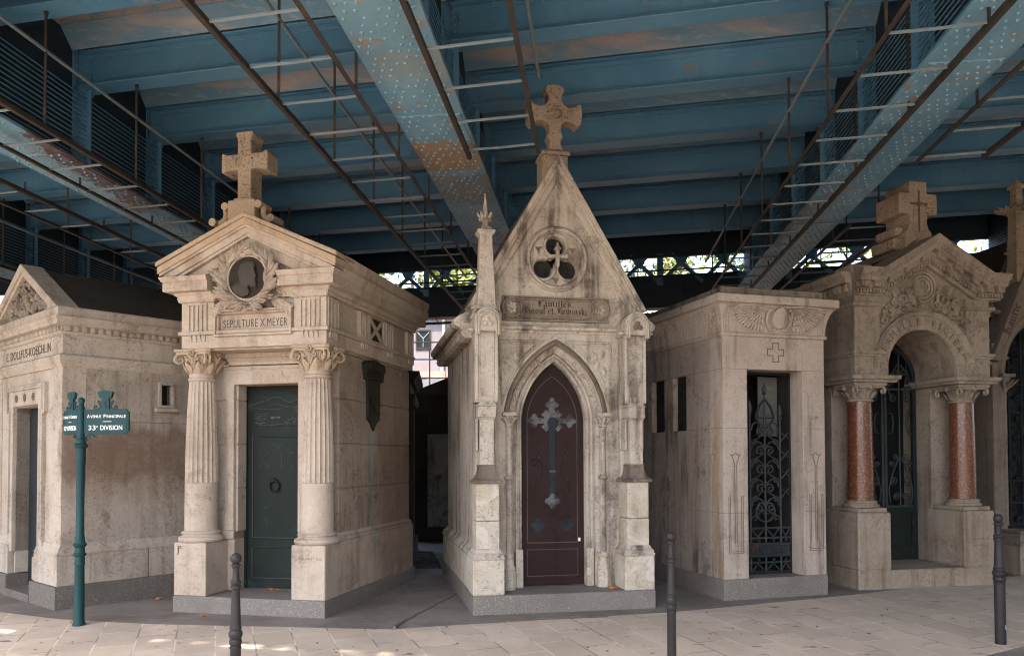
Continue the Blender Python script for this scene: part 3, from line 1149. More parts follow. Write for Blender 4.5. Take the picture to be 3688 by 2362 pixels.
def capital(mat):
    """leafy capital: origin at the neck centre, 0.26 high"""
    mb = MB()
    mb.lathe([(.130, 0), (.142, .05), (.152, .12), (.175, .20), (.185, .215)], 0, 0, 20)
    for k in range(8):
        a = 2 * PI * (k + .5) / 8
        d = Vector((math.cos(a), math.sin(a), 0))
        mb.leaf(d * .132 + Vector((0, 0, .0)), Vector((0, 0, 1)) + d * .25, d, .125, .095, .035, .25)
        mb.ball(tuple(d * .185 + Vector((0, 0, .118))), .018, 6, 4, 1, 1, .7)
    for k in range(8):
        a = 2 * PI * k / 8
        d = Vector((math.cos(a), math.sin(a), 0))
        mb.leaf(d * .14 + Vector((0, 0, .08)), Vector((0, 0, 1)) + d * .35, d, .12, .06, .03, .3)
    # corner volutes
    for k in range(4):
        a = PI / 4 + PI / 2 * k
        d = Vector((math.cos(a), math.sin(a), 0))
        s = Vector((-d.y, d.x, 0))
        c = d * .225 + Vector((0, 0, .150))
        for sg in (-1, 1):
            pts = []
            for i in range(18):
                t = i / 17
                an = PI * .75 - t * 2 * PI * 1.25
                r = .058 * (1 - t) + .008
                pts.append(c + s * (.022 * sg) + d * (r * math.cos(an)) + Vector((0, 0, r * math.sin(an))))
            mb.tube([d * .15 + Vector((0, 0, .09)) + s * (.04 * sg), d * .165 + Vector((0, 0, .16)) + s * (.03 * sg)] + pts, .016, 5, .011)
        mb.ball(tuple(c), .022, 6, 5)
    # hollow sided abacus
    P = []
    for k in range(4):
        a = PI / 4 + PI / 2 * k
        for da in (-.09, .09):
            P.append((.285 * math.cos(a + da), .285 * math.sin(a + da)))
        for tt in (.25, .5, .75):
            b0 = Vector((.285 * math.cos(a + .09), .285 * math.sin(a + .09)))
            b1 = Vector((.285 * math.cos(a + PI / 2 - .09), .285 * math.sin(a + PI / 2 - .09)))
            m = b0.lerp(b1, tt)
            P.append(tuple(m * (1 - .14 * math.sin(PI * tt))))
    mb.prism([(x * .93, y * .93) for x, y in P], .205, .232, lambda u, v, w: (u, v, w))
    mb.prism(P, .232, .262, lambda u, v, w: (u, v, w))
    for k in range(4):
        a = PI / 2 * k
        d = Vector((math.cos(a), math.sin(a), 0))
        s = Vector((-d.y, d.x, 0))
        c = d * .195 + Vector((0, 0, .225))
        for q in range(7):
            b = 2 * PI * q / 7
            mb.ball(tuple(c + s * (.026 * math.cos(b)) + Vector((0, 0, .026 * math.sin(b)))), .014, 6, 4)
        mb.ball(tuple(c + d * .012), .014, 6, 4)
        for sg in (-1, 1):
            pts = []
            for i in range(14):
                t = i / 13
                an = PI / 2 + t * 2 * PI * .9
                r = .034 * (1 - t) + .006
                pts.append(d * .18 + s * (sg * (.055 + r * math.cos(an))) + Vector((0, 0, .165 + r * math.sin(an))))
            mb.tube([d * .155 + Vector((0, 0, .06))] + pts, .010, 5)
    return mb.build('capital', mat, None, smooth=50)


def courses(mb, x0, x1, y0, y1, zs, gap=.005, inset=.012):
    """stone courses stacked between the heights zs, with open joints"""
    for a, b in zip(zs[:-1], zs[1:]):
        mb.box(x0, x1, y0, y1, a + gap / 2, b - gap / 2)
    mb.box(x0 + inset, x1 - inset, y0 + inset, y1 - inset, zs[0] + .01, zs[-1] - .01)


# ------------------------------------------------------------------ the wreathed tomb
def tomb_meyer():
    t = thing('mausoleum', 'stone tomb with two fluted columns and a bronze portrait inside a laurel wreath', 'tomb', (-1.955, 8.279, 0), rad(-12.8), 'mausoleums along the avenue')
    S = M['meyer']
    # granite plinth with the porch floor
    mb = MB()
    mb.box(-1.80, 0, 0, 2.76, -.12, .172)
    mb.build('plinth', M['granite'], t, bevel=.006)
    # pedestals
    for x0, x1 in ((-1.80, -1.40), (-.395, -.0)):
        mb = MB()
        mb.box(x0 + .003, x1 - .004, .012, .46, .172, .748)
        p = mb.build('pedestal', S, t, bevel=.008)
        mb = MB()
        if x0 < -1:
            text_into(mb, 'P', (x0 + .075, .010, .655), (1, 0, 0), (0, 0, 1), .06, .045, .002)
            text_into(mb, 'J', (x0 + .052, .010, .635), (1, 0, 0), (0, 0, 1), .06, .028, .002)
        else:
            text_into(mb, 'PUISSANT  Entr', (x0 + .225, .0115, .595), (1, 0, 0), (0, 0, 1), .026, .275, .001, -.02)
        mb.build('lettering', M['ink_soft'], p)
    # walls
    mb = MB()
    mb.box(-1.785, -1.40, .455, 2.72, .172, .75)
    mb.box(-.40, -.012, .455, 2.72, .172, .75)
    mb.box(-1.41, -.39, 1.2, 2.72, .172, .75)
    mb.build('dado', S, t, bevel=.006)
    mb = MB()
    zs = [.83, 1.325, 1.825, 2.325, 2.845]
    courses(mb, -.56, -.06, .46, 2.68, zs, .012)
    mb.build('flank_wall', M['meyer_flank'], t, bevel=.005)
    mb = MB()
    courses(mb, -1.74, -1.30, .46, 2.68, zs, .012)
    courses(mb, -1.35, -.5, 1.2, 2.68, zs, .012)
    mb.build('wall', S, t, bevel=.005)
    mb = MB()
    pr = [(-.05, .752), (.035, .752), (.038, .775), (.022, .785), (.03, .805), (.008, .82), (.0, .84), (-.05, .84)]
    mb.plan([(-.40, .46), (-.06, .46), (-.06, 2.68), (-1.74, 2.68), (-1.74, .46), (-1.40, .46)], pr, False)
    mb.build('base_moulding', S, t, smooth=35)
    # door surround, standing 4 cm proud of the wall, with ears
    mb = MB()
    out = [(-1.475, .75), (-1.475, 1.02), (-1.44, 1.06), (-1.44, 2.33), (-1.475, 2.36), (-1.475, 2.71), (-.385, 2.71), (-.385, 2.36), (-.42, 2.33), (-.42, 1.06), (-.385, 1.02), (-.385, .75)]
    inn = [(-.53, .75), (-.53, 2.50), (-1.325, 2.50), (-1.325, .75)]
    mb.fprism(out + inn, .425, .70)
    out2 = [(-1.43, .85), (-1.43, 1.05), (-1.40, 1.09), (-1.40, 2.31), (-1.43, 2.34), (-1.43, 2.67), (-.43, 2.67), (-.43, 2.34), (-.46, 2.31), (-.46, 1.09), (-.43, 1.05), (-.43, .85)]
    mb.fprism(out2 + [(-.53, .85), (-.53, 2.50), (-1.325, 2.50), (-1.325, .85)], .408, .43)
    mb.box(-1.49, -1.325, .43, .70, .172, .75)
    mb.box(-.53, -.37, .43, .70, .172, .75)
    mb.box(-1.49, -1.325, .41, .70, .752, .845)
    mb.box(-.53, -.37, .41, .70, .752, .845)
    mb.build('door_surround', S, t, bevel=.005)
    mb = MB()
    mb.plan([(-1.40, .44), (-.40, .44)], [(-.05, 2.72), (.03, 2.72), (.035, 2.75), (.07, 2.79), (.10, 2.80), (.10, 2.843), (-.05, 2.843)], False)
    mb.build('lintel_moulding', S, t, smooth=30)
    # bronze door
    mb = MB()
    mb.box(-1.325, -.53, .655, .70, .172, 2.50)
    mb.box(-1.325, -1.295, .63, .66, .172, 2.50)
    d = mb.build('door', M['door_green'], t, bevel=.004)
    for (x0, x1, z0, z1) in ((-1.215, -.64, .30, .63), (-1.215, -.64, .76, 1.905)):
        mb = MB()
        for s in (0, 1):
            i = s * .018
            P = [(x0 + i, z0 + i), (x1 - i, z0 + i), (x1 - i, z1 - i), (x0 + i, z1 - i)]
        mb.front([(x0, z0), (x1, z0), (x1, z1), (x0, z1)], [(0, .655), (.004, .640), (.014, .636), (.022, .655)], True)
        mb.build('panel_moulding', M['door_green_hi'], d)
    # mountain relief in the top panel
    mb = MB()
    mb.box(-1.213, -.642, .648, .66, 2.03, 2.395)
    r = mb.build('relief_panel', M['door_green'], d, bevel=.003)
    mb = MB()
    prof = [(0, .255), (.08, .285), (.16, .30), (.24, .33), (.285, .345), (.33, .335), (.40, .30), (.47, .275), (.55, .30), (.57, .295)]
    random.seed(11)
    for (ox, dz, n, sc) in ((0, 0, 1, 1), (0, -.035, 1, .55)):
        pts = []
        for a, b in zip(prof[:-1], prof[1:]):
            for q in range(4):
                u = a[0] + (b[0] - a[0]) * q / 4
                w = a[1] + (b[1] - a[1]) * q / 4
                pts.append((-1.213 + u, .645, 2.03 + .0 + (w - .25) * sc + .25 + dz * 1.3 + random.uniform(-.004, .004)))
        mb.tube(pts, .0065 if dz == 0 else .004, 5)
    for (x0, x1, z) in ((.05, .36, .205), (.0, .10, .12), (.02, .2, .15), (.0, .12, .095), (.01, .16, .04), (.05, .3, .02), (.3, .4, .03)):
        pts = [(-1.213 + x0 + (x1 - x0) * i / 8, .646, 2.03 + z + random.uniform(-.006, .006)) for i in range(9)]
        mb.tube(pts, .004, 4)
    for k in range(46):
        x = random.uniform(.40, .565)
        z = random.uniform(.01, .24 * ((x - .36) / .2))
        mb.leaf((-1.213 + x, .647, 2.03 + z), (random.uniform(-1, 1), 0, random.uniform(-.5, 1)), (0, -1, 0), .03, .012, .006)
    for k in range(22):
        mb.leaf((-1.213 + random.uniform(.0, .12), .647, 2.03 + random.uniform(.02, .14)), (1, 0, random.uniform(-.4, .4)), (0, -1, 0), .04, .009, .005)
    mb.build('mountain_relief', M['relief_hi'], r, smooth=60)
    mb = MB()
    mb.box(-.995, -.875, .640, .66, 2.118, 2.145)
    mb.build('letter_slot', M['door_grey'], d, bevel=.004)
    for ch, x, w, serifs in (('X', -1.075, .13, (-1.135, -1.02)), ('M', -.795, .145, (-.865, -.725))):
        mb = MB()
        text_into(mb, ch, (x, .654, 1.565), (1, 0, 0), (0, 0, 1), .165, w, .006, -.03)
        for q in serifs:
            mb.box(q - .026, q + .026, .648, .655, 1.560, 1.570)
            mb.box(q - .020, q + .020, .648, .655, 1.724, 1.732)
        mb.build('monogram_letter', M['door_green_hi'], d)
    mb = MB()
    mb.tube([(-.945 + .058 * math.cos(a), .625, 1.345 + .066 * math.sin(a)) for a in [2 * PI * i / 24 for i in range(25)]], .0135, 8)
    mb.ball((-.945, .635, 1.412), .026, 10, 8)
    mb.build('door_ring', M['iron'], d, smooth=60)
    mb = MB()
    mb.lathe([(.014, -.006), (.014, .006)], 0, 0, 10)
    for i, v in enumerate(mb.v):
        mb.v[i] = (-1.262 + v[0], .65 + v[2], 1.12 + v[1] * 1.6)
    mb.build('keyhole', M['iron'], d)
    # columns
    cap0 = None
    for cx in (-1.605, -.20):
        mb = MB()
        mb.lathe([(.178, .86), (.178, .90), (.1755, 1.395)], cx, .225, 36)
        col = mb.build('column', S, t, smooth=40)
        mb = MB()
        mb.lathe([(.175, 1.397), (.170, 1.75), (.155, 2.2), (.136, 2.52)], cx, .225, 120, 0, 20, .105)
        mb.build('fluted_shaft', S, col, smooth=32)
        mb = MB()
        mb.lathe([(.15, .748), (.232, .752), (.243, .775), (.236, .80), (.215, .808), (.205, .815), (.195, .83), (.206, .838), (.208, .85), (.196, .862), (.18, .87)], cx, .225, 36)
        mb.build('column_base', S, col, smooth=40)
        mb = MB()
        mb.lathe([(.13, 2.515), (.140, 2.52), (.150, 2.535), (.150, 2.55), (.138, 2.56), (.140, 2.59), (.13, 2.605)], cx, .225, 30)
        mb.build('necking', S, col, smooth=40)
        if cap0 is None:
            cap0 = capital(M['meyer_top'])
            cap = cap0
        else:
            cap = cap0.copy()
            COL.objects.link(cap)
        cap.parent = col
        cap.location = (cx, .225, 2.60)
        cap.scale = (1.05, 1.05, 1.0)
    # entablature
    X0, X1, YB = -1.735, -.005, 2.68
    mb = MB()
    mb.box(X0, X1, .03, YB, 2.865, 3.012)
    mb.box(X0 + .05, X1 - .05, .08, YB - .05, 2.845, 3.40)
    mb.build('architrave', S, t, bevel=.005)
    mb = MB()
    mb.plan(rect(X0, X1, .03, YB), [(-.05, 3.012), (.02, 3.012), (.026, 3.02), (.026, 3.052), (-.05, 3.052)])
    mb.build('taenia', S, t, bevel=.003)
    mb = MB()
    mb.box(X0 + .035, X1 - .035, .075, YB - .03, 3.05, 3.40)
    fr = mb.build('frieze', S, t)

    def block(mb, x0, x1, y0, y1, z0, z1, n, side):
        """triglyph: a block with n vertical flutes on its face"""
        if side == 'f':
            W = x1 - x0
            e = W / (n * 2 + 1) if n else 0
            mb.box(x0, x1, y0 + .016, y1, z0, z1)
            mb.box(x0, x1, y0, y0 + .02, z1 - .03, z1)
            for i in range(n + 1):
                a = x0 + e * 2 * i
                mb.box(a, a + e, y0, y0 + .02, z0, z1 - .03)
        else:
            W = y1 - y0
            e = W / (n * 2 + 1)
            mb.box(x0, x1 - .016, y0, y1, z0, z1)
            mb.box(x1 - .02, x1, y0, y1, z1 - .03, z1)
            for i in range(n + 1):
                a = y0 + e * 2 * i
                mb.box(x1 - .02, x1, a, a + e, z0, z1 - .03)
    for x0, x1 in ((-1.735, -1.335), (-.385, -.005)):
        mb = MB()
        c = (x0 + x1) / 2
        mb.box(x0, x1, .03, .2, 3.054, 3.40)
        block(mb, c - .12, c + .12, .012, .1, 3.054, 3.37, 4, 'f')
        for i in range(4):
            a = c - .105 + i * .056
            mb.taper(a, a + .040, .022, .06, 2.938, a + .006, a + .034, .01, .06, 3.010)
        mb.build('triglyph', S, fr, bevel=.003)
    for y0, y1 in ((.06, .34), (.89, 1.15), (1.70, 1.95), (2.46, 2.69)):
        for xs in (0, 1):
            mb = MB()
            block(mb, -.1, .006, y0, y1, 3.054, 3.375, 3, 's')
            for i in range(4):
                a = y0 + .03 + i * .052
                mb.box(-.03, .012, a, a + .036, 2.94, 3.010)
            if xs:
                for i, v in enumerate(mb.v):
                    mb.v[i] = (-1.74 - v[0], v[1], v[2])
            mb.build('triglyph', S, fr, bevel=.003)
    # square pierced panel with a saltire on the flank
    mb = MB()
    mb.front([(1.21, 3.085), (1.64, 3.085), (1.64, 3.36), (1.21, 3.36)], [(0, 0), (.03, 0), (.03, .03), (0, .03)], True)
    for a, b in (((1.24, 3.10), (1.61, 3.345)), ((1.24, 3.345), (1.61, 3.10))):
        mb.bar((a[0], .0, a[1]), (b[0], .0, b[1]), .045, .045)
    for i, v in enumerate(mb.v):
        mb.v[i] = (-.034 + v[1], v[0], v[2])
    px = mb.build('pierced_panel', S, t, bevel=.004)
    mb = MB()
    mb.box(-.06, -.036, 1.22, 1.63, 3.09, 3.355)
    mb.build('opening', M['inside'], px)
    # horizontal cornice, broken in the middle of the front
    mb = MB()
    pr = [(-.06, 3.385), (.02, 3.385), (.035, 3.41), (.03, 3.43), (.06, 3.455), (.065, 3.475), (.135, 3.478), (.14, 3.485), (.14, 3.575), (.155, 3.585), (.16, 3.60), (.175, 3.632), (-.06, 3.632)]
    mb.plan([(-.50, .03), (X1, .03), (X1, YB), (X0, YB), (X0, .03), (-1.33, .03)], pr, False)
    cor = mb.build('cornice', S, t, smooth=25)
    for x0, x1 in ((-1.76, -1.31), (-.41, .02)):
        mb = MB()
        mb.box(x0, x1, -.012, .1, 3.37, 3.47)
        mb.build('cornice_break', S, cor, bevel=.012)
    # pediment
    XL_, XR_, XC_ = -1.935, .195, -.87
    ZT, ZA = 3.795, 4.275
    mb = MB()
    chevron(mb, XL_, XR_, XC_, ZT, ZA, 0, .05, -.165, .3)
    chevron(mb, XL_ + .012, XR_ - .012, XC_, ZT - .005, ZA, .05, .125, -.150, .3)
    ped = mb.build('pediment', M['meyer_top'], t, bevel=.008)
    mb = MB()
    chevron(mb, XL_ + .03, XR_ - .03, XC_, ZT, ZA, .12, .15, -.13, .3, 3.634)
    chevron(mb, XL_ + .06, XR_ - .06, XC_, ZT, ZA, .14, .22, -.105, .3, 3.634)
    chevron(mb, XL_ + .09, XR_ - .09, XC_, ZT, ZA, .21, .245, -.085, .3, 3.634)
    chevron(mb, XL_ + .09, XR_ - .09, XC_, ZT, ZA, .23, .36, -.03, .3, 3.634)
    mb.build('raking_moulding', S, ped, bevel=.004)
    mb = MB()
    mb.fprism([(-1.86, 3.55), (-1.86, 3.64), (XC_, 4.05), (.12, 3.64), (.12, 3.55)], .05, .3)
    mb.box(-1.34, -.44, .05, .3, 3.395, 3.66)
    mb.build('tympanum', S, ped)
    # side gutters and the roof
    for sgn in (0, 1):
        mb = MB()
        q = [(-.1, 3.63), (.175, 3.63), (.19, 3.66), (.175, 3.70), (.2, 3.76), (.2, 3.80), (-.1, 3.80)]
        mb.prism([(X1 + a, z) for a, z in q], .10, YB + .12, lambda u, v, w: (u, w, v))
        if sgn:
            for i, v in enumerate(mb.v):
                mb.v[i] = (2 * XC_ - v[0], v[1], v[2])
        mb.build('gutter', S, cor, smooth=25)
    mb = MB()
    mb.fprism([(XL_ + .05, 3.78), (XC_, ZA - .03), (XR_ - .05, 3.78)], .2, YB + .14)
    mb.build('roof', M['roof_moss'], t)
    # name panel
    mb = MB()
    mb.box(-1.31, -.40, .062, .12, 2.985, 3.265)
    pan = mb.build('name_panel', S, t)
    mb = MB()
    mb.front(rect(-1.315, -.395, 2.985, 3.27), [(0, -.01), (-.02, -.014), (-.024, .02), (-.04, .024), (-.046, .062), (-.046, .08), (0, .08)], True)
    mb.build('panel_frame', S, pan)
    mb = MB()
    text_into(mb, 'SEPULTURE X.MEYER', (-.855, .060, 3.085), (1, 0, 0), (0, 0, 1), .088, .765, .0015, -.006, 1.08)
    mb.build('lettering', M['ink'], pan)
    # portrait medallion
    mc = (-.868, 3.588)
    mb = MB()
    n = 40
    ell = [(mc[0] + .222 * math.cos(2 * PI * i / n), mc[1] + .225 * math.sin(2 * PI * i / n)) for i in range(n)]
    mb.fprism(ell, -.075, .06)
    md = mb.build('medallion', M['bronze'], t, bevel=.006)
    mb = MB()
    mb.front(ell, [(0, -.02), (.0, -.085), (.014, -.09), (.028, -.075), (.03, -.02)], True)
    mb.build('medallion_rim', M['meyer'], md, smooth=40)
    mb = MB()

    def E(u, v):
        return (mc[0] + u * .19, mc[1] + v * .19)
    # head in profile looking right, neck and coat
    head = [(-.30, .62), (-.05, .86), (.22, .88), (.42, .74), (.50, .52), (.52, .34), (.60, .16), (.66, .06), (.56, .01), (.58, -.08), (.56, -.14), (.60, -.24), (.56, -.44), (.40, -.52), (.16, -.44), (.10, -.62), (-.36, -.42), (-.42, -.05), (-.52, .30)]
    mb.fprism([E(*p) for p in head], -.112, -.07)
    coat = [(-.95, -.55), (-.78, -.40), (-.50, -.22), (-.34, -.30), (-.10, -.50), (.14, -.62), (.20, -.80), (.10, -1.02), (-.3, -1.08), (-.7, -.88)]
    mb.fprism([E(*p) for p in coat], -.104, -.07)
    mb.build('portrait_relief', M['bronze_hi'], md, bevel=.014, seg=2, smooth=60)
    mb = MB()
    random.seed(3)
    for k in range(26):       # hair and beard
        a = random.uniform(.15 * PI, 1.05 * PI)
        p = E(.06 + .50 * math.cos(a), .34 + .46 * math.sin(a))
        mb.leaf((p[0], -.096, p[1]), (-math.sin(a) + .2, 0, math.cos(a)), (0, -1, 0), .06, .022, .012)
    for k in range(20):
        p = E(random.uniform(.2, .55), random.uniform(-.5, -.22))
        mb.leaf((p[0], -.096, p[1]), (random.uniform(-.3, .4), 0, -1), (0, -1, 0), .045, .018, .012)
    for (a, b) in (((.34, .0), (.62, -.12)), ((.30, .30), (.56, .33)), ((-.5, -.25), (.0, -.95)), ((-.85, -.5), (-.35, -.95)), ((.0, -.6), (.12, -.95))):
        pa, pb = E(*a), E(*b)
        mb.leaf((pa[0], -.098, pa[1]), (pb[0] - pa[0], 0, pb[1] - pa[1]), (0, -1, 0), math.hypot(pb[0] - pa[0], pb[1] - pa[1]), .022, .012)
    p = E(-.18, .10)
    mb.ball((p[0], -.1, p[1]), .022, 8, 6, .8, .6, 1.3)
    mb.build('portrait_detail', M['relief_hi'], md, smooth=60)
    # laurel wreath
    random.seed(5)
    mb = MB()
    for sg in (-1, 1):
        pts = []
        for i in range(30):
            a = -PI / 2 + sg * (.12 + i / 29 * (PI - .25))
            r = .262 + .012 * math.sin(i)
            c = Vector((mc[0] + r * math.cos(a), -.055, mc[1] + r * 1.02 * math.sin(a)))
            tan = Vector((-math.sin(a), 0, math.cos(a))) * sg
            rdl = Vector((math.cos(a), 0, math.sin(a)))
            pts.append(c)
            big = 1.0 + .35 * math.exp(-((i - 13) / 7) ** 2)
            for q in range(3):
                d = tan + rdl * random.uniform(-.35, 1.25)
                mb.leaf(c + rdl * random.uniform(-.025, .03) + Vector((0, random.uniform(-.06, .0), 0)), d, (random.uniform(-.25, .25), -1, random.uniform(-.2, .2)), .125 * big * random.uniform(.8, 1.2), .038 * big, .042, random.uniform(.0, .2))
            if random.random() < .4:
                mb.ball(tuple(c + rdl * random.uniform(-.01, .06) + Vector((0, -.02, 0))), .014, 6, 5)
        mb.tube(pts, .014, 5)
        # long side sprays
        for (L, ang, x0, z0) in ((.34, .30, .26, -.0), (.30, -.18, .27, -.11), (.28, .75, .22, .10), (.24, -.55, .22, -.2)):
            b = Vector((mc[0] + sg * x0, -.0, mc[1] + z0))
            d = Vector((sg * math.cos(ang), 0, math.sin(ang)))
            nrm = Vector((0, -1, 0))
            mb.tube([b, b + d * L], .007, 4)
            for j in range(6):
                q = b + d * (L * (j + .5) / 6)
                for s2 in (-1, 1):
                    dd = d + Vector((-d.z, 0, d.x)) * (s2 * random.uniform(.5, .9))
                    mb.leaf(q, dd, nrm, .10, .040, .022, .1)
            mb.leaf(b + d * L * .9, d, nrm, .10, .04, .02, .1)
    for k in range(10):
        a = 2 * PI * k / 10
        mb.ball((mc[0] + .05 * math.cos(a), -.03, mc[1] - .285 + .035 * math.sin(a)), .022, 8, 5)
    for sg in (-1, 1):
        mb.leaf((mc[0], -.03, mc[1] - .29), (sg * .8, 0, -.5), (0, -1, 0), .13, .05, .02)
    mb.build('laurel_wreath', S, t, smooth=50)
    # cross on its block
    mb = MB()
    cx = -1.12 + .0
    y0, y1 = .26, .50
    cw = .083
    P = [(cx - cw, 4.56), (cx - cw, 4.90), (cx - .19, 4.90), (cx - .265, 4.87), (cx - .285, 4.88), (cx - .285, 5.08), (cx - .27, 5.10), (cx - .22, 5.075), (cx - cw, 5.075), (cx - cw, 5.24), (cx - .105, 5.29), (cx - .105, 5.325), (cx + .105, 5.325), (cx + .105, 5.29), (cx + cw, 5.24), (cx + cw, 5.075), (cx + .22, 5.075), (cx + .27, 5.10), (cx + .285, 5.08), (cx + .285, 4.88), (cx + .265, 4.87), (cx + .19, 4.90), (cx + cw, 4.90), (cx + cw, 4.56)]
    mb.fprism(P, y0, y1)
    cr = mb.build('cross', M['cross_gold'], t, bevel=.008)
    mb = MB()
    mb.box(cx - .115, cx + .115, y0 - .03, y1 + .03, 4.535, 4.565)
    mb.box(cx - .165, cx + .165, y0 - .06, y1 + .06, 4.2, 4.535)
    mb.build('cross_base', M['meyer_top'], cr, bevel=.006)
    for sg in (-1, 1):
        mb = MB()
        for yy in (y0 - .03, ):
            pts = [(cx + sg * .20, yy, 4.47), (cx + sg * .235, yy, 4.44), (cx + sg * .23, yy, 4.39), (cx + sg * .25, yy, 4.345), (cx + sg * .30, yy, 4.315), (cx + sg * .345, yy, 4.30)]
            mb.tube([(p[0], p[1] + .05, p[2]) for p in pts], .034, 8)
        mb.tube([(cx + sg * .205, y0 - .06, 4.475), (cx + sg * .205, y1 - .08, 4.475)], .045, 12)
        mb.tube([(cx + sg * .36, y0 - .06, 4.31), (cx + sg * .36, y1 - .08, 4.31)], .045, 12)
        mb.build('scroll', M['meyer_top'], cr, smooth=40)
    # bronze shield on the flank, hung under a mural crown
    mb = MB()
    P = [(1.16, 2.16), (1.38, 2.03), (1.60, 2.16), (1.60, 2.58), (1.16, 2.58)]
    mb.prism([(1.20, 2.13), (1.31, 2.07), (1.385, 1.985), (1.46, 2.07), (1.57, 2.13), (1.585, 2.62), (1.185, 2.62)], -.065, -.03, lambda u, v, w: (w, u, v))
    sh = mb.build('bronze_shield', M['bronze'], t, bevel=.01)
    mb = MB()
    for k in range(7):
        y = 1.13 + k * .0836
        mb.prism([(y - .045, 2.72), (y + .045, 2.72), (y + .055, 2.79 + .02 * math.sin(k / 6 * PI)), (y, 2.82 + .03 * math.sin(k / 6 * PI)), (y - .055, 2.79 + .02 * math.sin(k / 6 * PI))], -.066, -.0 + .0 + .004 * (k % 2), lambda u, v, w: (w, u, v))
    mb.prism([(1.12, 2.60), (1.64, 2.60), (1.67, 2.73), (1.09, 2.73)], -.066, -.012, lambda u, v, w: (w, u, v))
    for z in (2.615, 2.665):
        mb.tube([(-.015, 1.13 + .5 * i / 8, z + .03 * math.sin(PI * i / 8)) for i in range(9)], .016, 6)
    mb.build('crown', M['bronze'], sh, bevel=.006)
    mb = MB()
    mb.bar((-.028, 1.28, 2.42), (-.028, 1.46, 2.2), .02, .02)
    mb.build('shield_charge', M['bronze'], sh)
    return t


tomb_meyer()
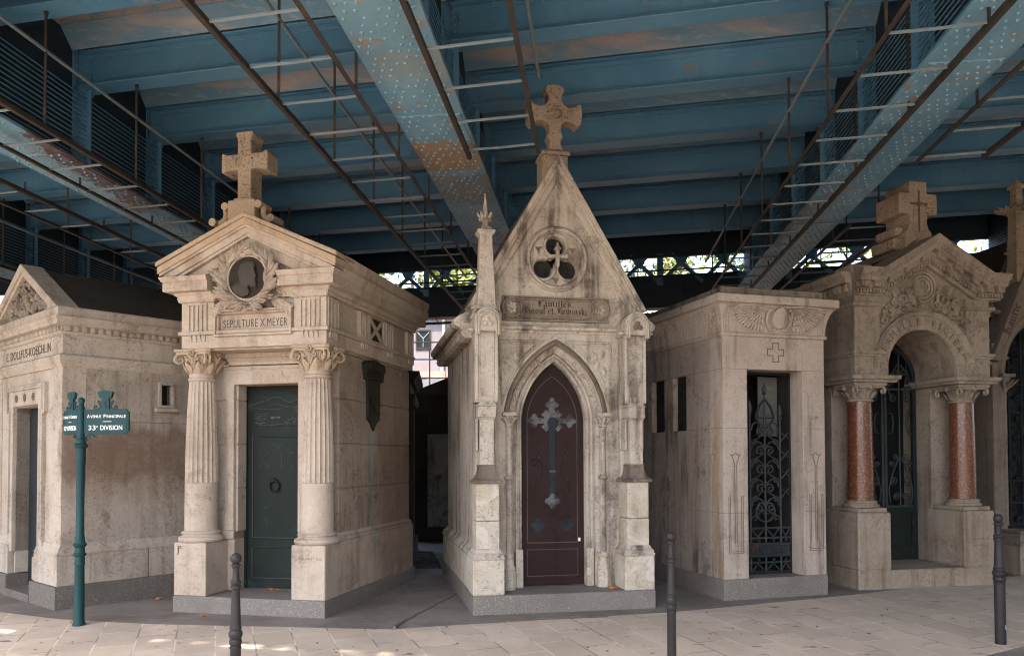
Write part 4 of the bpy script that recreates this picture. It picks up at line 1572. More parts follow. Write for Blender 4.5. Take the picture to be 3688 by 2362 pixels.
# ------------------------------------------------------------------ the gothic tomb with the steep gable
def tomb_pinoul():
    t = thing('mausoleum', 'gothic chapel tomb with steep gable, trefoil window, tall stone cross and maroon pointed door', 'tomb', (-.418, 8.401, 0), rad(11), 'mausoleums along the avenue')
    S, O, D = M['pinoul'], M['pinoul_old'], M['pinoul_dark']
    W = 2.04
    mb = MB()
    mb.box(0, W, 0, 3.12, -.12, .195)
    pl = mb.build('plinth', M['granite'], t, bevel=.006)
    mb = MB()
    for y in (.9, 1.9):
        mb.box(-.003, .2, y, y + .006, -.1, .194)
    mb.build('plinth_joint', M['granite_dirty'], pl)
    # side and back walls
    mb = MB()
    mb.box(.012, .30, .33, 3.10, .195, .575)
    mb.box(W - .30, W - .012, .33, 3.10, .195, .575)
    mb.box(.2, W - .2, 2.85, 3.10, .195, .575)
    mb.build('dado', O, t, bevel=.006)
    mb = MB()
    mb.box(.075, .30, .30, 3.04, .575, 3.06)
    mb.box(W - .30, W - .075, .30, 3.04, .575, 3.06)
    mb.box(.2, W - .2, 2.85, 3.04, .575, 3.06)
    mb.build('wall', S, t, bevel=.006)
    mb = MB()
    pr = [(-.07, .575), (-.002, .575), (.006, .60), (-.012, .612), (-.01, .635), (-.04, .65), (-.065, .685), (-.09, .685), (-.09, .575)]
    for a, b in ((.0, 1), (W, -1)):
        m2 = MB()
        m2.plan([(0, 3.1), (0, .36)] if b == 1 else [(W, .36), (W, 3.1)], [(o, z) for o, z in pr], False)
        mb.add(m2.v, m2.f)
    mb.build('base_moulding', S, t, smooth=35)
    # front wall with the pointed opening, and the archivolt rings
    zs, hh, a0 = 2.05, .70, .375
    cx = 1.005
    mb = MB()
    op = pointed(cx, .545, zs, .885, .195, 14)
    mb.fprism([(.28, .195), (.28, 3.08), (W - .28, 3.08), (W - .28, .195)] + op, .36, .62)
    fw = mb.build('front_wall', S, t, bevel=.004)

    def ring(name, a, h, w, y0, y1, mat, z0=.195, prof=None, bev=.004):
        m = MB()
        p = prof or [(0, y1), (0, y0), (w, y0), (w, y1)]
        m.front(pointed(cx, a, zs, h, z0, 16), p)
        return m.build(name, mat, fw, bevel=bev) if prof is None else m.build(name, mat, fw, smooth=40)
    ring('arch_moulding', .375, .70, .0, 0, 0, S, .60, [(0, .66), (0, .475), (.010, .455), (.028, .455), (.034, .475), (.05, .478), (.056, .455), (.076, .45), (.084, .47), (.10, .47), (.10, .66)])
    ring('arch_moulding', .472, .795, .0, 0, 0, S, .195, [(0, .62), (0, .44), (.012, .42), (.075, .40), (.085, .405), (.085, .62)])
    ring('hood_moulding', .552, .887, .0, 0, 0, D, zs + .10, [(0, .5), (0, .33), (.012, .315), (.028, .322), (.058, .36), (.058, .5)])
    for s in (-1, 1):
        mb = MB()
        mb.box(cx + s * .415 - .04, cx + s * .415 + .045, .43, .62, .195, .625)
        mb.build('jamb_block', O, fw, bevel=.006)
    # running leaves carved in the hollow of the arch
    random.seed(9)
    mb = MB()
    path = pointed(cx, .513, zs, .838, None, 15)
    for k, (x, z) in enumerate(path):
        if 12 <= k <= 18 or k < 2 or k > 28:
            continue
        for q in range(4):
            mb.leaf((x + random.uniform(-.02, .02), .40, z + random.uniform(-.02, .02)), (random.uniform(-1, 1), 0, random.uniform(-1, 1)), (0, -1, 0), .05, .024, .02, .1)
        mb.ball((x, .395, z), .014, 6, 5)
    mb.build('arch_leaves', S, fw, smooth=50)
    # colonnettes
    for s in (-1, 1):
        x = cx + s * .545
        y = .36
        mb = MB()
        mb.lathe([(.037, .58), (.036, 2.02)], x, y, 14)
        c = mb.build('colonnette', S, t, smooth=50)
        mb = MB()
        mb.lathe([(.075, .195), (.075, .395), (.066, .40), (.07, .42), (.07, .445), (.058, .455), (.052, .49), (.048, .53), (.058, .545), (.056, .565), (.04, .585)], x, y, 8, PI / 8)
        mb.build('colonnette_base', O, c, bevel=.003)
        mb = MB()
        mb.lathe([(.036, 1.405), (.05, 1.42), (.058, 1.435), (.05, 1.45), (.036, 1.462)], x, y, 14)
        mb.build('annulet', S, c, smooth=50)
        mb = MB()
        mb.lathe([(.037, 2.0), (.05, 2.012), (.046, 2.03), (.042, 2.04), (.05, 2.09), (.068, 2.13)], x, y, 14)
        mb.box(x - .078, x + .078, y - .078, y + .08, 2.128, 2.165)
        for k in range(8):
            an = 2 * PI * k / 8
            d = Vector((math.cos(an), math.sin(an), 0))
            mb.leaf(Vector((x, y, 2.035)) + d * .04, Vector((0, 0, 1)) + d * .5, d, .09, .045, .02, .25)
            mb.ball((x + d.x * .066, y + d.y * .066, 2.105), .014, 6, 4)
        mb.build('colonnette_capital', S, c, smooth=45)
    # corner pillars of the front
    for s, xa in ((0, 0.0), (1, 1.69)):
        mb = MB()
        mb.box(xa + .002, xa + .345, .008, .38, .195, .575)
        p = mb.build('corner_pillar', O, t, bevel=.010)
        mb = MB()
        mb.plan(rect(xa + .04, xa + .305, .045, .35), [(-.05, .575), (.038, .575), (.044, .595), (.03, .61), (.034, .632), (.012, .648), (.0, .685), (-.05, .685)])
        mb.build('pillar_moulding', S, p, smooth=30)
        mb = MB()
        mb.box(xa + .045, xa + .298, .05, .36, .68, .98)
        mb.box(xa + .047, xa + .296, .052, .36, .984, 1.395)
        mb.build('lower_shaft', O, p, bevel=.008)
        mb = MB()
        xc = xa + .171
        mb.taper(xc - .15, xc + .15, .02, .36, 1.385, xc - .155, xc + .155, .012, .36, 1.41)
        mb.taper(xc - .155, xc + .155, .012, .36, 1.41, xc - .125, xc + .125, .05, .36, 1.435)
        for k in range(6):
            f = [.118, .105, .096, .089, .085, .083, .082]
            mb.taper(xc - f[k], xc + f[k], .05 + .118 - f[k], .36, 1.435 + k * .022, xc - f[k + 1], xc + f[k + 1], .05 + .118 - f[k + 1], .36, 1.457 + k * .022)
        mb.box(xc - .088, xc + .088, .078, .36, 1.567, 1.582)
        mb.build('ledge', D, p, bevel=.003)
        mb = MB()
        mb.box(xc - .076, xc + .076, .09, .36, 1.58, 2.09)
        for q in (-1, 1):
            mb.box(xc + q * .098 - .012, xc + q * .098 + .012, .16, .36, 1.74, 2.09)
        mb.build('middle_shaft', S, p, bevel=.006)
        mb = MB()
        mb.box(xc - .088, xc + .088, .08, .36, 2.075, 2.095)
        mb.box(xc - .098, xc + .098, .066, .36, 2.095, 2.215)
        mb.taper(xc - .108, xc + .108, .056, .36, 2.215, xc - .07, xc + .07, .10, .36, 2.28)
        mb.box(xc - .07, xc + .07, .10, .36, 2.275, 2.33)
        mb.build('pillar_cap', S, p, bevel=.006)
        mb = MB()
        mb.box(xc - .125, xc + .125, .115, .40, 2.26, 3.05)
        for q in (-1, 1):
            mb.box(xc + q * .078 - .008, xc + q * .078 + .008, .106, .12, 2.35, 3.03)
            mb.box(xc + q * .108 - .016, xc + q * .108 + .016, .098, .12, 2.28, 3.05)
        mb.build('upper_shaft', S, p, bevel=.005)
        # round hood with a small trefoil niche
        mb = MB()
        arc = rounded(xc, .14, 3.14, 3.02, 16)
        mb.fprism(arc, .02, .42)
        hd = mb.build('round_hood', S, p, bevel=.004)
        mb = MB()
        mb.front(rounded(xc, .085, 3.12, 2.98, 14), [(0, .03), (0, .004), (.012, -.004), (.022, .006), (.036, .0), (.05, .012), (.05, .03)])
        mb.build('hood_moulding', S, hd, smooth=40)
        mb = MB()
        for dx, dz in ((-.028, 0), (.028, 0), (0, .045)):
            mb.ball((xc + dx, .014, 3.10 + dz), .030, 8, 6, 1, .4, 1)
        mb.build('trefoil_niche', D if s else S, hd, smooth=50)
        # little scroll ends of the gutter beside the hood
        mb = MB()
        q = 1 if s == 0 else -1
        for e in (-1, 1):
            mb.ball((xc + e * .165, .10, 3.045), .035, 8, 6, 1.2, 1, .6)
        mb.build('hood_stop', S, hd, smooth=50)
        if s == 0:
            mb = MB()
            mb.taper(xc - .115, xc + .115, .07, .30, 3.27, xc - .098, xc + .098, .09, .285, 3.32)
            mb.taper(xc - .098, xc + .098, .09, .286, 3.32, xc - .066, xc + .066, .122, .254, 4.09)
            ob = mb.build('pinnacle', S, p, bevel=.005)
            mb = MB()
            mb.taper(xc - .062, xc + .062, .094, .12, 3.42, xc - .038, xc + .038, .112, .135, 4.0)
            mb.build('pinnacle_panel', S, ob)
            mb = MB()
            mb.plan(rect(xc - .066, xc + .066, .122, .254), [(-.03, 4.085), (.008, 4.085), (.03, 4.115), (.03, 4.14), (-.03, 4.16)])
            mb.taper(xc - .07, xc + .07, .118, .258, 4.155, xc - .04, xc + .04, .148, .228, 4.19)
            mb.lathe([(.036, 4.185), (.03, 4.24), (.038, 4.25), (.034, 4.30), (.030, 4.36), (.004, 4.56)], xc, .188, 8, PI / 8)
            for k in range(8):
                an = 2 * PI * k / 8
                d = Vector((math.cos(an), math.sin(an), 0))
                mb.leaf(Vector((xc, .188, 4.25)) + d * .03, Vector((0, 0, 1)) + d * .75, d, .115, .045, .022, -.15)
                mb.ball((xc + d.x * .058, .188 + d.y * .058, 4.265), .016, 6, 4)
            mb.build('finial', S, ob, smooth=35)
    # cornice between the pillars
    mb = MB()
    mb.plan([(.30, .36), (W - .30, .36)], [(-.05, 3.06), (.01, 3.06), (.02, 3.085), (.05, 3.10), (.055, 3.125), (.03, 3.155), (-.05, 3.155)], False)
    mb.build('cornice', S, t, smooth=30)
    # carved spandrels
    for s in (-1, 1):
        mb = MB()
        tri = [(cx + s * .62, 2.94), (cx + s * .24, 2.94), (cx + s * .40, 2.80), (cx + s * .55, 2.56), (cx + s * .62, 2.30)]
        if s > 0:
            tri = tri[::-1]
        mb.front(tri, [(0, .345), (-.012, .34), (-.022, .352), (-.034, .345), (-.046, .36), (0, .36)], True)
        sp = mb.build('spandrel_frame', S, t)
        mb = MB()
        for (u, v, a) in ((.50, 2.78, 2.4), (.50, 2.78, .9), (.50, 2.76, -1.9), (.50, 2.80, 3.6), (.54, 2.70, -1.2)):
            mb.leaf((cx + s * u, .355, v), (s * math.cos(a), 0, math.sin(a)), (0, -1, 0), .12, .075, .025, .05)
        mb.build('spandrel_leaf', S, sp, smooth=50)
    # gable
    gx0, ga = 1.02, 5.085
    k = 1.70
    yg = .33

    def gp(d, zb):
        """gable outline lowered by d, cut at zb"""
        return [(gx0 - (ga - d - zb) / k, zb), (gx0, ga - d), (gx0 + (ga - d - zb) / k, zb)]
    mb = MB()
    # wall of the gable with the round hole for the window
    nseg = 36
    tc = (1.012, 3.91)
    tri = gp(.12, 3.155)
    hole = [(tc[0] + .335 * math.cos(2 * PI * i / nseg), tc[1] + .335 * math.sin(2 * PI * i / nseg)) for i in range(nseg)]
    # split into two halves so that each is a simple polygon
    up = [h for h in hole if h[0] <= tc[0] + 1e-6]
    lft = [tri[1]] + [(tc[0], tc[1] + .335)] + sorted([h for h in hole if h[0] < tc[0] - 1e-4], key=lambda p: -math.atan2(p[1] - tc[1], -(p[0] - tc[0]))) + [(tc[0], tc[1] - .335), (tc[0], 3.155), tri[0]]
    rgt = [tri[1]] + [(tc[0], tc[1] + .335)] + sorted([h for h in hole if h[0] > tc[0] + 1e-4], key=lambda p: -math.atan2(p[1] - tc[1], p[0] - tc[0])) + [(tc[0], tc[1] - .335), (tc[0], 3.155), tri[2]]
    mb.fprism(lft, yg + .03, .62)
    mb.fprism(rgt, yg + .03, .62)
    gb = mb.build('gable', S, t)
    for (d0, d1, y0, bz) in ((0, .10, yg - .10, 3.33), (.085, .16, yg - .075, 3.30), (.15, .18, yg - .045, 3.26), (.17, .28, yg - .02, 3.2), (.27, .305, yg + .005, 3.2)):
        mb = MB()
        A, B = gp(d0, bz), gp(d1, bz)
        mb.fprism([A[0], A[1], A[2], B[2], B[1], B[0]], y0, yg + .2)
        mb.build('raking_moulding', S, gb, bevel=.005)
    # steep roof
    mb = MB()
    for s in (-1, 1):
        e = gx0 + s * (ga - .02 - 3.10) / k
        P = [(gx0, ga - .02), (e, 3.10), (e - s * .10, 3.10), (gx0, ga - .19)]
        mb.fprism(P, yg + .1, 3.18)
    mb.build('roof', D, t)
    for s in (-1, 1):
        mb = MB()
        q = [(-.02, 2.99), (-.06, 3.01), (-.075, 3.05), (-.06, 3.075), (-.10, 3.11), (-.15, 3.135), (-.16, 3.19), (-.10, 3.24), (.03, 3.30), (.1, 3.0)]
        mb.prism([((a if s < 0 else W - a), z) for a, z in q], .36, 3.2, lambda u, v, w: (u, w, v))
        mb.build('eaves_moulding', S, t, smooth=30)
    # trefoil window
    mb = MB()
    mb.front(hole, [(.045, yg + .035), (.04, yg + .005), (.022, yg - .012), (.008, yg + .01), (-.008, yg + .014), (-.02, yg + .0), (-.035, yg + .02), (-.035, yg + .16), (.045, yg + .16)], True)
    wn = mb.build('trefoil_window', S, gb, smooth=40)
    lobes = [(tc[0], tc[1] + .155), (tc[0] - .145, tc[1] - .105), (tc[0] + .145, tc[1] - .105)]
    mb = MB()
    # tracery plate: the disc less the three lobes, as a radial strip mesh
    N = 120
    inner, outer = [], []
    for i in range(N):
        a = 2 * PI * i / N
        dx, dz = math.cos(a), math.sin(a)
        best = .03
        for lx, lz in lobes:
            ux, uz = lx - tc[0], lz - tc[1]
            b = ux * dx + uz * dz
            c = ux * ux + uz * uz - .128 ** 2
            q = b * b - c
            if q > 0:
                best = max(best, b + math.sqrt(q))
        inner.append((tc[0] + best * dx, tc[1] + best * dz))
        outer.append((tc[0] + .31 * dx, tc[1] + .31 * dz))
    vs = []
    for y in (yg + .045, yg + .15):
        for (a, b) in zip(inner, outer):
            vs.append((a[0], y, a[1]))
            vs.append((b[0], y, b[1]))
    fs = []
    for i in range(N):
        j = (i + 1) % N
        fs.append((2 * i, 2 * i + 1, 2 * j + 1, 2 * j))
        fs.append((2 * i, 2 * j, 2 * N + 2 * j, 2 * N + 2 * i))
    mb.add(vs, fs)
    for lx, lz in lobes:
        an0 = math.atan2(lz - tc[1], lx - tc[0])
        arc = [(lx + .128 * math.cos(an0 + PI * .82 * (q / 15 * 2 - 1)), lz + .128 * math.sin(an0 + PI * .82 * (q / 15 * 2 - 1))) for q in range(16)]
        mb.front(arc, [(-.02, yg + .05), (-.006, yg + .03), (.012, yg + .03), (.02, yg + .05), (.012, yg + .15), (-.02, yg + .15)])
    mb.build('tracery', S, wn, smooth=35)
    for q in range(3):
        a = PI / 2 + PI / 3 + q * 2 * PI / 3
        mb = MB()
        c = (tc[0] + .235 * math.cos(a), tc[1] + .235 * math.sin(a))
        mb.fprism([(c[0] + .04 * math.cos(a), c[1] + .04 * math.sin(a)), (c[0] + .055 * math.cos(a + 2.2), c[1] + .055 * math.sin(a + 2.2)), (c[0] + .02 * math.cos(a + PI), c[1] + .02 * math.sin(a + PI)), (c[0] + .055 * math.cos(a - 2.2), c[1] + .055 * math.sin(a - 2.2))], yg + .035, yg + .06)
        mb.build('tracery_eyelet', D, wn)
    mb = MB()
    for lx, lz in lobes:
        n = 20
        mb.fprism([(lx + .122 * math.cos(2 * PI * i / n), lz + .122 * math.sin(2 * PI * i / n)) for i in range(n)], yg + .135, yg + .14)
    mb.build('window_void', M['inside'], wn)
    mb = MB()
    for lx, lz in lobes:
        st = [(lx + .075 * math.cos(PI / 2 + 4 * PI / 5 * i), yg + .13, lz + .075 * math.sin(PI / 2 + 4 * PI / 5 * i)) for i in range(6)]
        mb.tube(st, .006, 4)
        mb.tube([(lx + .028 * math.cos(2 * PI * i / 12), yg + .128, lz + .028 * math.sin(2 * PI * i / 12)) for i in range(13)], .008, 4)
    mb.build('star_grille', M['iron'], wn)
    mb = MB()
    c = (tc[0] + .015, tc[1] + .03)
    P = [(-.018, -.11), (-.018, -.02), (-.085, -.015), (-.105, -.03), (-.125, .0), (-.105, .03), (-.085, .015), (-.018, .02), (-.02, .075), (-.045, .09), (-.02, .105), (0, .17), (.02, .105), (.045, .09), (.02, .075), (.018, .02), (.085, .015), (.105, .03), (.125, 0), (.105, -.03), (.085, -.015), (.018, -.02), (.018, -.11), (0, -.14)]
    mb.fprism([(c[0] + u, c[1] + v) for u, v in P], yg - .02, yg + .07)
    mb.build('window_cross', S, wn, bevel=.006)
    # name panel with rosettes
    mb = MB()
    mb.box(.386, 1.63, yg + .012, yg + .06, 3.195, 3.475)
    pn = mb.build('name_panel', M['pinoul_panel'], t)
    mb = MB()
    mb.front(rect(.386, 1.63, 3.195, 3.475), [(0, yg + .05), (0, yg - .006), (-.014, yg - .006), (-.02, yg + .014), (-.02, yg + .05)], True)
    pill = rounded(1.37 - .02, .085, 3.347, None, 12, -PI / 2, PI / 2) + [(.645 + .085 * math.cos(a), 3.347 + .085 * math.sin(a)) for a in [PI / 2 + PI * i / 12 for i in range(13)]]
    mb.front(pill, [(-.006, yg + .02), (0, yg - .01), (.012, yg - .016), (.026, yg + .004), (.034, yg - .004), (.044, yg + .02)], True)
    for x in (.50, 1.515):
        mb.front([(x + .095 * math.cos(2 * PI * i / 28), 3.347 + .095 * math.sin(2 * PI * i / 28)) for i in range(28)], [(0, yg + .02), (.004, yg - .01), (.018, yg - .016), (.032, yg + .004), (.04, yg + .02)], True)
    mb.build('panel_moulding', M['pinoul_panel'], pn, smooth=40)
    for x in (.50, 1.515):
        mb = MB()
        rosette(mb, (x, 3.347), .07, yg + .008, 7)
        mb.build('rosette', S, pn, smooth=50)
    mb = MB()
    black_into(mb, 'Familles', (.985, yg + .0105, 3.365), (1, 0, 0), (0, 0, 1), .05, .40, .22, .0015)
    black_into(mb, 'Pinoul et Nowinski', (1.0, yg + .0105, 3.283), (1, 0, 0), (0, 0, 1), .048, .74, .22, .0015)
    mb.build('lettering', M['roof_moss'], pn)
    # ridge block and the great cross
    mb = MB()
    mb.box(.865, 1.165, yg + .05, yg + .34, 4.6, 5.11)
    mb.box(.85, 1.18, yg + .005, yg + .355, 5.11, 5.15)
    mb.taper(.90, 1.14, yg + .05, yg + .31, 5.15, .93, 1.11, yg + .08, yg + .28, 5.19)
    bk = mb.build('ridge_block', M['cross_gold'], t, bevel=.006)
    mb = MB()
    px, pz = 1.03, 5.625
    half = [(.0, 0)]
    # right half of a cross with flared, pointed arm ends and a knop on the stem
    R = [(.115, -.43), (.075, -.385), (.062, -.33), (.095, -.27), (.07, -.21), (.072, -.15), (.095, -.11), (.15, -.085), (.215, -.10), (.27, -.145), (.315, -.10), (.325, -.03), (.325, .05), (.31, .12), (.285, .13), (.235, .085), (.16, .075), (.10, .11), (.075, .16), (.085, .22), (.115, .27), (.10, .315), (.04, .335)]
    P = [(px + u, pz + v) for u, v in R] + [(px - u, pz + v) for u, v in R[::-1]]
    mb.fprism(P, yg + .10, yg + .27)
    cr = mb.build('cross', M['cross_gold'], bk, bevel=.008)
    mb = MB()
    for q in range(4):
        a = PI / 4 * 0 + PI / 2 * q
        mb.ball((px + .03 * math.cos(a), yg + .10, pz + .005 + .03 * math.sin(a)), .038, 10, 6, 1, .35, 1)
    mb.tube([(px + (.072 + .008 * math.cos(4 * b)) * math.cos(b), yg + .096, pz + .005 + (.072 + .008 * math.cos(4 * b)) * math.sin(b)) for b in [2 * PI * i / 32 for i in range(33)]], .008, 5)
    mb.build('cross_flower', M['cross_gold'], bk, smooth=50)
    # the door
    mb = MB()
    mb.fprism(pointed(cx, .385, zs, .71, .205, 14), .555, .60)
    d = mb.build('door', M['door_maroon'], t)
    mb = MB()
    mb.front(pointed(cx, .292, zs + .02, .52, .70, 14), [(0, .556), (0, .549), (.008, .549), (.008, .556)])
    mb.box(cx - .30, cx + .30, .545, .556, .680, .692)
    mb.box(cx - .30, cx + .30, .549, .556, .604, .612)
    mb.box(cx - .30, cx + .30, .547, .556, .302, .312)
    mb.box(cx - .303, cx - .295, .549, .556, .31, .605)
    mb.box(cx + .295, cx + .303, .549, .556, .31, .605)
    mb.build('door_moulding', M['door_line'], d)
    mb = MB()

    def q(u, v):
        return (cx + u, 2.085 + v)

    def lobed(c, r, n=14):
        return [(c[0] + r * (1 + .22 * math.cos(4 * a)) * math.cos(a), c[1] + r * (1 + .22 * math.cos(4 * a)) * math.sin(a)) for a in [2 * PI * i / 24 for i in range(24)]]
    for c in ((0, .185), (-.21, 0), (.21, 0)):
        mb.fprism(lobed(q(*c), .068), .5525 - .0001 * c[0], .556)
    mb.fprism(lobed(q(0, 0), .10), .551, .556)
    mb.box(cx - .20, cx + .20, .5522, .556, 2.055, 2.115)
    mb.box(cx - .04, cx + .04, .5518, .556, 2.1, 2.27)
    for c in ((-.07, .07), (.07, .07), (-.07, -.07), (.07, -.07)):
        mb.fprism(lobed(q(*c), .045), .5512 - .00015 * c[0], .556)
    cp = mb.build('painted_cross', M['door_grey'], d)
    mb = MB()
    mb.box(cx - .036, cx + .036, .546, .556, 1.15, 2.06)
    mb.ball((cx + .01, .552, 2.06), .07, 12, 8, 1, .12, 1)
    mb.build('cross_stem', M['door_steel'], cp, bevel=.003)
    mb = MB()
    mb.fprism(lobed((cx, 1.16), .075), .545, .556)
    mb.build('cross_foot', M['door_grey'], cp)
    mb = MB()
    mb.box(cx - .037, cx + .037, .5435, .5465, 1.49, 1.515)
    mb.build('cross_band', M['door_line'], cp)
    mb = MB()
    for s in (-1, 1):
        mb.tube([(cx + s * x, .552, z) for x, z in ((.15, 1.74), (.175, 1.68), (.165, 1.64), (.13, 1.60), (.105, 1.54), (.11, 1.47), (.145, 1.42), (.18, 1.37), (.205, 1.31), (.215, 1.26))], .009, 5, .007)
        mb.spiral(cx + s * .215, 1.605, .552, .045, .018, PI / 2, PI / 2 - s * 1.6 * PI, .009, 14, 5)
        mb.tube([(cx + s * .13, .552, 1.60), (cx + s * .17, .552, 1.645), (cx + s * .215, .552, 1.65)], .009, 5)
        for a in (.8, 1.5, 2.4):
            mb.leaf((cx + s * .165, .553, 1.63), (s * -math.cos(a), 0, math.sin(a)), (0, -1, 0), .07, .03, .008)
            mb.leaf((cx + s * .175, .553, 1.385), (s * math.cos(a + .6), 0, math.sin(a + .4)), (0, -1, 0), .05, .024, .008)
    mb.build('door_scroll', M['door_slot'], d)
    for s in (-1, 1):
        mb = MB()
        for k in range(4):
            a = PI / 2 * k
            n = 14
            mb.fprism([(cx + s * .17 + .043 * math.cos(a) + .038 * math.cos(2 * PI * i / n), .885 + .043 * math.sin(a) + .038 * math.sin(2 * PI * i / n)) for i in range(n)], .5515 + .0002 * k, .556)
        mb.build('quatrefoil', M['door_steel'], d)
    mb = MB()
    mb.ball((cx - .352, .545, 1.48), .03, 10, 6, .75, .4, 1.3)
    mb.build('lock', M['iron'], d, smooth=50)
    mb = MB()
    mb.box(cx + .305, cx + .33, .545, .556, .695, .735)
    mb.build('paper_scrap', M['paper'], d)
    return t


tomb_pinoul()
# ------------------------------------------------------------------ the Egyptian style tomb with the winged disc
def lily(mb, fn, u0, zt):
    """an engraved lotus flower: thin fillets following its outline; fn(u, v, w) maps to space"""
    out = [(-.012, -.15), (-.022, -.10), (-.04, -.05), (-.062, -.012), (-.03, -.02), (0, .012), (.03, -.02), (.062, -.012), (.04, -.05), (.022, -.10), (.012, -.15), (-.012, -.15)]
    mb.sweep([(u0 + u, zt + v) for u, v in out], [(-.004, .001), (-.004, -.0035), (.004, -.0035), (.004, .001)], fn, False)
    return mb


def tomb_egypt():
    t = thing('mausoleum', 'plain block tomb with Egyptian winged disc cornice, small carved cross and tall iron grille', 'tomb', (2.453, 9.21, 0), rad(16.8), 'mausoleums along the avenue')
    S = M['egypt']
    W, Dp = 1.43, 2.6
    mb = MB()
    mb.box(0, W, 0, Dp, -.12, .235)
    pl = mb.build('plinth', M['granite'], t, bevel=.005)
    # walls as plates round the openings
    x0, x1 = .012, W - .008
    mb = MB()
    f = [(x0, .235), (x0, 3.09), (x1, 3.09), (x1, .235), (1.108, .235), (1.108, 2.695), (.342, 2.695), (.342, .235)]
    mb.fprism(f, .012, .30)
    mb.build('front_wall', S, t, bevel=.004)
    mb = MB()

    def side(y0, y1, z0, z1):
        mb.box(x0, .30, y0, y1, z0, z1)
    side(.301, .858, .236, 3.09)
    side(.858, 1.212, .236, 1.998)
    side(.858, 1.212, 2.70, 3.09)
    side(1.212, 1.442, .236, 3.09)
    side(1.442, 1.816, .236, 1.998)
    side(1.442, 1.816, 2.70, 3.09)
    side(1.816, Dp - .02, .236, 3.09)
    mb.box(x1 - .28, x1, .301, Dp - .02, .236, 3.09)
    mb.box(.3, x1 - .28, Dp - .3, Dp - .02, .236, 3.09)
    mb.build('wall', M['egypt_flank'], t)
    mb = MB()
    mb.box(.29, 1.16, .9, .93, .24, 2.72)
    mb.box(.33, .36, .3, .92, .24, 2.72)
    mb.box(1.1, 1.13, .3, .92, .24, 2.72)
    mb.box(.3, 1.15, .28, .93, 2.70, 2.74)
    mb.build('chapel_lining', M['inside'], t)
    # masonry joints
    mb = MB()
    for z in (2.695, 2.0, 1.005):
        for (u0, u1) in ((x0, .342), (1.108, x1)):
            if z == 2.695:
                mb.box(u0, u1, .010, .013, z - .002, z + .002)
            else:
                mb.box(u0, u1, .010, .013, z - .002, z + .002)
        mb.box(.010, .013, .012, .85 if z == 2.0 else Dp - .1, z - .002, z + .002)
    mb.build('masonry_joint', M['ink_soft'], t)
    # slit windows on the flank
    for y0, y1 in ((.858, 1.212), (1.442, 1.816)):
        mb = MB()
        mb.box(.085, .095, y0 + .002, y1 - .002, 2.0, 2.70)
        w = mb.build('slit_window', M['inside'], t)
        mb = MB()
        for k in range(5):
            z = 2.06 + k * .13
            mb.tube([(.078, y0 + .02 + (y1 - y0 - .04) * i / 8, z + .05 * math.sin(i * 1.2)) for i in range(9)], .007, 4)
        mb.tube([(.078, (y0 + y1) / 2, 2.0), (.078, (y0 + y1) / 2, 2.7)], .008, 5)
        mb.build('window_grille', M['iron'], w)
    # engraved lotus shafts
    def shaft(fn, u, w, nm):
        mb = MB()
        lily(mb, fn, u, 1.70)

        def fillet(a, b):
            d = Vector((b[0] - a[0], b[1] - a[1])).normalized() * .0035
            n = (-d.y, d.x)
            mb.prism([(a[0] + n[0], a[1] + n[1]), (b[0] + n[0], b[1] + n[1]), (b[0] - n[0], b[1] - n[1]), (a[0] - n[0], a[1] - n[1])], .001, -.0035, fn)
        for e in (-.013, .013):
            fillet((u + e, 1.545), (u + e, .65))
        for e in (-w, -w + .022, w - .022, w):
            fillet((u + e, 1.21), (u + e, .535 if abs(e) == w else .555))
        fillet((u - w, .535), (u + w, .535))
        fillet((u - w + .022, .557), (u + w - .022, .557))
        mb.build('carved_lotus', M['ink_soft'] if nm == 'f' else M['ink_pale'], t)
    for u in (.175, 1.285):
        shaft(lambda a, b, c: (a, .012 + c, b), u, .095, 'f')
    for u in (.24, .635, 1.03, 1.43, 1.83):
        shaft(lambda a, b, c: (.012 + c, a, b), u, .115, 's')
    # torus, cavetto and slabs
    mb = MB()
    mb.plan(rect(x0, x1, .012, Dp - .02), [(.028 * math.cos(a), 3.105 + .028 * math.sin(a)) for a in [2 * PI * i / 12 for i in range(12)]])
    mb.build('torus', S, t, smooth=50)
    mb = MB()
    cv = [(-.1, 3.13)] + [(.012 + .118 * (1 - math.cos(q / 8 * PI / 2)) ** 1.0, 3.13 + .325 * math.sin(q / 8 * PI / 2)) for q in range(9)] + [(-.1, 3.455)]
    mb.plan(rect(x0, x1, .012, Dp - .02), cv)
    mb.box(x0 + .02, x1 - .02, .05, Dp - .05, 3.08, 3.46)
    ca = mb.build('cavetto_cornice', S, t, smooth=40)

    def cav(z):
        s = min(1, max(0, (z - 3.13) / .325))
        return .012 + .118 * (1 - math.sqrt(max(0, 1 - s * s)))
    # palm ribs standing on the hollow
    mb = MB()
    zz = [3.135 + .31 * i / 7 for i in range(8)]
    y = .05
    while y < Dp - .05:
        mb.tube([(x0 - cav(z) - .002, y, z) for z in zz], .0135, 4)
        y += .043
    for x in (.03, .062, .094, 1.335, 1.367, 1.40):
        mb.tube([(x, .012 - cav(z) - .002, z) for z in zz], .013, 4)
    rb = mb.build('palm_ribs', S, ca, smooth=60)
    rb['kind'] = 'stuff'
    mb = MB()
    mb.plan(rect(x0, x1, .012, Dp - .02), [(-.1, 3.457), (.128, 3.457), (.132, 3.465), (.132, 3.545), (.125, 3.555), (-.1, 3.555)])
    mb.box(x0 + .02, x1 - .02, .05, Dp - .05, 3.40, 3.553)
    mb.build('cornice_slab', M['egypt'], t, bevel=.004)
    mb = MB()
    mb.box(x0 + .005, x1 - .0, .02, Dp - .02, 3.556, 3.665)
    mb.build('roof_slab', stone('slab_streaked', (.26, .22, .18), (.17, .14, .115), (.06, .048, .04), .5, 1.0, off=83, patch=.8), t, bevel=.006)
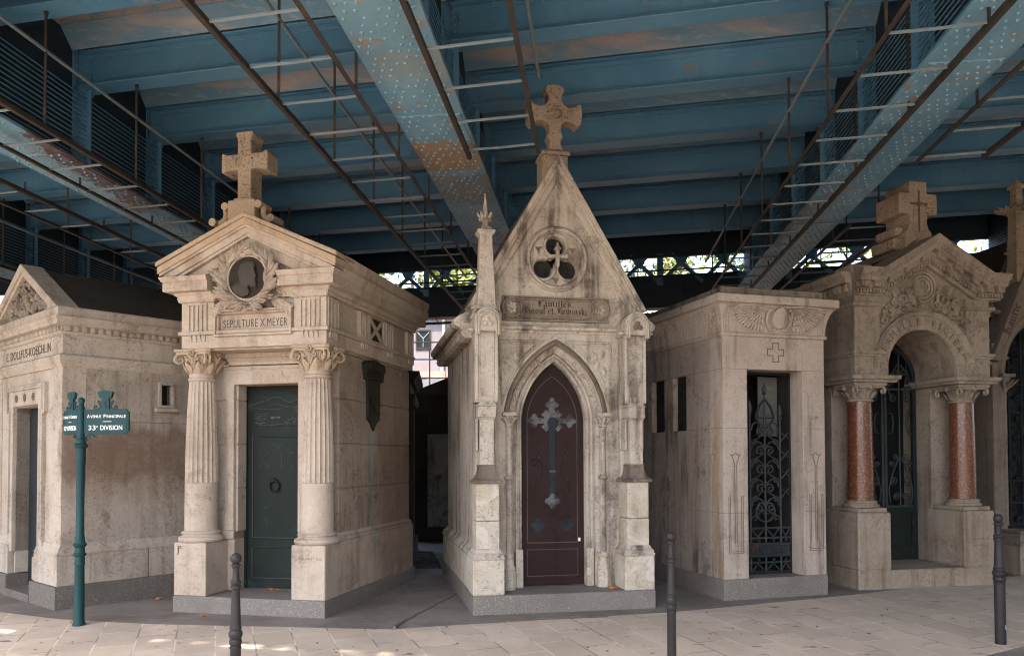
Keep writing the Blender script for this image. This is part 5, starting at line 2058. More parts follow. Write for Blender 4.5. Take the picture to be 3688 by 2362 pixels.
    # winged sun disc
    def C(x, z, o=0.0):
        return (x, .012 - cav(z) - o, z)
    mb = MB()
    cxd, czd = .755, 3.305
    n = 28
    rows = []
    for i in range(n):
        a = 2 * PI * i / n
        x, z = cxd + .10 * math.cos(a), czd + .128 * math.sin(a)
        rows.append(C(x, z, .008))
        rows.append(C(cxd + .092 * math.cos(a), czd + .12 * math.sin(a), .040))
        rows.append(C(cxd + .05 * math.cos(a), czd + .07 * math.sin(a), .05))
    mb.add(rows + [C(cxd, czd, .052)], [f for i in range(n) for f in ((3 * i, 3 * ((i + 1) % n), 3 * ((i + 1) % n) + 1, 3 * i + 1), (3 * i + 1, 3 * ((i + 1) % n) + 1, 3 * ((i + 1) % n) + 2, 3 * i + 2), (3 * i + 2, 3 * ((i + 1) % n) + 2, 3 * n))])
    disc = mb.build('sun_disc', S, ca, smooth=45)
    for s in (-1, 1):
        mb = MB()
        # three tiers of feathers fanning from the root
        rx, rz = cxd + s * .20, 3.43
        for tier, (r0, r1, cnt) in enumerate(((.10, .21, 7), (.20, .31, 10), (.30, .43, 13))):
            for k in range(cnt):
                a = (k + .5) / cnt * (PI / 2 - .06) + .05
                ca_, sa = math.cos(a), -math.sin(a)
                ex = 1.05
                p = [(rx + s * (r0 * ca_) * ex, rz + r0 * sa * .68), (rx + s * (r1 * ca_) * ex, rz + r1 * sa * .68)]
                z0, z1 = max(3.14, p[0][1]), max(3.145, p[1][1])
                P0, P1 = Vector(C(p[0][0], z0, .022 - .006 * tier)), Vector(C(p[1][0], z1, .016 - .003 * tier))
                mb.leaf(P0, P1 - P0, (0, -1, -.3), (P1 - P0).length, .044 + .006 * tier, .034, 0)
            q = []
            for k in range(16):
                a = k / 15 * PI / 2
                q.append(C(rx + s * r1 * math.cos(a) * 1.05, max(3.142, rz - r1 * math.sin(a) * .68), .012))
            mb.tube(q, .011, 4)
        mb.tube([C(cxd + s * (.06 + .52 * i / 9), 3.43 + .012 * math.sin(i / 9 * PI), .008) for i in range(10)], .015, 5)
        for k in range(8):
            for q in range(2):
                mb.ball(C(cxd + s * (.16 + k * .03), 3.40 - q * .035 + .0, .004), .016, 6, 4, 1, .6, .8)
        mb.build('wing', S, ca, smooth=50)
        mb = MB()
        pts = [C(cxd + s * u, v, w) for u, v, w in ((.05, 3.175, .012), (.10, 3.165, .014), (.135, 3.20, .02), (.165, 3.27, .024), (.17, 3.33, .03), (.15, 3.39, .034), (.125, 3.40, .04), (.115, 3.375, .05))]
        mb.tube(pts, .022, 6, .016)
        mb.ball(C(cxd + s * .158, 3.32, .02), .036, 8, 6, .75, .5, 1.3)
        mb.build('cobra', S, ca, smooth=50)
    # carved cross
    mb = MB()
    a, b = .037, .112
    P = [(-a, -b), (a, -b), (a, -a), (b, -a), (b, a), (a, a), (a, b), (-a, b), (-a, a), (-b, a), (-b, -a), (-a, -a)]
    mb.front([(.737 + u, 2.905 + v) for u, v in P], [(-.005, .013), (-.005, .009), (.005, .009), (.005, .013)], True)
    mb.build('carved_cross', M['ink'], t)
    # iron grille door
    g0 = MB()
    I = M['iron']
    yG = .262
    g0.box(.342, .366, yG - .015, yG + .02, .245, 2.69)
    g0.box(1.084, 1.108, yG - .015, yG + .02, .245, 2.69)
    g0.box(.366, 1.084, yG - .015, yG + .02, 2.665, 2.69)
    g0.box(.366, 1.084, yG - .012, yG + .016, .25, .275)
    gt = g0.build('iron_gate', I, t, bevel=.003)
    for z in (.38, .675, .795):
        mb = MB()
        mb.box(.366, 1.084, yG - .008, yG + .012, z - .011, z + .011)
        mb.build('rail', M['iron_worn'], gt)
    for x, zt in ((.535, 2.20), (.745, 2.34), (.96, 2.16)):
        mb = MB()
        mb.tube([(x, yG, .25), (x, yG, zt)], .0135, 6)
        if x == .745:
            mb.lathe([(.012, 2.34), (.012, 2.42), (.035, 2.43), (.012, 2.445), (.026, 2.46), (.03, 2.48), (.002, 2.57)], x, yG, 8)
        else:
            mb.lathe([(.012, zt - .04), (.028, zt - .035), (.028, zt - .025), (.014, zt - .02), (.016, zt), (.036, zt + .045), (.004, zt + .15)], x, yG, 8)
        mb.build('spear_bar', M['iron_grey'], gt, smooth=40)
    mb = MB()
    for s in (-1, 1):
        P = pointed(.745, .125, 2.12, .24, None, 8)
        mb.tube([(x, yG - .005, z) for x, z in (P[:9] if s > 0 else P[8:])], .016, 5)
        mb.tube([(.745 + s * .125, yG, 2.12), (.745 + s * .09, yG, 2.09), (.745 + s * .075, yG, 2.04), (.745 + s * .08, yG, 2.0)], .011, 5)
    mb.tube([(.62, yG, 2.135), (.87, yG, 2.135)], .012, 5)
    mb.build('ogive', I, gt)
    k = 0
    for zc in (1.985, 1.755, 1.525, 1.295, 1.065):
        for s in (-1, 1):
            mb = MB()
            mb.spiral(.745 + s * .068, zc - .02, yG, .060, .012, (0 if s > 0 else PI) + s * PI * .9, (0 if s > 0 else PI) - s * PI * 1.7, .011, 18, 5)
            mb.tube([(.745 + s * .19, yG, zc + .0), (.745 + s * .17, yG, zc + .07), (.745 + s * .12, yG, zc + .10), (.745 + s * .06, yG, zc + .075), (.745 + s * .014, yG, zc + .03)], .011, 5)
            mb.tube([(.745 + s * .02, yG, zc - .05), (.745 + s * .10, yG, zc - .10), (.745 + s * .18, yG, zc - .13), (.745 + s * .2, yG, zc - .17)], .009, 5)
            mb.spiral(.745 + s * .145, zc - .155, yG, .03, .008, PI / 2, PI / 2 + s * 1.6 * PI, .008, 12, 4)
            mb.build('scroll', M['iron_grey'], gt)
            if zc > 1.2:
                mb = MB()
                a = .975 if s > 0 else .375
                mb.bar((a, yG, zc - .13), (a + .11, yG, zc - .02), .011, .018)
                mb.bar((a, yG, zc - .03), (a + .11, yG, zc - .10), .009, .012)
                mb.build('brace', M['iron_grey'], gt)
    mb = MB()
    for s in (-1, 1):
        mb.tube([(.745, yG, .865), (.745 + s * .07, yG, .89), (.745 + s * .125, yG, .96), (.745 + s * .13, yG, 1.03), (.745 + s * .09, yG, 1.075), (.745 + s * .045, yG, 1.05)], .011, 5)
    mb.box(.70, .79, yG - .01, yG + .01, .965, .975)
    mb.build('heart', M['iron_grey'], gt)
    for z0, z1, dn in ((.69, .78, 1), (.285, .37, -1)):
        mb = MB()
        for a in (.37, .55, .76, .97):
            b = a + (.17 if a > .4 else .155)
            b = min(b, 1.08)
            m = (a + b) / 2
            zt, zb = (z0, z1) if dn > 0 else (z1, z0)
            mb.bar((a, yG, zb), (m, yG, zt), .010, .016)
            mb.bar((m, yG, zt), (b, yG, zb), .010, .016)
        mb.build('zigzag', M['iron_worn'], gt)
    for x in (.45, .64, .85, 1.03):
        for z in (.645, .407):
            mb = MB()
            mb.ball((x, yG - .005, z), .024, 8, 6)
            mb.build('iron_bead', I, gt, smooth=50)
    mb = MB()
    mb.box(.36, 1.075, yG - .02, yG + .012, .442, .617)
    pn = mb.build('name_plate', M['iron_worn'], gt, bevel=.004)
    mb = MB()
    mb.front(rect(.372, 1.06, .455, .604), [(0, yG - .018), (0, yG - .034), (-.02, yG - .034), (-.026, yG - .018)], True)
    mb.build('plate_frame', M['iron_worn'], pn)
    mb = MB()
    text_into(mb, 'S O B I N E', (.70, yG - .022, .492), (1, 0, 0), (0, 0, 1), .072, .56, .004, .01)
    mb.build('lettering', M['iron'], pn)
    # glass behind the grille and the marble plaque leaning inside
    mb = MB()
    mb.box(.82, 1.095, .50, .52, 1.92, 2.665)
    pq = mb.build('marble_plaque', M['marble'], t)
    mb = MB()
    for k, (s, w, z) in enumerate((('JEAN', .10, 2.50), ('DANZEN', .18, 2.41), ('1880 - 19', .16, 2.32), ('CECILE', .14, 2.21), ('DANZENNE', .20, 2.12), ('MARTEL', .18, 2.03))):
        text_into(mb, s, (.985 if w < .15 else .965, .498, z), (1, 0, 0), (0, 0, 1), .045, w, .002)
    mb.box(.93, 1.03, .496, .50, 2.285, 2.291)
    mb.build('lettering', M['gilt'], pq)
    return t


tomb_egypt()
# ------------------------------------------------------------------ the arched tomb with red granite columns
def tomb_vigier():
    t = thing('mausoleum', 'arched tomb with two polished red granite columns and a squat cross on its roof', 'tomb', (4.321, 9.916, 0), rad(11.5), 'mausoleums along the avenue')
    S, B = M['vigier'], M['vigier_base']
    W, Dp = 2.05, 3.2
    mb = MB()
    mb.box(.004, 1.985, .0, 1.3, -.1, .232)
    mb.build('step', B, t, bevel=.012)
    for x0, x1 in ((.0, .468), (1.53, 1.985)):
        mb = MB()
        mb.box(x0, x1, -.006, .66, .236, .955)
        mb.box(x0 + .01, x1 - .01, .0, .66, .2, .26)
        p = mb.build('pedestal', B, t, bevel=.014)
        mb = MB()
        mb.box(x0 + .035, x1 - .02, .04, .60, .957, 1.008)
        mb.build('column_slab', B, p, bevel=.006)
        if x0 > 1:
            mb = MB()
            text_into(mb, 'E.BEAUPERE Arch.', (1.775, -.008, .585), (1, 0, 0), (0, 0, 1), .024, .25, .001, -.02)
            text_into(mb, 'DESCLERS Sculp', (1.775, -.008, .50), (1, 0, 0), (0, 0, 1), .024, .22, .001, -.02)
            mb.build('lettering', M['ink_soft'], p)
    # inner walls beside the gate
    mb = MB()
    mb.box(.30, .56, .60, Dp, .232, 2.66)
    mb.box(1.555, 1.99, .60, Dp, .232, 2.66)
    mb.box(.06, .35, .62, Dp, .0, 2.66)
    mb.build('wall', S, t, bevel=.006)
    mb = MB()
    mb.box(.02, 2.03, .66, Dp, -.1, .93)
    for i in (0,):
        pass
    mb2 = MB()
    mb2.box(.02, .5, .66, Dp, .0, .955)
    mb2.box(1.60, 2.03, .66, Dp, .0, .955)
    mb2.build('dado', B, t, bevel=.006)
    # columns
    base_cap = None
    for cx in (.26, 1.785):
        cy = .30
        mb = MB()
        mb.lathe([(.150, 1.09), (.162, 1.10), (.160, 1.4), (.153, 2.0), (.146, 2.375)], cx, cy, 40)
        c = mb.build('column', M['granite_red'], t, smooth=40)
        mb = MB()
        mb.lathe([(.15, 1.008), (.215, 1.01), (.222, 1.028), (.214, 1.045), (.195, 1.052), (.19, 1.066), (.2, 1.074), (.196, 1.088), (.175, 1.10), (.15, 1.104)], cx, cy, 36)
        mb.build('column_base', B, c, smooth=40)
        mb = MB()
        mb.lathe([(.14, 2.36), (.165, 2.372), (.165, 2.39), (.15, 2.40), (.152, 2.45), (.185, 2.52), (.20, 2.535)], cx, cy, 28)
        for k in range(12):
            a = 2 * PI * k / 12
            d = Vector((math.cos(a), math.sin(a), 0))
            mb.leaf(Vector((cx, cy, 2.395)) + d * .145, Vector((0, 0, 1)) + d * .4, d, .12, .07, .025, .2)
        for sx in (-1, 1):
            for sy in (-1, 1):
                for q in (0, 1):
                    px, py = cx + sx * .195, cy + sy * .195
                    pts = []
                    for i in range(12):
                        tt = i / 11
                        an = PI / 2 - tt * 2 * PI * 1.1
                        r = .042 * (1 - tt) + .006
                        if q:
                            pts.append((px + sx * r * math.cos(an), py, 2.50 + r * math.sin(an)))
                        else:
                            pts.append((px, py + sy * r * math.cos(an), 2.50 + r * math.sin(an)))
                    mb.tube(pts, .018, 5, .012)
        mb.box(cx - .215, cx + .215, cy - .215, cy + .215, 2.535, 2.565)
        mb.box(cx - .235, cx + .235, cy - .235, cy + .235, 2.562, 2.60)
        for k in range(4):
            a = PI / 2 * k
            mb.ball((cx + .225 * math.cos(a), cy + .225 * math.sin(a), 2.55), .04, 8, 6, .8, .8, 1)
        mb.build('column_capital', S, c, smooth=40)
    # impost slabs
    for x0, x1, o in ((.0, .60, 1), (1.50, 2.09, 1)):
        mb = MB()
        mb.plan(rect(x0, x1, .03, .95), [(-.08, 2.602), (.0, 2.602), (.012, 2.63), (.04, 2.645), (.045, 2.69), (-.08, 2.69)])
        mb.box(x0 + .02, x1 - .02, .05, .93, 2.602, 2.688)
        mb.build('impost', S, t, smooth=30)
    # arch wall
    ax, az, ri, ro = 1.05, 2.80, .50, .735
    mb = MB()
    op = rounded(ax, ri, az, 2.69, 24)
    mb.fprism([(.06, 2.69), (.06, 3.60), (.40, 3.60), (.42, 3.73), (1.68, 3.73), (1.70, 3.60), (2.035, 3.60), (2.035, 2.69)] + op, .12, .95)
    aw = mb.build('arch_wall', S, t, bevel=.004)
    mb = MB()
    mb.fprism([(.36, 3.70), (1.12, 4.3), (1.9, 3.70)], .125, .9)
    mb.build('gable_wall', S, aw)
    for x0, x1 in ((.05, .415), (1.69, 2.045)):
        mb = MB()
        mb.box(x0, x1, .085, .95, 2.692, 3.725)
        pr = mb.build('corner_pier', S, t, bevel=.006)
        mb = MB()
        mb.plan(rect(x0, x1, .085, .95), [(-.05, 3.535), (.012, 3.54), (.02, 3.56), (.045, 3.575), (.05, 3.612), (-.05, 3.612)])
        mb.plan(rect(x0, x1, .085, .95), [(-.05, 2.93), (.02, 2.935), (.028, 2.96), (.045, 2.968), (.045, 3.0), (-.05, 3.0)])
        mb.plan(rect(x0, x1, .085, .95), [(-.03, 3.44), (.006, 3.50), (.010, 3.545), (-.05, 3.545)])
        mb.build('pier_moulding', S, pr, smooth=30)
    mb = MB()
    mb.front(rounded(ax, ri + .006, az, 2.70, 28), [(0, .16), (0, .105), (ro - ri - .055, .105), (ro - ri - .05, .16)])
    av = mb.build('archivolt', S, aw, smooth=40)
    mb = MB()
    mb.front(rounded(ax, ro - .055, az + .0, None, 28, -.0, PI), [(0, .16), (0, .09), (.012, .075), (.03, .07), (.05, .05), (.06, .05), (.06, .16)])
    mb.build('hood_moulding', S, aw, smooth=40)
    mb = MB()
    word = 'FAMILLE VIGIER'
    rm = (ri + ro) / 2 - .055
    for i, ch in enumerate(word):
        if ch == ' ':
            continue
        a = PI * .865 - (PI * .73) * i / (len(word) - 1)
        ux = Vector((math.sin(a), 0, -math.cos(a)))
        uz = Vector((math.cos(a), 0, math.sin(a)))
        text_into(mb, ch, Vector((ax, .103, az)) + uz * rm, ux, uz, .095, .058 if ch not in 'IM' else (.013 if ch == 'I' else .075), .002, -.012)
    mb.build('lettering', M['ink'], av)
    for s in (-1, 1):
        mb = MB()
        rosette(mb, (ax + s * .59, 2.81), .05, .10, 8)
        mb.tube([(ax + s * .59 + .055 * math.cos(2 * PI * i / 16), .10, 2.81 + .055 * math.sin(2 * PI * i / 16)) for i in range(17)], .008, 5)
        mb.build('rosette', S, av, smooth=50)
    # tympanum carving: wheel medallion and acanthus scrolls
    random.seed(21)
    yo_ = .0
    mb = MB()
    mcx, mcz = 1.065, 3.86
    for r, tr in ((.10, .022), (.15, .02), (.195, .024)):
        mb.tube([(mcx + r * math.cos(2 * PI * i / 32), .12, mcz + r * math.sin(2 * PI * i / 32)) for i in range(33)], tr, 5)
    for k in range(36):
        a = 2 * PI * k / 36
        mb.leaf((mcx + .115 * math.cos(a), .135, mcz + .115 * math.sin(a)), (math.cos(a + .5), 0, math.sin(a + .5)), (0, -1, 0), .075, .03, .022)
    mb.ball((mcx - .01, .14, mcz - .06), .085, 12, 8, 1, .3, 1)
    mb.tube([(mcx + .02 + .03 * math.cos(2 * PI * i / 12), .10, mcz + .05 + .03 * math.sin(2 * PI * i / 12)) for i in range(13)], .014, 5)
    mb.build('medallion', S, aw, smooth=50)
    for s in (-1, 1):
        mb = MB()
        for (u, v, r, tn) in ((.30, -.17, .12, 1), (.40, -.27, .075, -1), (.16, -.24, .06, -1), (.52, -.34, .06, 1), (.58, -.45, .045, -1), (.26, -.05, .05, 1)):
            mb.spiral(mcx + s * u, mcz + v, .075, r, .02, PI / 2, PI / 2 + s * tn * 2.6 * PI, .026 * (r / .1) ** .5, 24, 5, .012)
            for k in range(12):
                a = random.uniform(0, 2 * PI)
                mb.leaf((mcx + s * u + r * .8 * math.cos(a), .09, mcz + v + r * .8 * math.sin(a)), (math.cos(a + s * tn * .9), 0, math.sin(a + s * tn * .9)), (random.uniform(-.3, .3), -1, .2), r * .9, r * .42, .06, .25)
        for k in range(26):
            q = random.random()
            mb.leaf((mcx + s * (.08 + .5 * q), .13, mcz - .24 - .22 * q + random.uniform(-.06, .05)), (s * random.uniform(-.3, 1), 0, random.uniform(-.2, 1)), (0, -1, 0), .12, .05, .055, .25)
        mb.build('acanthus_scroll', S, aw, smooth=50)
    # cornice that breaks up into the gable
    G = [(2.40, 3.80), (1.93, 3.80), (ax + .12, 4.30), (.42, 3.80), (-.06, 3.80)]
    G = [(2.20, 3.77), (1.86, 3.77), (1.12, 4.20), (.40, 3.77), (.03, 3.77)]

    def cor(name, prof, par, sm=25, mat=S):
        m = MB()
        m.front(G, prof)
        return m.build(name, mat, par, smooth=sm)
    c1 = cor('cornice', [(-.06, .5), (-.06, .07), (-.045, .055), (.0, .045), (.012, .02), (.022, .02), (.03, -.0), (.10, -.0), (.10, .5)], t)
    mb = MB()
    mb.front(G, [(.105, .5), (.105, -.075), (.155, -.08), (.165, -.095), (.18, -.105), (.195, -.125), (.225, -.14), (.235, -.155), (.255, -.155), (.255, .5)])
    cu = mb.build('corona', S, c1, smooth=25)
    # modillion blocks and dentils along the slopes
    de = MB()
    for (a, b) in zip(G[:-1], G[1:]):
        A, Bp = Vector((a[0], 0, a[1])), Vector((b[0], 0, b[1]))
        L = (Bp - A).length
        d = (Bp - A).normalized()
        nn = Vector((d.z, 0, -d.x))
        n = max(2, int(L / .215))
        for k in range(n):
            c = A + d * (L * (k + .5) / n)
            u = Vector((1, 0, 0))
            mo = MB()
            for (hw, y0, y1, z0, z1) in ((.052, -.06, .02, .03, .102), (.062, -.07, .02, .085, .104)):
                vs = []
                for yy in (y0, y1):
                    for (e, z) in ((-hw, z0), (hw, z0), (hw, z1), (-hw, z1)):
                        p = c + u * e + Vector((0, yy, z + (d.z / d.x if abs(d.x) > .1 else 0) * e * 1.0 + (.02 if abs(d.z) > .1 else 0)))
                        vs.append(p)
                mo.add(vs, [(0, 3, 2, 1), (4, 5, 6, 7), (0, 1, 5, 4), (1, 2, 6, 5), (2, 3, 7, 6), (3, 0, 4, 7)])
            mo.build('modillion', S, c1, bevel=.004)
        n = int(L / .046)
        for k in range(n):
            c = A + d * (L * (k + .5) / n)
            de.bar(c + Vector((0, .03, -.035)), c + Vector((0, .03, .012)), .026, .05, up=(0, 1, 0))
    dn = de.build('dentils', S, c1)
    dn['kind'] = 'stuff'
    # flank cornice running back on both sides
    for s in (0, 1):
        mb = MB()
        q = [(.1, 3.72), (-.02, 3.72), (-.03, 3.77), (-.05, 3.87), (-.11, 3.875), (-.115, 3.93), (-.15, 3.96), (-.17, 4.015), (.15, 4.025)]
        x = .05
        m3 = MB()
        m3.prism([((x + a if s == 0 else 2.05 - a), z) for a, z in q], .1, Dp, lambda u, v, w: (u, w, v))
        for k in range(26):
            y = .16 + k * .115
            a, b = (x - .075, x + .03) if s == 0 else (2.02, 2.125)
            m3.box(a, b, y, y + .06, 3.775, 3.865)
        m3.build('flank_cornice', S, c1, bevel=.003)
        mb = MB()
        if s == 0:
            mb.box(.07, .4, .94, Dp, 2.68, 3.78)
        else:
            mb.box(1.7, 2.03, .94, Dp, 2.68, 3.78)
        mb.build('upper_wall', S, t)
        mb = MB()
        xx = -.0 if s == 0 else 1.75
        mb.box(xx, xx + .3, .05, .42, 3.99, 4.10)
        mb.build('corner_block', S, c1, bevel=.01)
    # roof and the ridge
    mb = MB()
    mb.fprism([(-.05, 3.99), (.42, 3.99), (1.12, 4.47), (1.86, 3.99), (2.18, 3.99), (2.18, 3.9), (-.05, 3.9)], .45, Dp)
    mb.build('roof', M['roof_moss'], t)
    mb = MB()
    mb.fprism([(.98, 4.38), (1.12, 4.53), (1.27, 4.38)], .2, Dp - .2)
    mb.build('ridge_stone', S, t, bevel=.01)
    # squat cross
    cx = 1.235
    y0, y1 = .36, .86
    mb = MB()
    P = [(-.20, 4.40), (-.20, 4.66), (-.155, 4.70), (-.13, 4.78), (-.13, 4.90), (-.285, 4.90), (-.285, 5.185), (-.13, 5.185), (-.13, 5.345), (.13, 5.345), (.13, 5.185), (.285, 5.185), (.285, 4.90), (.13, 4.90), (.13, 4.78), (.155, 4.70), (.20, 4.66), (.20, 4.40)]
    mb.fprism([(cx + u, z) for u, z in P], y0, y1)
    cr = mb.build('cross', M['cross_gold'], t, bevel=.012)
    mb = MB()
    P2 = [(-.075, 4.66), (-.075, 4.955), (-.20, 4.955), (-.20, 5.13), (-.075, 5.13), (-.075, 5.29), (.075, 5.29), (.075, 5.13), (.20, 5.13), (.20, 4.955), (.075, 4.955), (.075, 4.66)]
    mb.front([(cx + u, z) for u, z in P2[::-1]], [(0, y0 + .01), (0, y0 - .008), (.012, y0 - .008), (.012, y0 + .01)], True)
    mb.build('cross_border', M['cross_gold'], cr)
    mb = MB()
    mb.box(cx - .011, cx + .011, y0 - .006, y0 + .004, 4.66, 5.22)
    mb.box(cx - .13, cx + .13, y0 - .006, y0 + .004, 5.03, 5.052)
    for a in (PI / 4, 3 * PI / 4):
        mb.bar((cx - .045 * math.cos(a), y0 - .002, 5.04 - .045 * math.sin(a)), (cx + .045 * math.cos(a), y0 - .002, 5.04 + .045 * math.sin(a)), .01, .008)
    mb.build('cross_engraving', M['ink'], cr)
    mb = MB()
    mb.box(cx - .31, cx - .10, .46, .95, 4.45, 4.60)
    mb.box(cx - .26, cx - .10, .48, .92, 4.64, 4.76)
    mb.build('cross_buttress', M['cross_gold'], cr, bevel=.02)
    # iron gates in the arch
    yD = .90
    mb = MB()
    fr = rounded(ax, .50, 2.72, .24, 20)
    mb.front(fr, [(-.05, yD - .02), (0.01, yD - .02), (0.01, yD + .03), (-.05, yD + .03)])
    gt = mb.build('iron_gate', M['iron'], t)
    mb = MB()
    mb.box(.5, 1.6, yD + .25, yD + .27, .2, 3.35)
    mb.build('gate_glass', M['window_dark'], gt)
    for s in (-1, 1):
        c0 = ax + s * .25
        mb = MB()
        mb.box(c0 - .235, c0 + .235, yD - .016, yD + .02, .24, .95)
        lf = mb.build('gate_leaf', M['door_green'], gt, bevel=.004)
        mb = MB()
        mb.front(rect(c0 - .15, c0 + .15, .38, .86), [(0, yD - .014), (0, yD - .03), (.02, yD - .03), (.026, yD - .014)], True)
        mb.build('panel_moulding', M['door_green'], lf)
        mb = MB()
        for x in (c0 - .225, c0 + .225):
            ht = 2.72 + math.sqrt(max(0, .49 ** 2 - (x - ax) ** 2))
            mb.box(x - .018, x + .018, yD - .015, yD + .015, .95, ht)
        mb.tube([(c0, yD, .95), (c0, yD, 2.72 + math.sqrt(.48 ** 2 - .0625))], .012, 6)
        for z in (.97, 2.60):
            mb.box(c0 - .22, c0 + .22, yD - .012, yD + .012, z - .014, z + .014)
        mb.build('gate_bars', M['iron_grey'], lf)
        for q in (-1, 1):
            mb = MB()
            for (u, z, r, a0, a1) in ((.07, 1.10, .055, PI, PI - 3.2 * PI), (.10, 1.32, .06, -PI / 2, -PI / 2 + 3 * PI), (.13, 1.55, .045, 0, 2.8 * PI), (.07, 1.66, .045, -PI, 1.6 * PI), (.10, 2.48, .06, PI / 2, PI / 2 - 3 * PI), (.13, 2.70, .06, -PI / 2, 2.4 * PI), (.06, 2.84, .05, 0, -2.6 * PI)):
                a0q, a1q = (a0, a1) if q > 0 else (PI - a0, PI - a1)
                mb.spiral(c0 + q * u, z, yD - .01, r, .012, a0q, a1q, .011, 18, 5)
            mb.tube([(c0 + q * .16, yD - .01, 1.0), (c0 + q * .19, yD - .01, 1.2), (c0 + q * .13, yD - .01, 1.42), (c0 + q * .03, yD - .01, 1.62)], .011, 5)
            mb.tube([(c0 + q * .02, yD - .01, 2.95), (c0 + q * .14, yD - .01, 2.80), (c0 + q * .18, yD - .01, 2.62), (c0 + q * .12, yD - .01, 2.42)], .011, 5)
            mb.tube([(c0 + q * .17, yD - .01, 1.98), (c0 + q * .12, yD - .01, 2.0), (c0 + q * .10, yD - .01, 2.13), (c0 + q * .12, yD - .01, 2.25), (c0 + q * .17, yD - .01, 2.27)], .012, 5)
            mb.build('gate_scroll', M['iron_grey'], lf)
    return t


tomb_vigier()
# ------------------------------------------------------------------ the grey tomb with the pediment, far left
def tomb_dollfus():
    t = thing('mausoleum', 'grey tomb with black pitched roof and flowers carved in its small pediment, far left', 'tomb', (-5.051, 8.761, 0), rad(-41), 'mausoleums along the avenue')
    S = M['dollfus']
    xl, Dp = -2.46, 2.9
    mb = MB()
    P = [(xl, 0), (-1.62, 0), (-1.62, .30), (-.80, .30), (-.80, 0), (0, 0), (0, Dp), (xl, Dp)]
    mb.prism(P, -.1, .245, lambda u, v, w: (u, v, w))
    mb.box(-1.64, -.78, -.015, .60, -.1, .085)
    mb.build('plinth', M['granite_dirty'], t, bevel=.008)
    # dado and walls
    mb = MB()
    for a, b in ((xl + .03, -1.66), (-.745, -.03)):
        mb.box(a, b, .03, .40, .245, .575)
    mb.box(-.40, -.03, .38, 1.05, .246, .574)
    mb.box(-.40, -.03, 1.055, Dp - .03, .246, .574)
    mb.box(xl + .03, xl + .4, .38, Dp - .03, .246, .574)
    mb.build('dado', S, t, bevel=.006)
    mb = MB()
    zs = [.70, 1.43, 2.10, 2.72]
    a, b = -.085, xl + .085
    mb.box(-.34, a, .085, .349, .575, 2.71)
    mb.box(-.70, a - .02, .10, .5, .575, 2.71)
    mb.box(b, -1.60, .10, .5, .575, 2.71)
    mb.box(-1.61, -.70, .10, .5, 2.30, 2.71)
    mb.box(b, b + .25, .085, .34, .575, 2.71)
    fw = mb.build('front_wall', S, t, bevel=.005)
    mb = MB()
    for z0, z1, cuts in ((.70, 1.43, (.35, .85, Dp - .1)), (1.433, 2.10, (.35, .40, Dp - .1)), (2.103, 2.72, (.35, .45, Dp - .1))):
        for y0, y1 in zip(cuts[:-1], cuts[1:]):
            if z0 > 2.05 and y1 > 2:
                # course pierced by the little window
                mb.box(-.36, a, y0 + .001, 1.20, z0, z1)
                mb.box(-.36, a, 1.34, y1, z0, z1)
                mb.box(-.36, a, 1.20, 1.34, z0, 2.315)
                mb.box(-.36, a, 1.20, 1.34, 2.575, z1)
            else:
                mb.box(-.36, a, y0 + .001, y1 - .001, z0, z1)
    mb.box(-.35, a - .004, .3, Dp - .1, .6, 2.1)
    mb.box(b, b + .3, .3, Dp - .1, .6, 2.72)
    mb.box(b, a, Dp - .4, Dp - .1, .6, 2.72)
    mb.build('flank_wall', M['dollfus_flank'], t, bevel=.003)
    mb = MB()
    pr = [(-.05, .575), (.05, .575), (.056, .60), (.04, .615), (.035, .64), (.01, .67), (.0, .705), (-.05, .705)]
    mb.plan([(-.74, .085), (a, .085), (a, Dp - .1)], pr, False)
    mb.plan([(b, .4), (b, .085), (-1.67, .085)], pr, False)
    mb.build('base_moulding', S, t, smooth=35)
    # little window
    mb = MB()
    sq = [(1.175, 2.29), (1.365, 2.29), (1.365, 2.60), (1.175, 2.60)]
    mb.sweep(sq, [(0, .0), (0, .03), (-.03, .03), (-.03, -.1), (0, -.1)], lambda u, v, w: (a + w, u, v), True)
    w = mb.build('flank_window', S, t)
    mb = MB()
    mb.box(a - .01, a + .05, 1.13, 1.41, 2.235, 2.285)
    mb.build('sill', S, w, bevel=.008)
    mb = MB()
    mb.box(a - .12, a - .11, 1.18, 1.36, 2.29, 2.60)
    mb.build('opening', M['inside'], w)
    mb = MB()
    for k in range(-8, 14):
        mb.bar((a - .03, 1.19 + k * .022, 2.30), (a - .03, 1.19 + k * .022 + .27, 2.59), .003, .003)
        mb.bar((a - .03, 1.19 + k * .022 + .27, 2.30), (a - .03, 1.19 + k * .022, 2.59), .003, .003)
    ms = MB()
    for i in range(0, len(mb.v), 8):
        pass
    mesh = MB()
    for k in range(7):
        mesh.tube([(a - .03, 1.20, 2.31 + k * .042), (a - .03, 1.35, 2.31 + k * .042)], .002, 4)
        mesh.tube([(a - .03, 1.20 + k * .024, 2.30), (a - .03, 1.20 + k * .024, 2.59)], .002, 4)
    mesh.build('wire_mesh', M['iron'], w)
    # door surround with ears and three studs
    cx = -1.155
    mb = MB()
    o = [(cx + .62, .52), (cx + .62, .62), (cx + .55, .72), (cx + .55, 2.18), (cx + .62, 2.22), (cx + .62, 2.555), (cx - .62, 2.555), (cx - .62, 2.22), (cx - .55, 2.18), (cx - .55, .72), (cx - .62, .62), (cx - .62, .52)]
    i = [(cx - .435, .52), (cx - .435, 2.31), (cx + .435, 2.31), (cx + .435, .52)]
    mb.fprism(o + i, .05, .55)
    ds = mb.build('door_surround', S, t, bevel=.006)
    mb = MB()
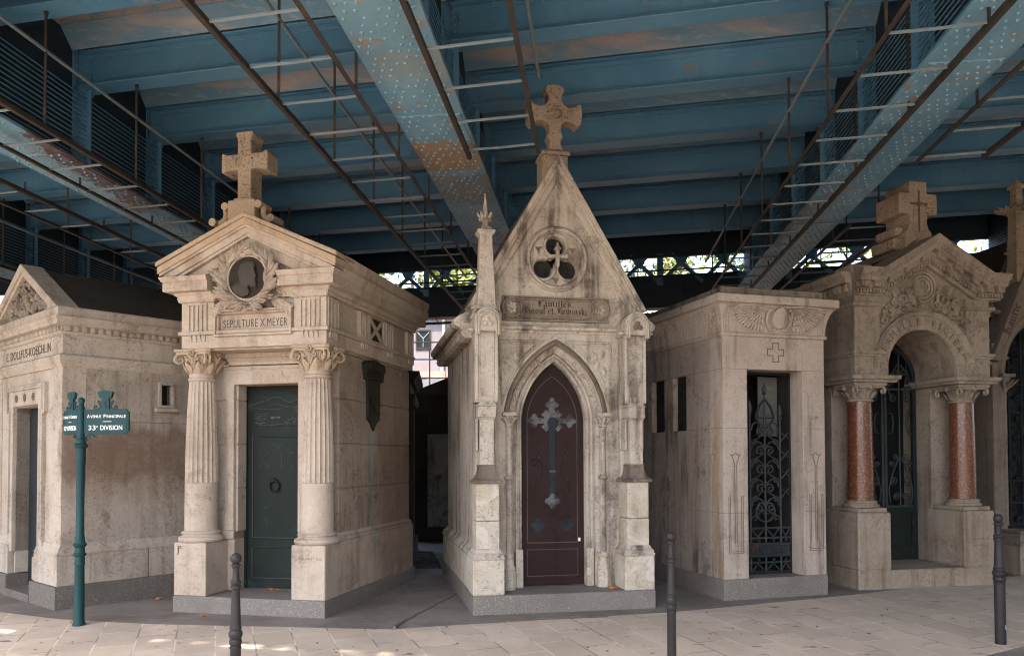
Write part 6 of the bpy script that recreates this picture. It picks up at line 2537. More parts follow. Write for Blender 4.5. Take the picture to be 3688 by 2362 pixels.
    mb.front([(cx + .57, 2.24), (cx + .57, 2.50), (cx - .57, 2.50), (cx - .57, 2.24)], [(0, .055), (0, .03), (.02, .03), (.03, .055)])
    mb.front([(cx + .505, .74), (cx + .505, 2.25)], [(0, .055), (0, .03), (.02, .03), (.03, .055)])
    mb.front([(cx - .505, 2.25), (cx - .505, .74)], [(0, .055), (0, .03), (.02, .03), (.03, .055)])
    mb.build('surround_moulding', S, ds)
    for k in (-1, 0, 1):
        mb = MB()
        rosette(mb, (cx + k * .29, 2.405), .05, .046, 8)
        mb.build('stud_rosette', M['ink_soft'], ds, smooth=50)
    mb = MB()
    mb.box(cx + .435, cx + .47, .10, .56, .26, 2.31)
    mb.box(cx - .47, cx - .435, .10, .56, .26, 2.31)
    mb.box(cx + .36, cx + .44, .03, .56, .26, .52)
    mb.build('door_jamb', S, t)
    mb = MB()
    mb.box(cx - .44, cx + .44, .245, .30, .09, 2.33)
    d = mb.build('door', M['iron'], t, bevel=.005)
    mb = MB()
    for k in range(10):
        mb.ball((cx + .0, .24, .25 + k * .215), .018, 8, 5)
        mb.ball((cx + .40, .24, .25 + k * .215), .018, 8, 5)
    mb.box(cx - .03, cx + .03, .232, .25, .12, 2.31)
    mb.build('door_stile', M['iron'], d)
    mb = MB()
    for z in (2.0, .5):
        mb.box(cx + .05, cx + .35, .237, .247, z, z + .02)
    mb.ball((cx + .2, .23, 1.15), .03, 8, 6)
    for dx in (-.1, 0, .1):
        mb.leaf((cx + .2 + dx, .242, 1.42), (dx * 3, 0, 1), (0, -1, 0), .18, .05, .02)
    mb.build('door_ornament', M['iron_worn'], d)
    # string course, frieze and cornice all round
    R = rect(b, a, .085, Dp - .1)
    mb = MB()
    mb.plan(R, [(-.05, 2.705), (.008, 2.705), (.014, 2.73), (.03, 2.755), (.042, 2.80), (.048, 2.83), (.0, 2.86), (-.05, 2.86)])
    mb.build('string_course', S, t, smooth=30)
    mb = MB()
    for y0, y1 in ((.085, .40), (.403, Dp - .1)):
        mb.box(a - .3, a + .002, y0, y1, 2.85, 3.07)
    mb.box(b, a - .3, .085, .5, 2.85, 3.07)
    mb.box(b, b + .3, .5, Dp - .1, 2.85, 3.07)
    mb.box(b + .1, a - .1, .3, Dp - .2, 2.6, 3.3)
    fr = mb.build('frieze', S, t, bevel=.003)
    mb = MB()
    text_into(mb, 'E. DOLLFUS-KOECHLIN', (-1.185, .083, 2.905), (1, 0, 0), (0, 0, 1), .105, 1.52, .002, .0, 1.05)
    mb.build('lettering', M['ink'], fr)
    mb = MB()
    mb.plan(R, [(-.05, 3.065), (.012, 3.065), (.03, 3.085), (.034, 3.105), (-.05, 3.105)])
    mb.plan(R, [(-.05, 3.165), (.055, 3.165), (.085, 3.18), (.085, 3.215), (.10, 3.235), (.115, 3.26), (-.05, 3.265)])
    mb.plan(R, [(-.05, 3.268), (.075, 3.268), (.075, 3.365), (.06, 3.38), (-.05, 3.38)])
    co = mb.build('cornice', S, t, smooth=28)
    mb = MB()
    y = .10
    while y < Dp - .12:
        mb.box(a, a + .05, y, y + .048, 3.108, 3.163)
        y += .088
    x = a - .03
    while x > b:
        mb.box(x - .026, x, .045, .1, 3.108, 3.163)
        x -= .043
    mb.box(b, a + .012, .073, Dp, 3.10, 3.17)
    dn = mb.build('dentils', S, co)
    dn['kind'] = 'stuff'
    # pediment and roof
    xc = (a + b) / 2
    mb = MB()
    chevron(mb, b - .06, a + .06, xc, 3.37, 4.04, 0, .10, .0, .25, 3.37)
    pd = mb.build('pediment', S, t, bevel=.006)
    mb = MB()
    chevron(mb, b - .06, a + .06, xc, 3.37, 4.04, .09, .15, .03, .25, 3.375)
    mb.build('raking_moulding', S, pd, bevel=.004)
    mb = MB()
    mb.fprism([(b + .05, 3.37), (xc, 3.93), (a - .05, 3.37)], .10, .25)
    mb.build('tympanum', S, pd)
    random.seed(31)
    mb = MB()
    for k in range(130):
        z = 3.40 + random.random() ** 1.4 * .40
        hw = (3.86 - z) / .5 * .72
        x = xc + random.uniform(-hw, hw)
        if random.random() < .45:
            mb.ball((x, .085, z), random.uniform(.022, .05), 8, 6, 1, .8, 1)
        else:
            mb.leaf((x, .10, z), (random.uniform(-1, 1), 0, random.uniform(-.6, 1)), (random.uniform(-.4, .4), -1, .3), random.uniform(.09, .16), .055, .05, .3)
    mb.build('carved_flowers', M['dollfus_carving'], pd, smooth=50)
    mb = MB()
    mb.fprism([(b - .03, 3.385), (xc, 4.0), (a + .03, 3.385)], .2, Dp - .02)
    mb.build('roof', M['roof_moss'], t)
    return t


tomb_dollfus()


# ------------------------------------------------------------------ the gothic tomb cut by the right edge
def tomb_right():
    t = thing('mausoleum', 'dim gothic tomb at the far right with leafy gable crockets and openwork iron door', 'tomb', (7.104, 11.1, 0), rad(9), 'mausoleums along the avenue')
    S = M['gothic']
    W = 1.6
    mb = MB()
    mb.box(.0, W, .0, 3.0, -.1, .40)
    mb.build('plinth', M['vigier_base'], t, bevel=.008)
    mb = MB()
    mb.box(.02, .30, .02, .4, .40, .60)
    mb.plan(rect(.02, .30, .02, .4), [(-.04, .40), (.03, .40), (.035, .44), (.01, .46), (.0, .49), (-.04, .49)])
    mb.plan(rect(.02, .30, .02, .4), [(-.04, .56), (.0, .56), (.03, .585), (.03, .61), (-.04, .61)])
    mb.build('pedestal', S, t, bevel=.004)
    cx, a, zs, hh = .70, .58, 2.83, .95
    mb = MB()
    op = pointed(cx, a, zs, hh, .60, 14)
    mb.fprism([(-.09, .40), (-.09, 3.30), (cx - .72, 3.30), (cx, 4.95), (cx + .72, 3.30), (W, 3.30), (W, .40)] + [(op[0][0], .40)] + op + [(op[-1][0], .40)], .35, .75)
    fw = mb.build('front_wall', S, t, bevel=.006)
    mb = MB()
    mb.front(pointed(cx, a + .005, zs, hh, .61, 16), [(0, .5), (0, .42), (.02, .40), (.035, .42), (.05, .36), (.075, .33), (.095, .35), (.095, .5)])
    mb.build('arch_moulding', S, fw, smooth=40)
    mb = MB()
    # gable coping
    for s in (-1, 1):
        mb.fprism([(cx, 5.02), (cx + s * .86, 3.05), (cx + s * .74, 3.02), (cx, 4.78)], .26, .8)
    mb.build('gable_coping', S, fw, bevel=.008)
    mb = MB()
    d = Vector((.72, 0, 1.65)).normalized()
    black_into(mb, 'Haurie', Vector((.22, .255, 3.62)), d, (-d.z, 0, d.x), .085, .50, .24, .004)
    mb.build('lettering', M['ink'], fw)
    random.seed(8)
    for k in range(4):
        mb = MB()
        f = .12 + k * .24
        p = Vector((cx - .86 * (1 - f) - .02, .5, 3.06 + 1.95 * f))
        for q in range(9):
            mb.leaf(p + Vector((0, random.uniform(-.12, .12), random.uniform(-.03, .05))), (-1, random.uniform(-.4, .4), random.uniform(-.1, 1.2)), (-.4, -1, .5), random.uniform(.16, .24), .09, .05, .3)
        mb.build('crocket', S, fw, smooth=50)
    # pinnacle
    mb = MB()
    mb.taper(.30, .50, .30, .50, 4.2, .32, .48, .32, .48, 5.2)
    mb.plan(rect(.32, .48, .32, .48), [(-.04, 4.62), (.04, 4.64), (.04, 4.67), (-.04, 4.70)])
    pn = mb.build('pinnacle', M['cross_gold'], t, bevel=.006)
    mb = MB()
    for q in range(16):
        an = 2 * PI * q / 16
        dd = Vector((math.cos(an), math.sin(an), 0))
        mb.leaf(Vector((.40, .40, 5.22)) + dd * .06, dd + Vector((0, 0, .35)), dd * .2 + Vector((0, 0, 1)), .26, .10, .05, -.1)
    mb.box(.31, .49, .31, .49, 5.2, 5.30)
    mb.taper(.34, .46, .34, .46, 5.3, .35, .45, .35, .45, 5.58)
    mb.box(.32, .48, .32, .48, 5.58, 5.64)
    mb.taper(.34, .46, .34, .46, 5.64, .38, .42, .38, .42, 5.72)
    mb.build('pinnacle_leaves', M['cross_gold'], pn, smooth=40)
    # capitals of the jamb
    mb = MB()
    mb.lathe([(.035, .66), (.03, .70), (.03, 2.58), (.045, 2.60), (.05, 2.70), (.09, 2.80), (.10, 2.84)], .105, .36, 12)
    for q in range(8):
        an = 2 * PI * q / 8
        dd = Vector((math.cos(an), math.sin(an), 0))
        mb.leaf(Vector((.105, .36, 2.62)) + dd * .04, Vector((0, 0, 1)) + dd * .6, dd, .17, .06, .04, .3)
    mb.box(.0, .21, .26, .46, 2.80, 2.85)
    mb.build('jamb_column', S, t, smooth=40)
    # cusped tracery
    mb = MB()
    mb.front(pointed(cx, a - .05, zs + .02, hh - .1, None, 12)[12:], [(-.05, .5), (0, .46), (.05, .5), (.05, .6), (-.05, .6)])
    mb.fprism([(.13, 3.0), (.18, 3.18), (.30, 3.10), (.22, 3.05), (.18, 2.92)], .46, .56)
    mb.build('cusp', S, fw, bevel=.008)
    # flank, roof and iron door
    mb = MB()
    mb.box(-.085, .25, .74, 2.9, .40, 3.05)
    mb.box(W - .3, W, .74, 2.9, .40, 3.05)
    mb.build('wall', S, t)
    mb = MB()
    mb.plan([(-.085, 2.9), (-.085, .36)], [(-.03, 2.95), (.05, 3.0), (.07, 3.06), (.05, 3.12), (-.03, 3.14)], False)
    mb.build('eaves_moulding', S, t, smooth=30)
    mb = MB()
    mb.fprism([(cx - .84, 3.07), (cx, 4.96), (cx + .84, 3.07)], .6, 2.9)
    mb.build('roof', M['roof_moss'], t)
    mb = MB()
    mb.box(.10, 1.30, .60, .62, .42, 3.75)
    dr = mb.build('iron_door', M['window_dark'], t)
    mb = MB()
    for x in (.15, .34, .55, .70, .90):
        mb.box(x - .014, x + .014, .54, .57, .62, 3.5)
    for z in (.66, .98, 1.30, 2.30, 2.72, 2.80):
        mb.box(.12, 1.28, .535, .565, z - .014, z + .014)
    mb.build('door_bars', M['iron'], dr)
    for x in (.245, .445, .625):
        mb = MB()
        for k in range(14):
            z = .72 + k * .15
            mb.spiral(x + .03 * (-1) ** k, z, .55, .055, .012, k, k + 2.6 * PI * (-1) ** k, .010, 12, 4)
            mb.leaf((x, .55, z), ((-1) ** k, 0, .6), (0, -1, 0), .1, .045, .02)
        for k in range(4):
            mb.spiral(x, 2.92 + k * .13, .55, .06, .012, 0, 2.6 * PI, .011, 12, 4)
        mb.build('door_scroll', M['iron'], dr)
    return t


tomb_right()


# ------------------------------------------------------------------ tombs behind
def back_tomb(label, loc, rz, w, dp, h, mat, gable=.28, panel=True, roof=None):
    t = thing('mausoleum', label, 'tomb', loc, rad(rz), 'dark tombs behind the front row')
    mb = MB()
    mb.box(0, w, 0, dp, -.1, .26)
    mb.build('plinth', mat, t, bevel=.01)
    mb = MB()
    mb.box(.06, w - .06, .06, dp - .06, .26, h)
    mb.box(.0, .2, .0, .2, .26, h - .3)
    mb.box(w - .2, w, .0, .2, .26, h - .3)
    mb.build('wall', mat, t, bevel=.008)
    mb = MB()
    mb.plan(rect(.06, w - .06, .06, dp - .06), [(-.05, h - .42), (.05, h - .42), (.06, h - .38), (.08, h - .36), (.08, h - .30), (-.05, h - .30)])
    mb.plan(rect(.06, w - .06, .06, dp - .06), [(-.05, h - .10), (.06, h - .10), (.10, h - .03), (.15, h), (.15, h + .06), (-.05, h + .06)])
    mb.build('cornice', mat, t, smooth=30)
    mb = MB()
    mb.fprism([(-.06, h + .055), (w / 2, h + .055 + gable), (w + .06, h + .055)], .0, dp)
    mb.build('roof', roof or mat, t, bevel=.01)
    if panel:
        mb = MB()
        mb.front([(w * .18, .30), (w * .18, 2.2), (w * .82, 2.2), (w * .82, .30)][::-1], [(0, .06), (0, .0), (.05, .0), (.06, .06)])
        dr = mb.build('door_frame', mat, t)
        mb = MB()
        mb.box(w * .2, w * .8, .03, .07, .28, 2.15)
        mb.build('door', M['sooty_panel'], t)
        mb = MB()
        mb.front(rect(w * .22, w * .78, 2.35, 2.62), [(0, .06), (0, .03), (.03, .03), (.04, .06)], True)
        mb.build('panel_frame', mat, dr)
    return t


back_tomb('soot black tomb with peeling whitewashed door at the end of the alley', (-1.98, 16.0, 0), -3, 1.35, 2.2, 2.95, M['sooty'])
back_tomb('dark tomb with heavy cornice just behind the wreathed tomb', (-3.27, 12.40, 0), 5, 1.72, 2.1, 2.98, M['sooty'], .16, False)
back_tomb('dark tomb hidden behind the gothic chapel and the block tomb', (1.35, 13.6, 0), 6, 1.5, 2.2, 2.6, M['sooty'], .3, False)
back_tomb('dark tomb behind the grey pediment tomb', (-6.6, 13.2, 0), -12, 1.9, 2.2, 2.5, M['sooty'], .3, False)
back_tomb('dark tomb in the row behind the arched tomb', (3.4, 15.2, 0), 6, 1.7, 2.2, 2.5, M['sooty'], .3, False)

back_tomb('plain grey tomb next in the row, left of the grey pediment tomb', (-10.6, 11.6, 0), -30, 1.9, 2.4, 2.8, M['gothic'], .5)
back_tomb('plain tomb farther left in the row, at the bend of the avenue', (-14.2, 14.6, 0), -30, 2.0, 2.4, 2.5, M['gothic'], .3)
back_tomb('plain tomb next in the row, right of the dim gothic tomb', (9.6, 12.3, 0), 14, 1.8, 2.4, 2.9, M['gothic'], .5)

# low stone post beside the soil of the alley
mb = MB()
mb.box(-.95, -.55, 13.6, 14.0, -.05, .62)
tag(mb.build('stone_post', M['meyer'], bevel=.02), 'low stone block at the back corner of the gothic tomb', 'stone block')
# iron fence between the tombs and the house
fc = thing('wire_fence', 'thin iron rail fence in front of the pale house wall', 'fence', (-2.6, 22.0, 0))
for z in (3.9, 4.42, 4.9):
    mb = MB()
    mb.tube([(-3.5, 0, z), (3.5, 0, z)], .02, 5)
    mb.build('rail', M['iron'], fc)
for x in (-1.6, .31, 2.2):
    mb = MB()
    mb.tube([(x, 0, 0), (x, 0, 5.0)], .022, 5)
    mb.build('post', M['iron'], fc)


def house():
    t = thing('house', 'pale plastered house beyond the bridge with a small grated window', 'house', (-3.2, 30, 0))
    mb = MB()
    mb.box(-9, 7, 0, 6, -.1, 7.3)
    w = mb.build('wall', M['plaster'], t)
    mb = MB()
    mb.box(-9.1, 7.1, -.06, .0, 4.75, 4.95)
    mb.build('ledge', M['brick'], t)
    for x in (-.16, -4.2, 4.4):
        mb = MB()
        mb.front(rect(x - .24, x + .24, 5.86, 6.50), [(0, .03), (0, -.05), (.05, -.05), (.05, .03)], True)
        wf = mb.build('window', M['sooty'], t)
        mb = MB()
        mb.box(x - .235, x + .235, -.004, .03, 5.865, 6.495)
        mb.build('pane', M['window_dark'], wf)
        mb = MB()
        for s in (-1, 1):
            mb.bar((x + s * .22, -.03, 6.46), (x, -.03, 6.22), .03, .03)
        mb.bar((x, -.03, 6.22), (x, -.03, 5.9), .03, .03)
        mb.build('window_bars', M['pale_bar'], wf)
    mb = MB()
    mb.tube([(.62, -.1, 7.2), (.62, -.1, 6.3), (.58, -.1, 5.8), (.55, -.1, 4.9), (.55, -.1, 0)], .07, 8)
    mb.build('drainpipe', M['meyer'], t)
    mb = MB()
    mb.add([(-9.3, -.4, 7.25), (7.3, -.4, 7.25), (7.3, 3, 8.2), (-9.3, 3, 8.2), (7.3, 6.4, 7.25), (-9.3, 6.4, 7.25)], [(0, 1, 2, 3), (3, 2, 4, 5), (0, 3, 5), (1, 4, 2), (0, 5, 4, 1)])
    mb.build('roof', M['roof_slate'], t)
    return t


house()
ch = thing('shed', 'low brick shed with a sloping slate roof before the house', 'shed', (-2.7, 25.5, 0))
mb = MB()
mb.box(-2, 2, 0, 2, 0, 3.75)
mb.build('wall', M['brick'], ch)
mb = MB()
mb.fprism([(-2.1, 3.7), (-2.1, 3.8), (.2, 4.25), (2.2, 3.9), (2.2, 3.7)], -.2, 2.2)
mb.build('roof', M['roof_slate'], ch)
mb = MB()
mb.box(.05, .5, .6, 1.0, 4.0, 4.55)
mb.build('chimney', M['brick'], ch)


# ------------------------------------------------------------------ trees beyond the bridge
def tree(label, x, y, h, r, n, mat, seed, z0=.35, size=.30):
    random.seed(seed)
    t = thing('tree', label, 'tree', (x, y, 0), 0, 'trees beyond the bridge')
    mb = MB()
    pts = [(0, 0, -.1), (.05, 0, h * .2), (-.08, .05, h * .4), (.05, 0, h * .65), (0, 0, h * .9)]
    mb.tube(pts, .26, 8, .05)
    for k in range(9):
        a = random.uniform(0, 2 * PI)
        z = h * random.uniform(.3, .75)
        L = r * random.uniform(.5, .9)
        mb.tube([(0, 0, z), (L * .5 * math.cos(a), L * .5 * math.sin(a), z + L * .35), (L * math.cos(a), L * math.sin(a), z + L * .6)], .08, 5, .02)
    mb.build('trunk', M['bark'], t)
    mb = MB()
    cl = []
    for k in range(26):
        a = random.uniform(0, 2 * PI)
        q = random.random() ** .5
        z = h * random.uniform(z0, 1.0)
        rr = r * q * math.sin(PI * min(1, max(.12, (z / h - z0 + .1) / (1.12 - z0)))) ** .5
        cl.append((rr * math.cos(a), rr * math.sin(a), z, random.uniform(.5, 1.1) * r * .38))
    for k in range(n):
        c = random.choice(cl)
        d = Vector((random.gauss(0, 1), random.gauss(0, 1), random.gauss(0, .8)))
        d = d.normalized() * c[3] * random.random() ** .4
        p = Vector(c[:3]) + d
        e = Vector((random.gauss(0, 1), random.gauss(0, 1), random.gauss(0, 1))).normalized()
        f = e.orthogonal().normalized()
        s = size * random.uniform(.5, 1.1)
        mb.add([p - e * s * .5, p + f * s * .3, p + e * s * .5, p - f * s * .3], [(0, 1, 2, 3)])
    mb.build('crown', mat, t)
    return t


TREES = [('tall yellow green tree left of the pale house roof', -9.5, 38, 13, 4.2, 'foliage'), ('bushy autumn tree over the house roof', -4.8, 38, 12.5, 3.8, 'foliage'),
         ('yellowing tree showing right of the house through the lattice', -.6, 37, 11.5, 3.6, 'foliage'), ('thin dark tree against the bright sky right of the steep gable', 6.2, 40, 13, 2.7, 'foliage2'),
         ('yellow green tree showing left of the squat cross', 11.5, 37, 13, 4.3, 'foliage'), ('mottled tree showing right of the squat cross', 17.0, 38, 13.5, 4.6, 'foliage'),
         ('olive tree at the far right behind the last tomb', 22.0, 36, 12, 4.2, 'foliage2'), ('dense tree far left beyond the grey tomb', -16, 36, 12, 4.5, 'foliage'), ('round tree just right of the pale house, low crown', 3.6, 44, 11.0, 3.6, 'foliage'), ('tree between the thin dark tree and the squat cross', 9.0, 43, 12.5, 3.8, 'foliage2'), ('far tree filling the gap behind the right hand trees', 14.5, 45, 14, 4.4, 'foliage')]
for i, (lb, x, y, h, r, m) in enumerate(TREES):
    tree(lb, x, y, h, r, 4200 if i != 3 else 1100, M[m], 100 + i, .35, .40)


# ------------------------------------------------------------------ the avenue sign
def sign():
    t = thing('street_sign', 'teal cast iron avenue signpost with two name plates and crowns', 'signpost', (-4.373, 8.026, gz(8.026)))
    G = M['pole_green']
    mb = MB()
    mb.lathe([(.062, .0), (.060, .02), (.050, .05), (.047, .40), (.044, .60), (.050, .615), (.050, .63), (.046, .64), (.048, .66), (.045, .69), (.060, .70), (.062, .715), (.048, .73), (.046, .78), (.062, .80), (.066, .815), (.05, .83), (.044, .86), (.047, .885), (.040, .90), (.038, 1.3), (.040, 1.62), (.046, 1.64), (.044, 1.66), (.047, 1.69), (.043, 1.71), (.046, 1.78), (.066, 1.80), (.068, 1.815), (.05, 1.83), (.046, 1.86), (.052, 1.875), (.044, 1.89), (.036, 1.91), (.036, 2.19), (.028, 2.20), (.03, 2.215), (.022, 2.225), (.030, 2.245), (.034, 2.265), (.028, 2.285), (.012, 2.297)], 0, 0, 22)
    mb.build('pole', G, t, smooth=40)

    def plate(dirv, L, nm, lines, lc, kx):
        d = Vector(dirv).normalized()
        nn = Vector((d.y, -d.x, 0))
        rev = d.x < 0
        u = -d if rev else d
        n2 = Vector((u.y, -u.x, 0))
        a, b = .036, .036 + L

        def F(s, z, w):
            p = d * s + n2 * w
            return (p.x, p.y, z)
        mb = MB()
        z0, z1 = 1.925, 2.175
        c = .032
        pts = [(a, z0), (b - c, z0), (b - c * .75, z0 + c * .3), (b - c * .3, z0 + c * .75), (b, z0 + c), (b, z1 - c), (b - c * .3, z1 - c * .75), (b - c * .75, z1 - c * .3), (b - c, z1), (a, z1)]
        mb.prism(pts, -.012, .012, F)
        p = mb.build('name_plate', G, t, bevel=.003)
        mb = MB()
        q = .022
        q2 = [(a + .01, z0 + q), (b - c - q * .4, z0 + q), (b - q, z0 + c + q * .4), (b - q, z1 - c - q * .4), (b - c - q * .4, z1 - q), (a + .01, z1 - q)]
        mb.sweep(q2, [(-.003, .010), (-.003, .0165), (.003, .0165), (.003, .010)], F, True)
        mb.build('plate_border', G, p)
        mb = MB()
        mid = (a + b) / 2 + .01
        for s, z, h, w in lines:
            parts = s if isinstance(s, list) else [(s, 0, w, h)]
            for (tx, off, ww, hh) in parts:
                o = d * (mid + (off if not rev else -off)) + n2 * .0125
                text_into(mb, tx, (o.x, o.y, z + (.026 if tx == 'e' else 0)), u, (0, 0, 1), hh, ww, .002, .0)
        o = d * mid + n2 * .013
        mb.bar(o - u * (.045 * kx) + Vector((0, 0, 2.05)), o + u * (.045 * kx) + Vector((0, 0, 2.05)), .004, .005)
        mb.build('lettering', M['white_paint'], p)
        # crown and scrolls on top
        mb = MB()
        mx = a + L * .47
        k = .9
        mb.prism([(mx - .045 * k, 2.172), (mx + .045 * k, 2.172), (mx + .045 * k, 2.25), (mx + .038 * k, 2.28), (mx - .038 * k, 2.28), (mx - .045 * k, 2.25)], -.014, .014, F)
        mb.prism([(mx - .045 * k, 2.278), (mx + .045 * k, 2.278), (mx + .052 * k, 2.295), (mx - .052 * k, 2.295)], -.016, .016, F)
        for i in range(5):
            s0 = mx + (-.058 + .029 * i) * k
            mb.prism([(s0 - .012, 2.29), (s0 + .012, 2.29), (s0 + .016 + (i - 2) * .006, 2.35), (s0 - .016 + (i - 2) * .006, 2.35)], -.014 - .001 * i, .014 + .001 * i, F)
        mb.prism([(mx - .066 * k, 2.33), (mx + .066 * k, 2.33), (mx + .072 * k, 2.352), (mx + .04 * k, 2.362), (mx - .04 * k, 2.362), (mx - .072 * k, 2.352)], -.0125, .0125, F)
        for s in (-1, 1):
            for (uu, zz, r, tn) in ((.105, 2.198, .018, 1), (.075, 2.245, .016, -1)):
                pts = []
                for i in range(12):
                    f = i / 11
                    an = -PI / 2 + tn * f * 1.6 * PI
                    rr = r * (1 - .5 * f)
                    pts.append(F(mx + s * (uu + rr * math.cos(an)), zz + rr * math.sin(an), 0))
                mb.tube(pts, .008, 6)
            mb.tube([F(mx + s * .105, 2.178, 0), F(mx + s * .07, 2.178, 0), F(mx + s * .055, 2.20, 0), F(mx + s * .05, 2.23, 0), F(mx + s * .075, 2.229, 0)], .009, 6)
        pts = [F(mx + .02 * math.sin(i * .9) * (1 - i / 12), 2.19 + i * .007, .016) for i in range(10)]
        mb.tube(pts, .005, 5)
        mb.build('crown_crest', G, p, smooth=35)
        mb = MB()
        mb.tube([F(.03, 1.87, 0), F(.045, 1.895, 0), F(.075, 1.912, 0), F(.12, 1.917, 0), F(.145, 1.905, 0), F(.14, 1.893, 0)], .010, 6)
        mb.tube([F(.05, 1.86, 0), F(.062, 1.87, 0), F(.055, 1.885, 0)], .010, 6)
        mb.build('bracket', G, p, smooth=40)
    plate((1, -.08, 0), .475, 'r', [([('A', -.198, .026, .036), ('VENUE', -.12, .115, .028), ('P', -.026, .022, .036), ('RINCIPALE', .095, .20, .028)], 2.088, .03, .3), ([('33', -.16, .075, .048), ('e', -.105, .014, .022), ('DIVISION', .045, .23, .048)], 1.965, .04, .3)], None, 1.0)
    plate((-.8, .6, 0), .34, 'l', [([('A', -.145, .022, .036), ('VENUE ST', -.062, .125, .028), ('C', .025, .022, .036), ('HARLES', .095, .11, .028)], 2.088, .03, .3), ([('33', -.112, .06, .048), ('e', -.07, .012, .022), ('DIVISION', .042, .185, .048)], 1.965, .04, .3)], None, .6)
    return t


sign()


# ------------------------------------------------------------------ bollards
def bollard(label, x, y, sticker=False, slim=.75, br=.037):
    t = thing('bollard', label, 'bollard', (x, y, gz(y)), 0, 'bollards along the pavement')
    mb = MB()
    k = 1.0
    pr = [(.046, 0), (.046, .54), (.050, .545), (.050, .555), (.043, .56), (.050, .57), (.055, .585), (.052, .60), (.045, .605), (.052, .615), (.060, .635), (.058, .65), (.048, .66), (.05, .67), (.05, .685), (.044, .69), (.038, .86), (.034, .92), (.036, .93), (.043, .935), (.043, .95), (.036, .955), (.043, .965), (.044, .98), (.036, .988), (.030, .995), (.027, 1.055), (.030, 1.065), (.034, 1.075), (.040, 1.08), (.040, 1.09), (.030, 1.095), (.024, 1.10)]
    mb.lathe([(r * slim, z) for r, z in pr], 0, 0, 24)
    b = mb.build('post', M['bollard'], t, smooth=35)
    mb = MB()
    mb.ball((0, 0, 1.09 + br), br, 20, 14)
    mb.build('ball_finial', M['bollard'], t, smooth=60)
    if sticker:
        mb = MB()
        n = 6
        for i in range(n + 1):
            a = -PI / 2 + .35 + .5 * i / n
            for z in (.135, .175):
                mb.v.append((.0465 * math.cos(a), .0465 * math.sin(a), z))
        for i in range(n):
            mb.f.append((2 * i, 2 * i + 2, 2 * i + 3, 2 * i + 1))
        mb.build('sticker', M['sticker'], t)
    return t


bollard('bollard cut by the lower edge in front of the wreathed tomb door', -1.81, 5.2)
bollard('bollard cut by the lower edge, right of the steep gothic tomb', 1.23, 6.16)
bollard('bollard with a small blue sticker, standing whole before the arched tomb', 4.43, 7.23, True, 1.0, .042)


# ------------------------------------------------------------------ small litter
def maple(name, label, loc, rz, s, tilt=.2, mat='leaf_dry'):
    mb = MB()
    P = []
    n = 10
    for i in range(2 * n):
        a = 2 * PI * i / (2 * n)
        r = (s * (1 if i % 2 == 0 else .48)) * (1.0 + .15 * math.sin(i * 2.3))
        P.append((r * math.cos(a), r * math.sin(a), .012 * math.sin(3 * a) + .008 * (i % 2)))
    mb.add(P + [(0, 0, .012)], [(i, (i + 1) % (2 * n), 2 * n) for i in range(2 * n)])
    mb.tube([(0, 0, .01), (s * .6, s * .9, .004), (s * .9, s * 1.5, .015)], .0025, 4)
    o = mb.build(name, M[mat])
    o.location = loc
    o.rotation_euler = (tilt, .05, rz)
    return tag(o, label, 'leaf', 'fallen leaves')


def on(tloc, rz, x, y, z):
    a = rad(rz)
    return (tloc[0] + x * math.cos(a) - y * math.sin(a), tloc[1] + x * math.sin(a) + y * math.cos(a), z)


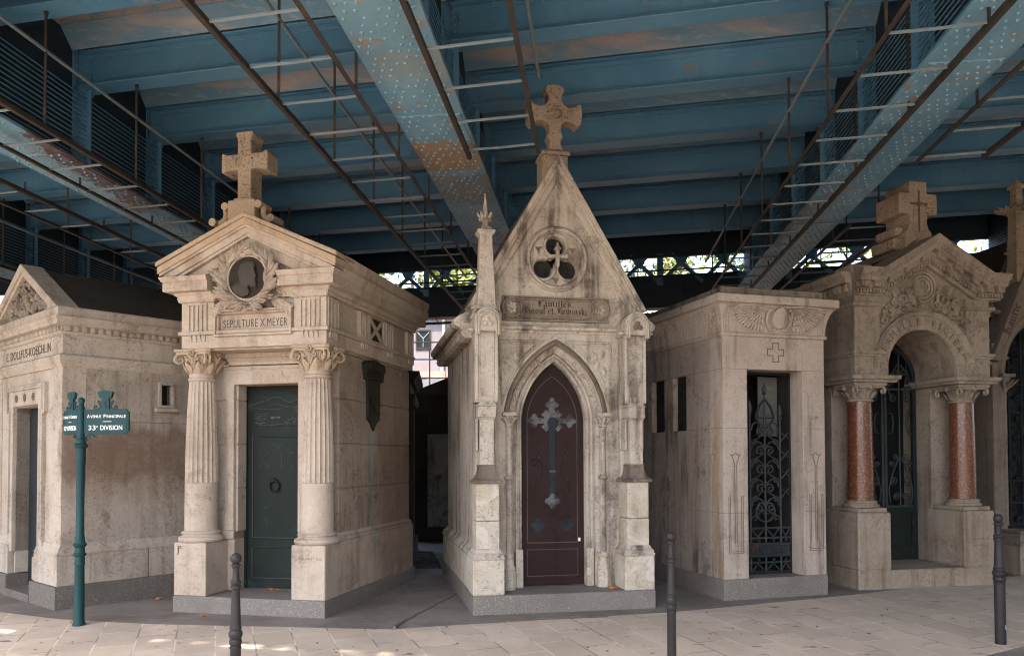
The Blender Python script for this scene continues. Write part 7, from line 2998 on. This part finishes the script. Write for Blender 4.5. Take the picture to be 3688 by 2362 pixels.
MEY, PIN, DOL = ((-1.955, 8.279), -12.8), ((-.418, 8.401), 11), ((-5.051, 8.761), -41)
maple('fallen_leaf', 'big orange maple leaf on the granite step of the gothic tomb', on(*PIN, 1.60, .17, .205), .4, .068, .25)
maple('fallen_leaf', 'brown leaf on the porch floor before the green door', on(*MEY, -.92, .52, .182), 1.3, .035)
maple('fallen_leaf', 'second brown leaf on the porch floor, nearer the right column', on(*MEY, -.80, .50, .182), 2.5, .032)
maple('fallen_leaf', 'leaf leaning against the right pedestal of the wreathed tomb', on(*MEY, -.43, .26, .19), .7, .04, .6)
maple('fallen_leaf', 'dry leaf on the asphalt beside the grey tomb plinth', on(*DOL, .25, 1.05, .012), .7, .05)
maple('fallen_leaf', 'leaf on the asphalt edge in front of the left pedestal', on(*MEY, -1.28, -.20, .01), 2.2, .04)
mb = MB()
mb.add([(-.06, -.03, .004), (.05, -.04, .014), (.07, .02, .004), (-.03, .04, .02), (0, 0, .03)], [(0, 1, 4), (1, 2, 4), (2, 3, 4), (3, 0, 4)])
o = mb.build('litter', M['paper'])
o.location = on(*DOL, -1.05, .26, .088)
tag(o, 'crumpled white paper on the step of the grey tomb', 'litter')


# ------------------------------------------------------------------ small leaves and crumbs lying about, too many to count
random.seed(91)
mb = MB()
for k in range(240):
    if k < 130:
        x = random.uniform(-5.2, 6.0)
        y = 7.0 + random.random() ** 1.5 * 1.6 + .22 * max(0, x - 1.0)
    elif k < 190:
        x, y = random.uniform(-1.6, -.9), random.uniform(8.6, 12.0)
        x += (y - 8.6) * .02
    else:
        x, y = random.uniform(-2.2, -.8), random.uniform(12.1, 14.2)
    s = random.uniform(.008, .026)
    a = random.uniform(0, 6.3)
    z = gz(y) + .006
    q = [(s, 0), (.2 * s, .55 * s), (-s, .1 * s), (-.1 * s, -.5 * s)]
    mb.add([(x + u * math.cos(a) - v * math.sin(a), y + u * math.sin(a) + v * math.cos(a), z + random.uniform(0, .4) * s) for u, v in q], [(0, 1, 2, 3)])
lt = mb.build('leaf_litter', M['leaf_brown'])
lt['kind'] = 'stuff'
tag(lt, 'small dry leaves and crumbs scattered over paving and asphalt', 'leaf litter')

# ------------------------------------------------------------------ avenue trees behind the viewer dapple the paving; bushy ones added to block right sky
AV = [('plane tree of the avenue behind the viewer, on the left', -4.6, -.6, 15, 4.4, .5), ('plane tree of the avenue behind the viewer, nearly on the axis', 1.6, -.4, 15, 4.2, .5),
      ('unseen bushy tree added on the right to block sky, nearest of three', 8.0, -3.6, 12, 4.4, .1), ('unseen bushy tree added on the right to block sky, middle of three', 12.0, .4, 11, 4.2, .1),
      ('unseen bushy tree added far right to block sky, farthest of three', 16.5, 3.6, 10, 4.0, .1)]
for i, (lb, x, y, h, r, z0) in enumerate(AV):
    tree(lb, x, y, h, r, 5200, M['foliage2'], 300 + i, z0, .34 if i < 2 else .42)['group'] = 'avenue trees behind the viewer'
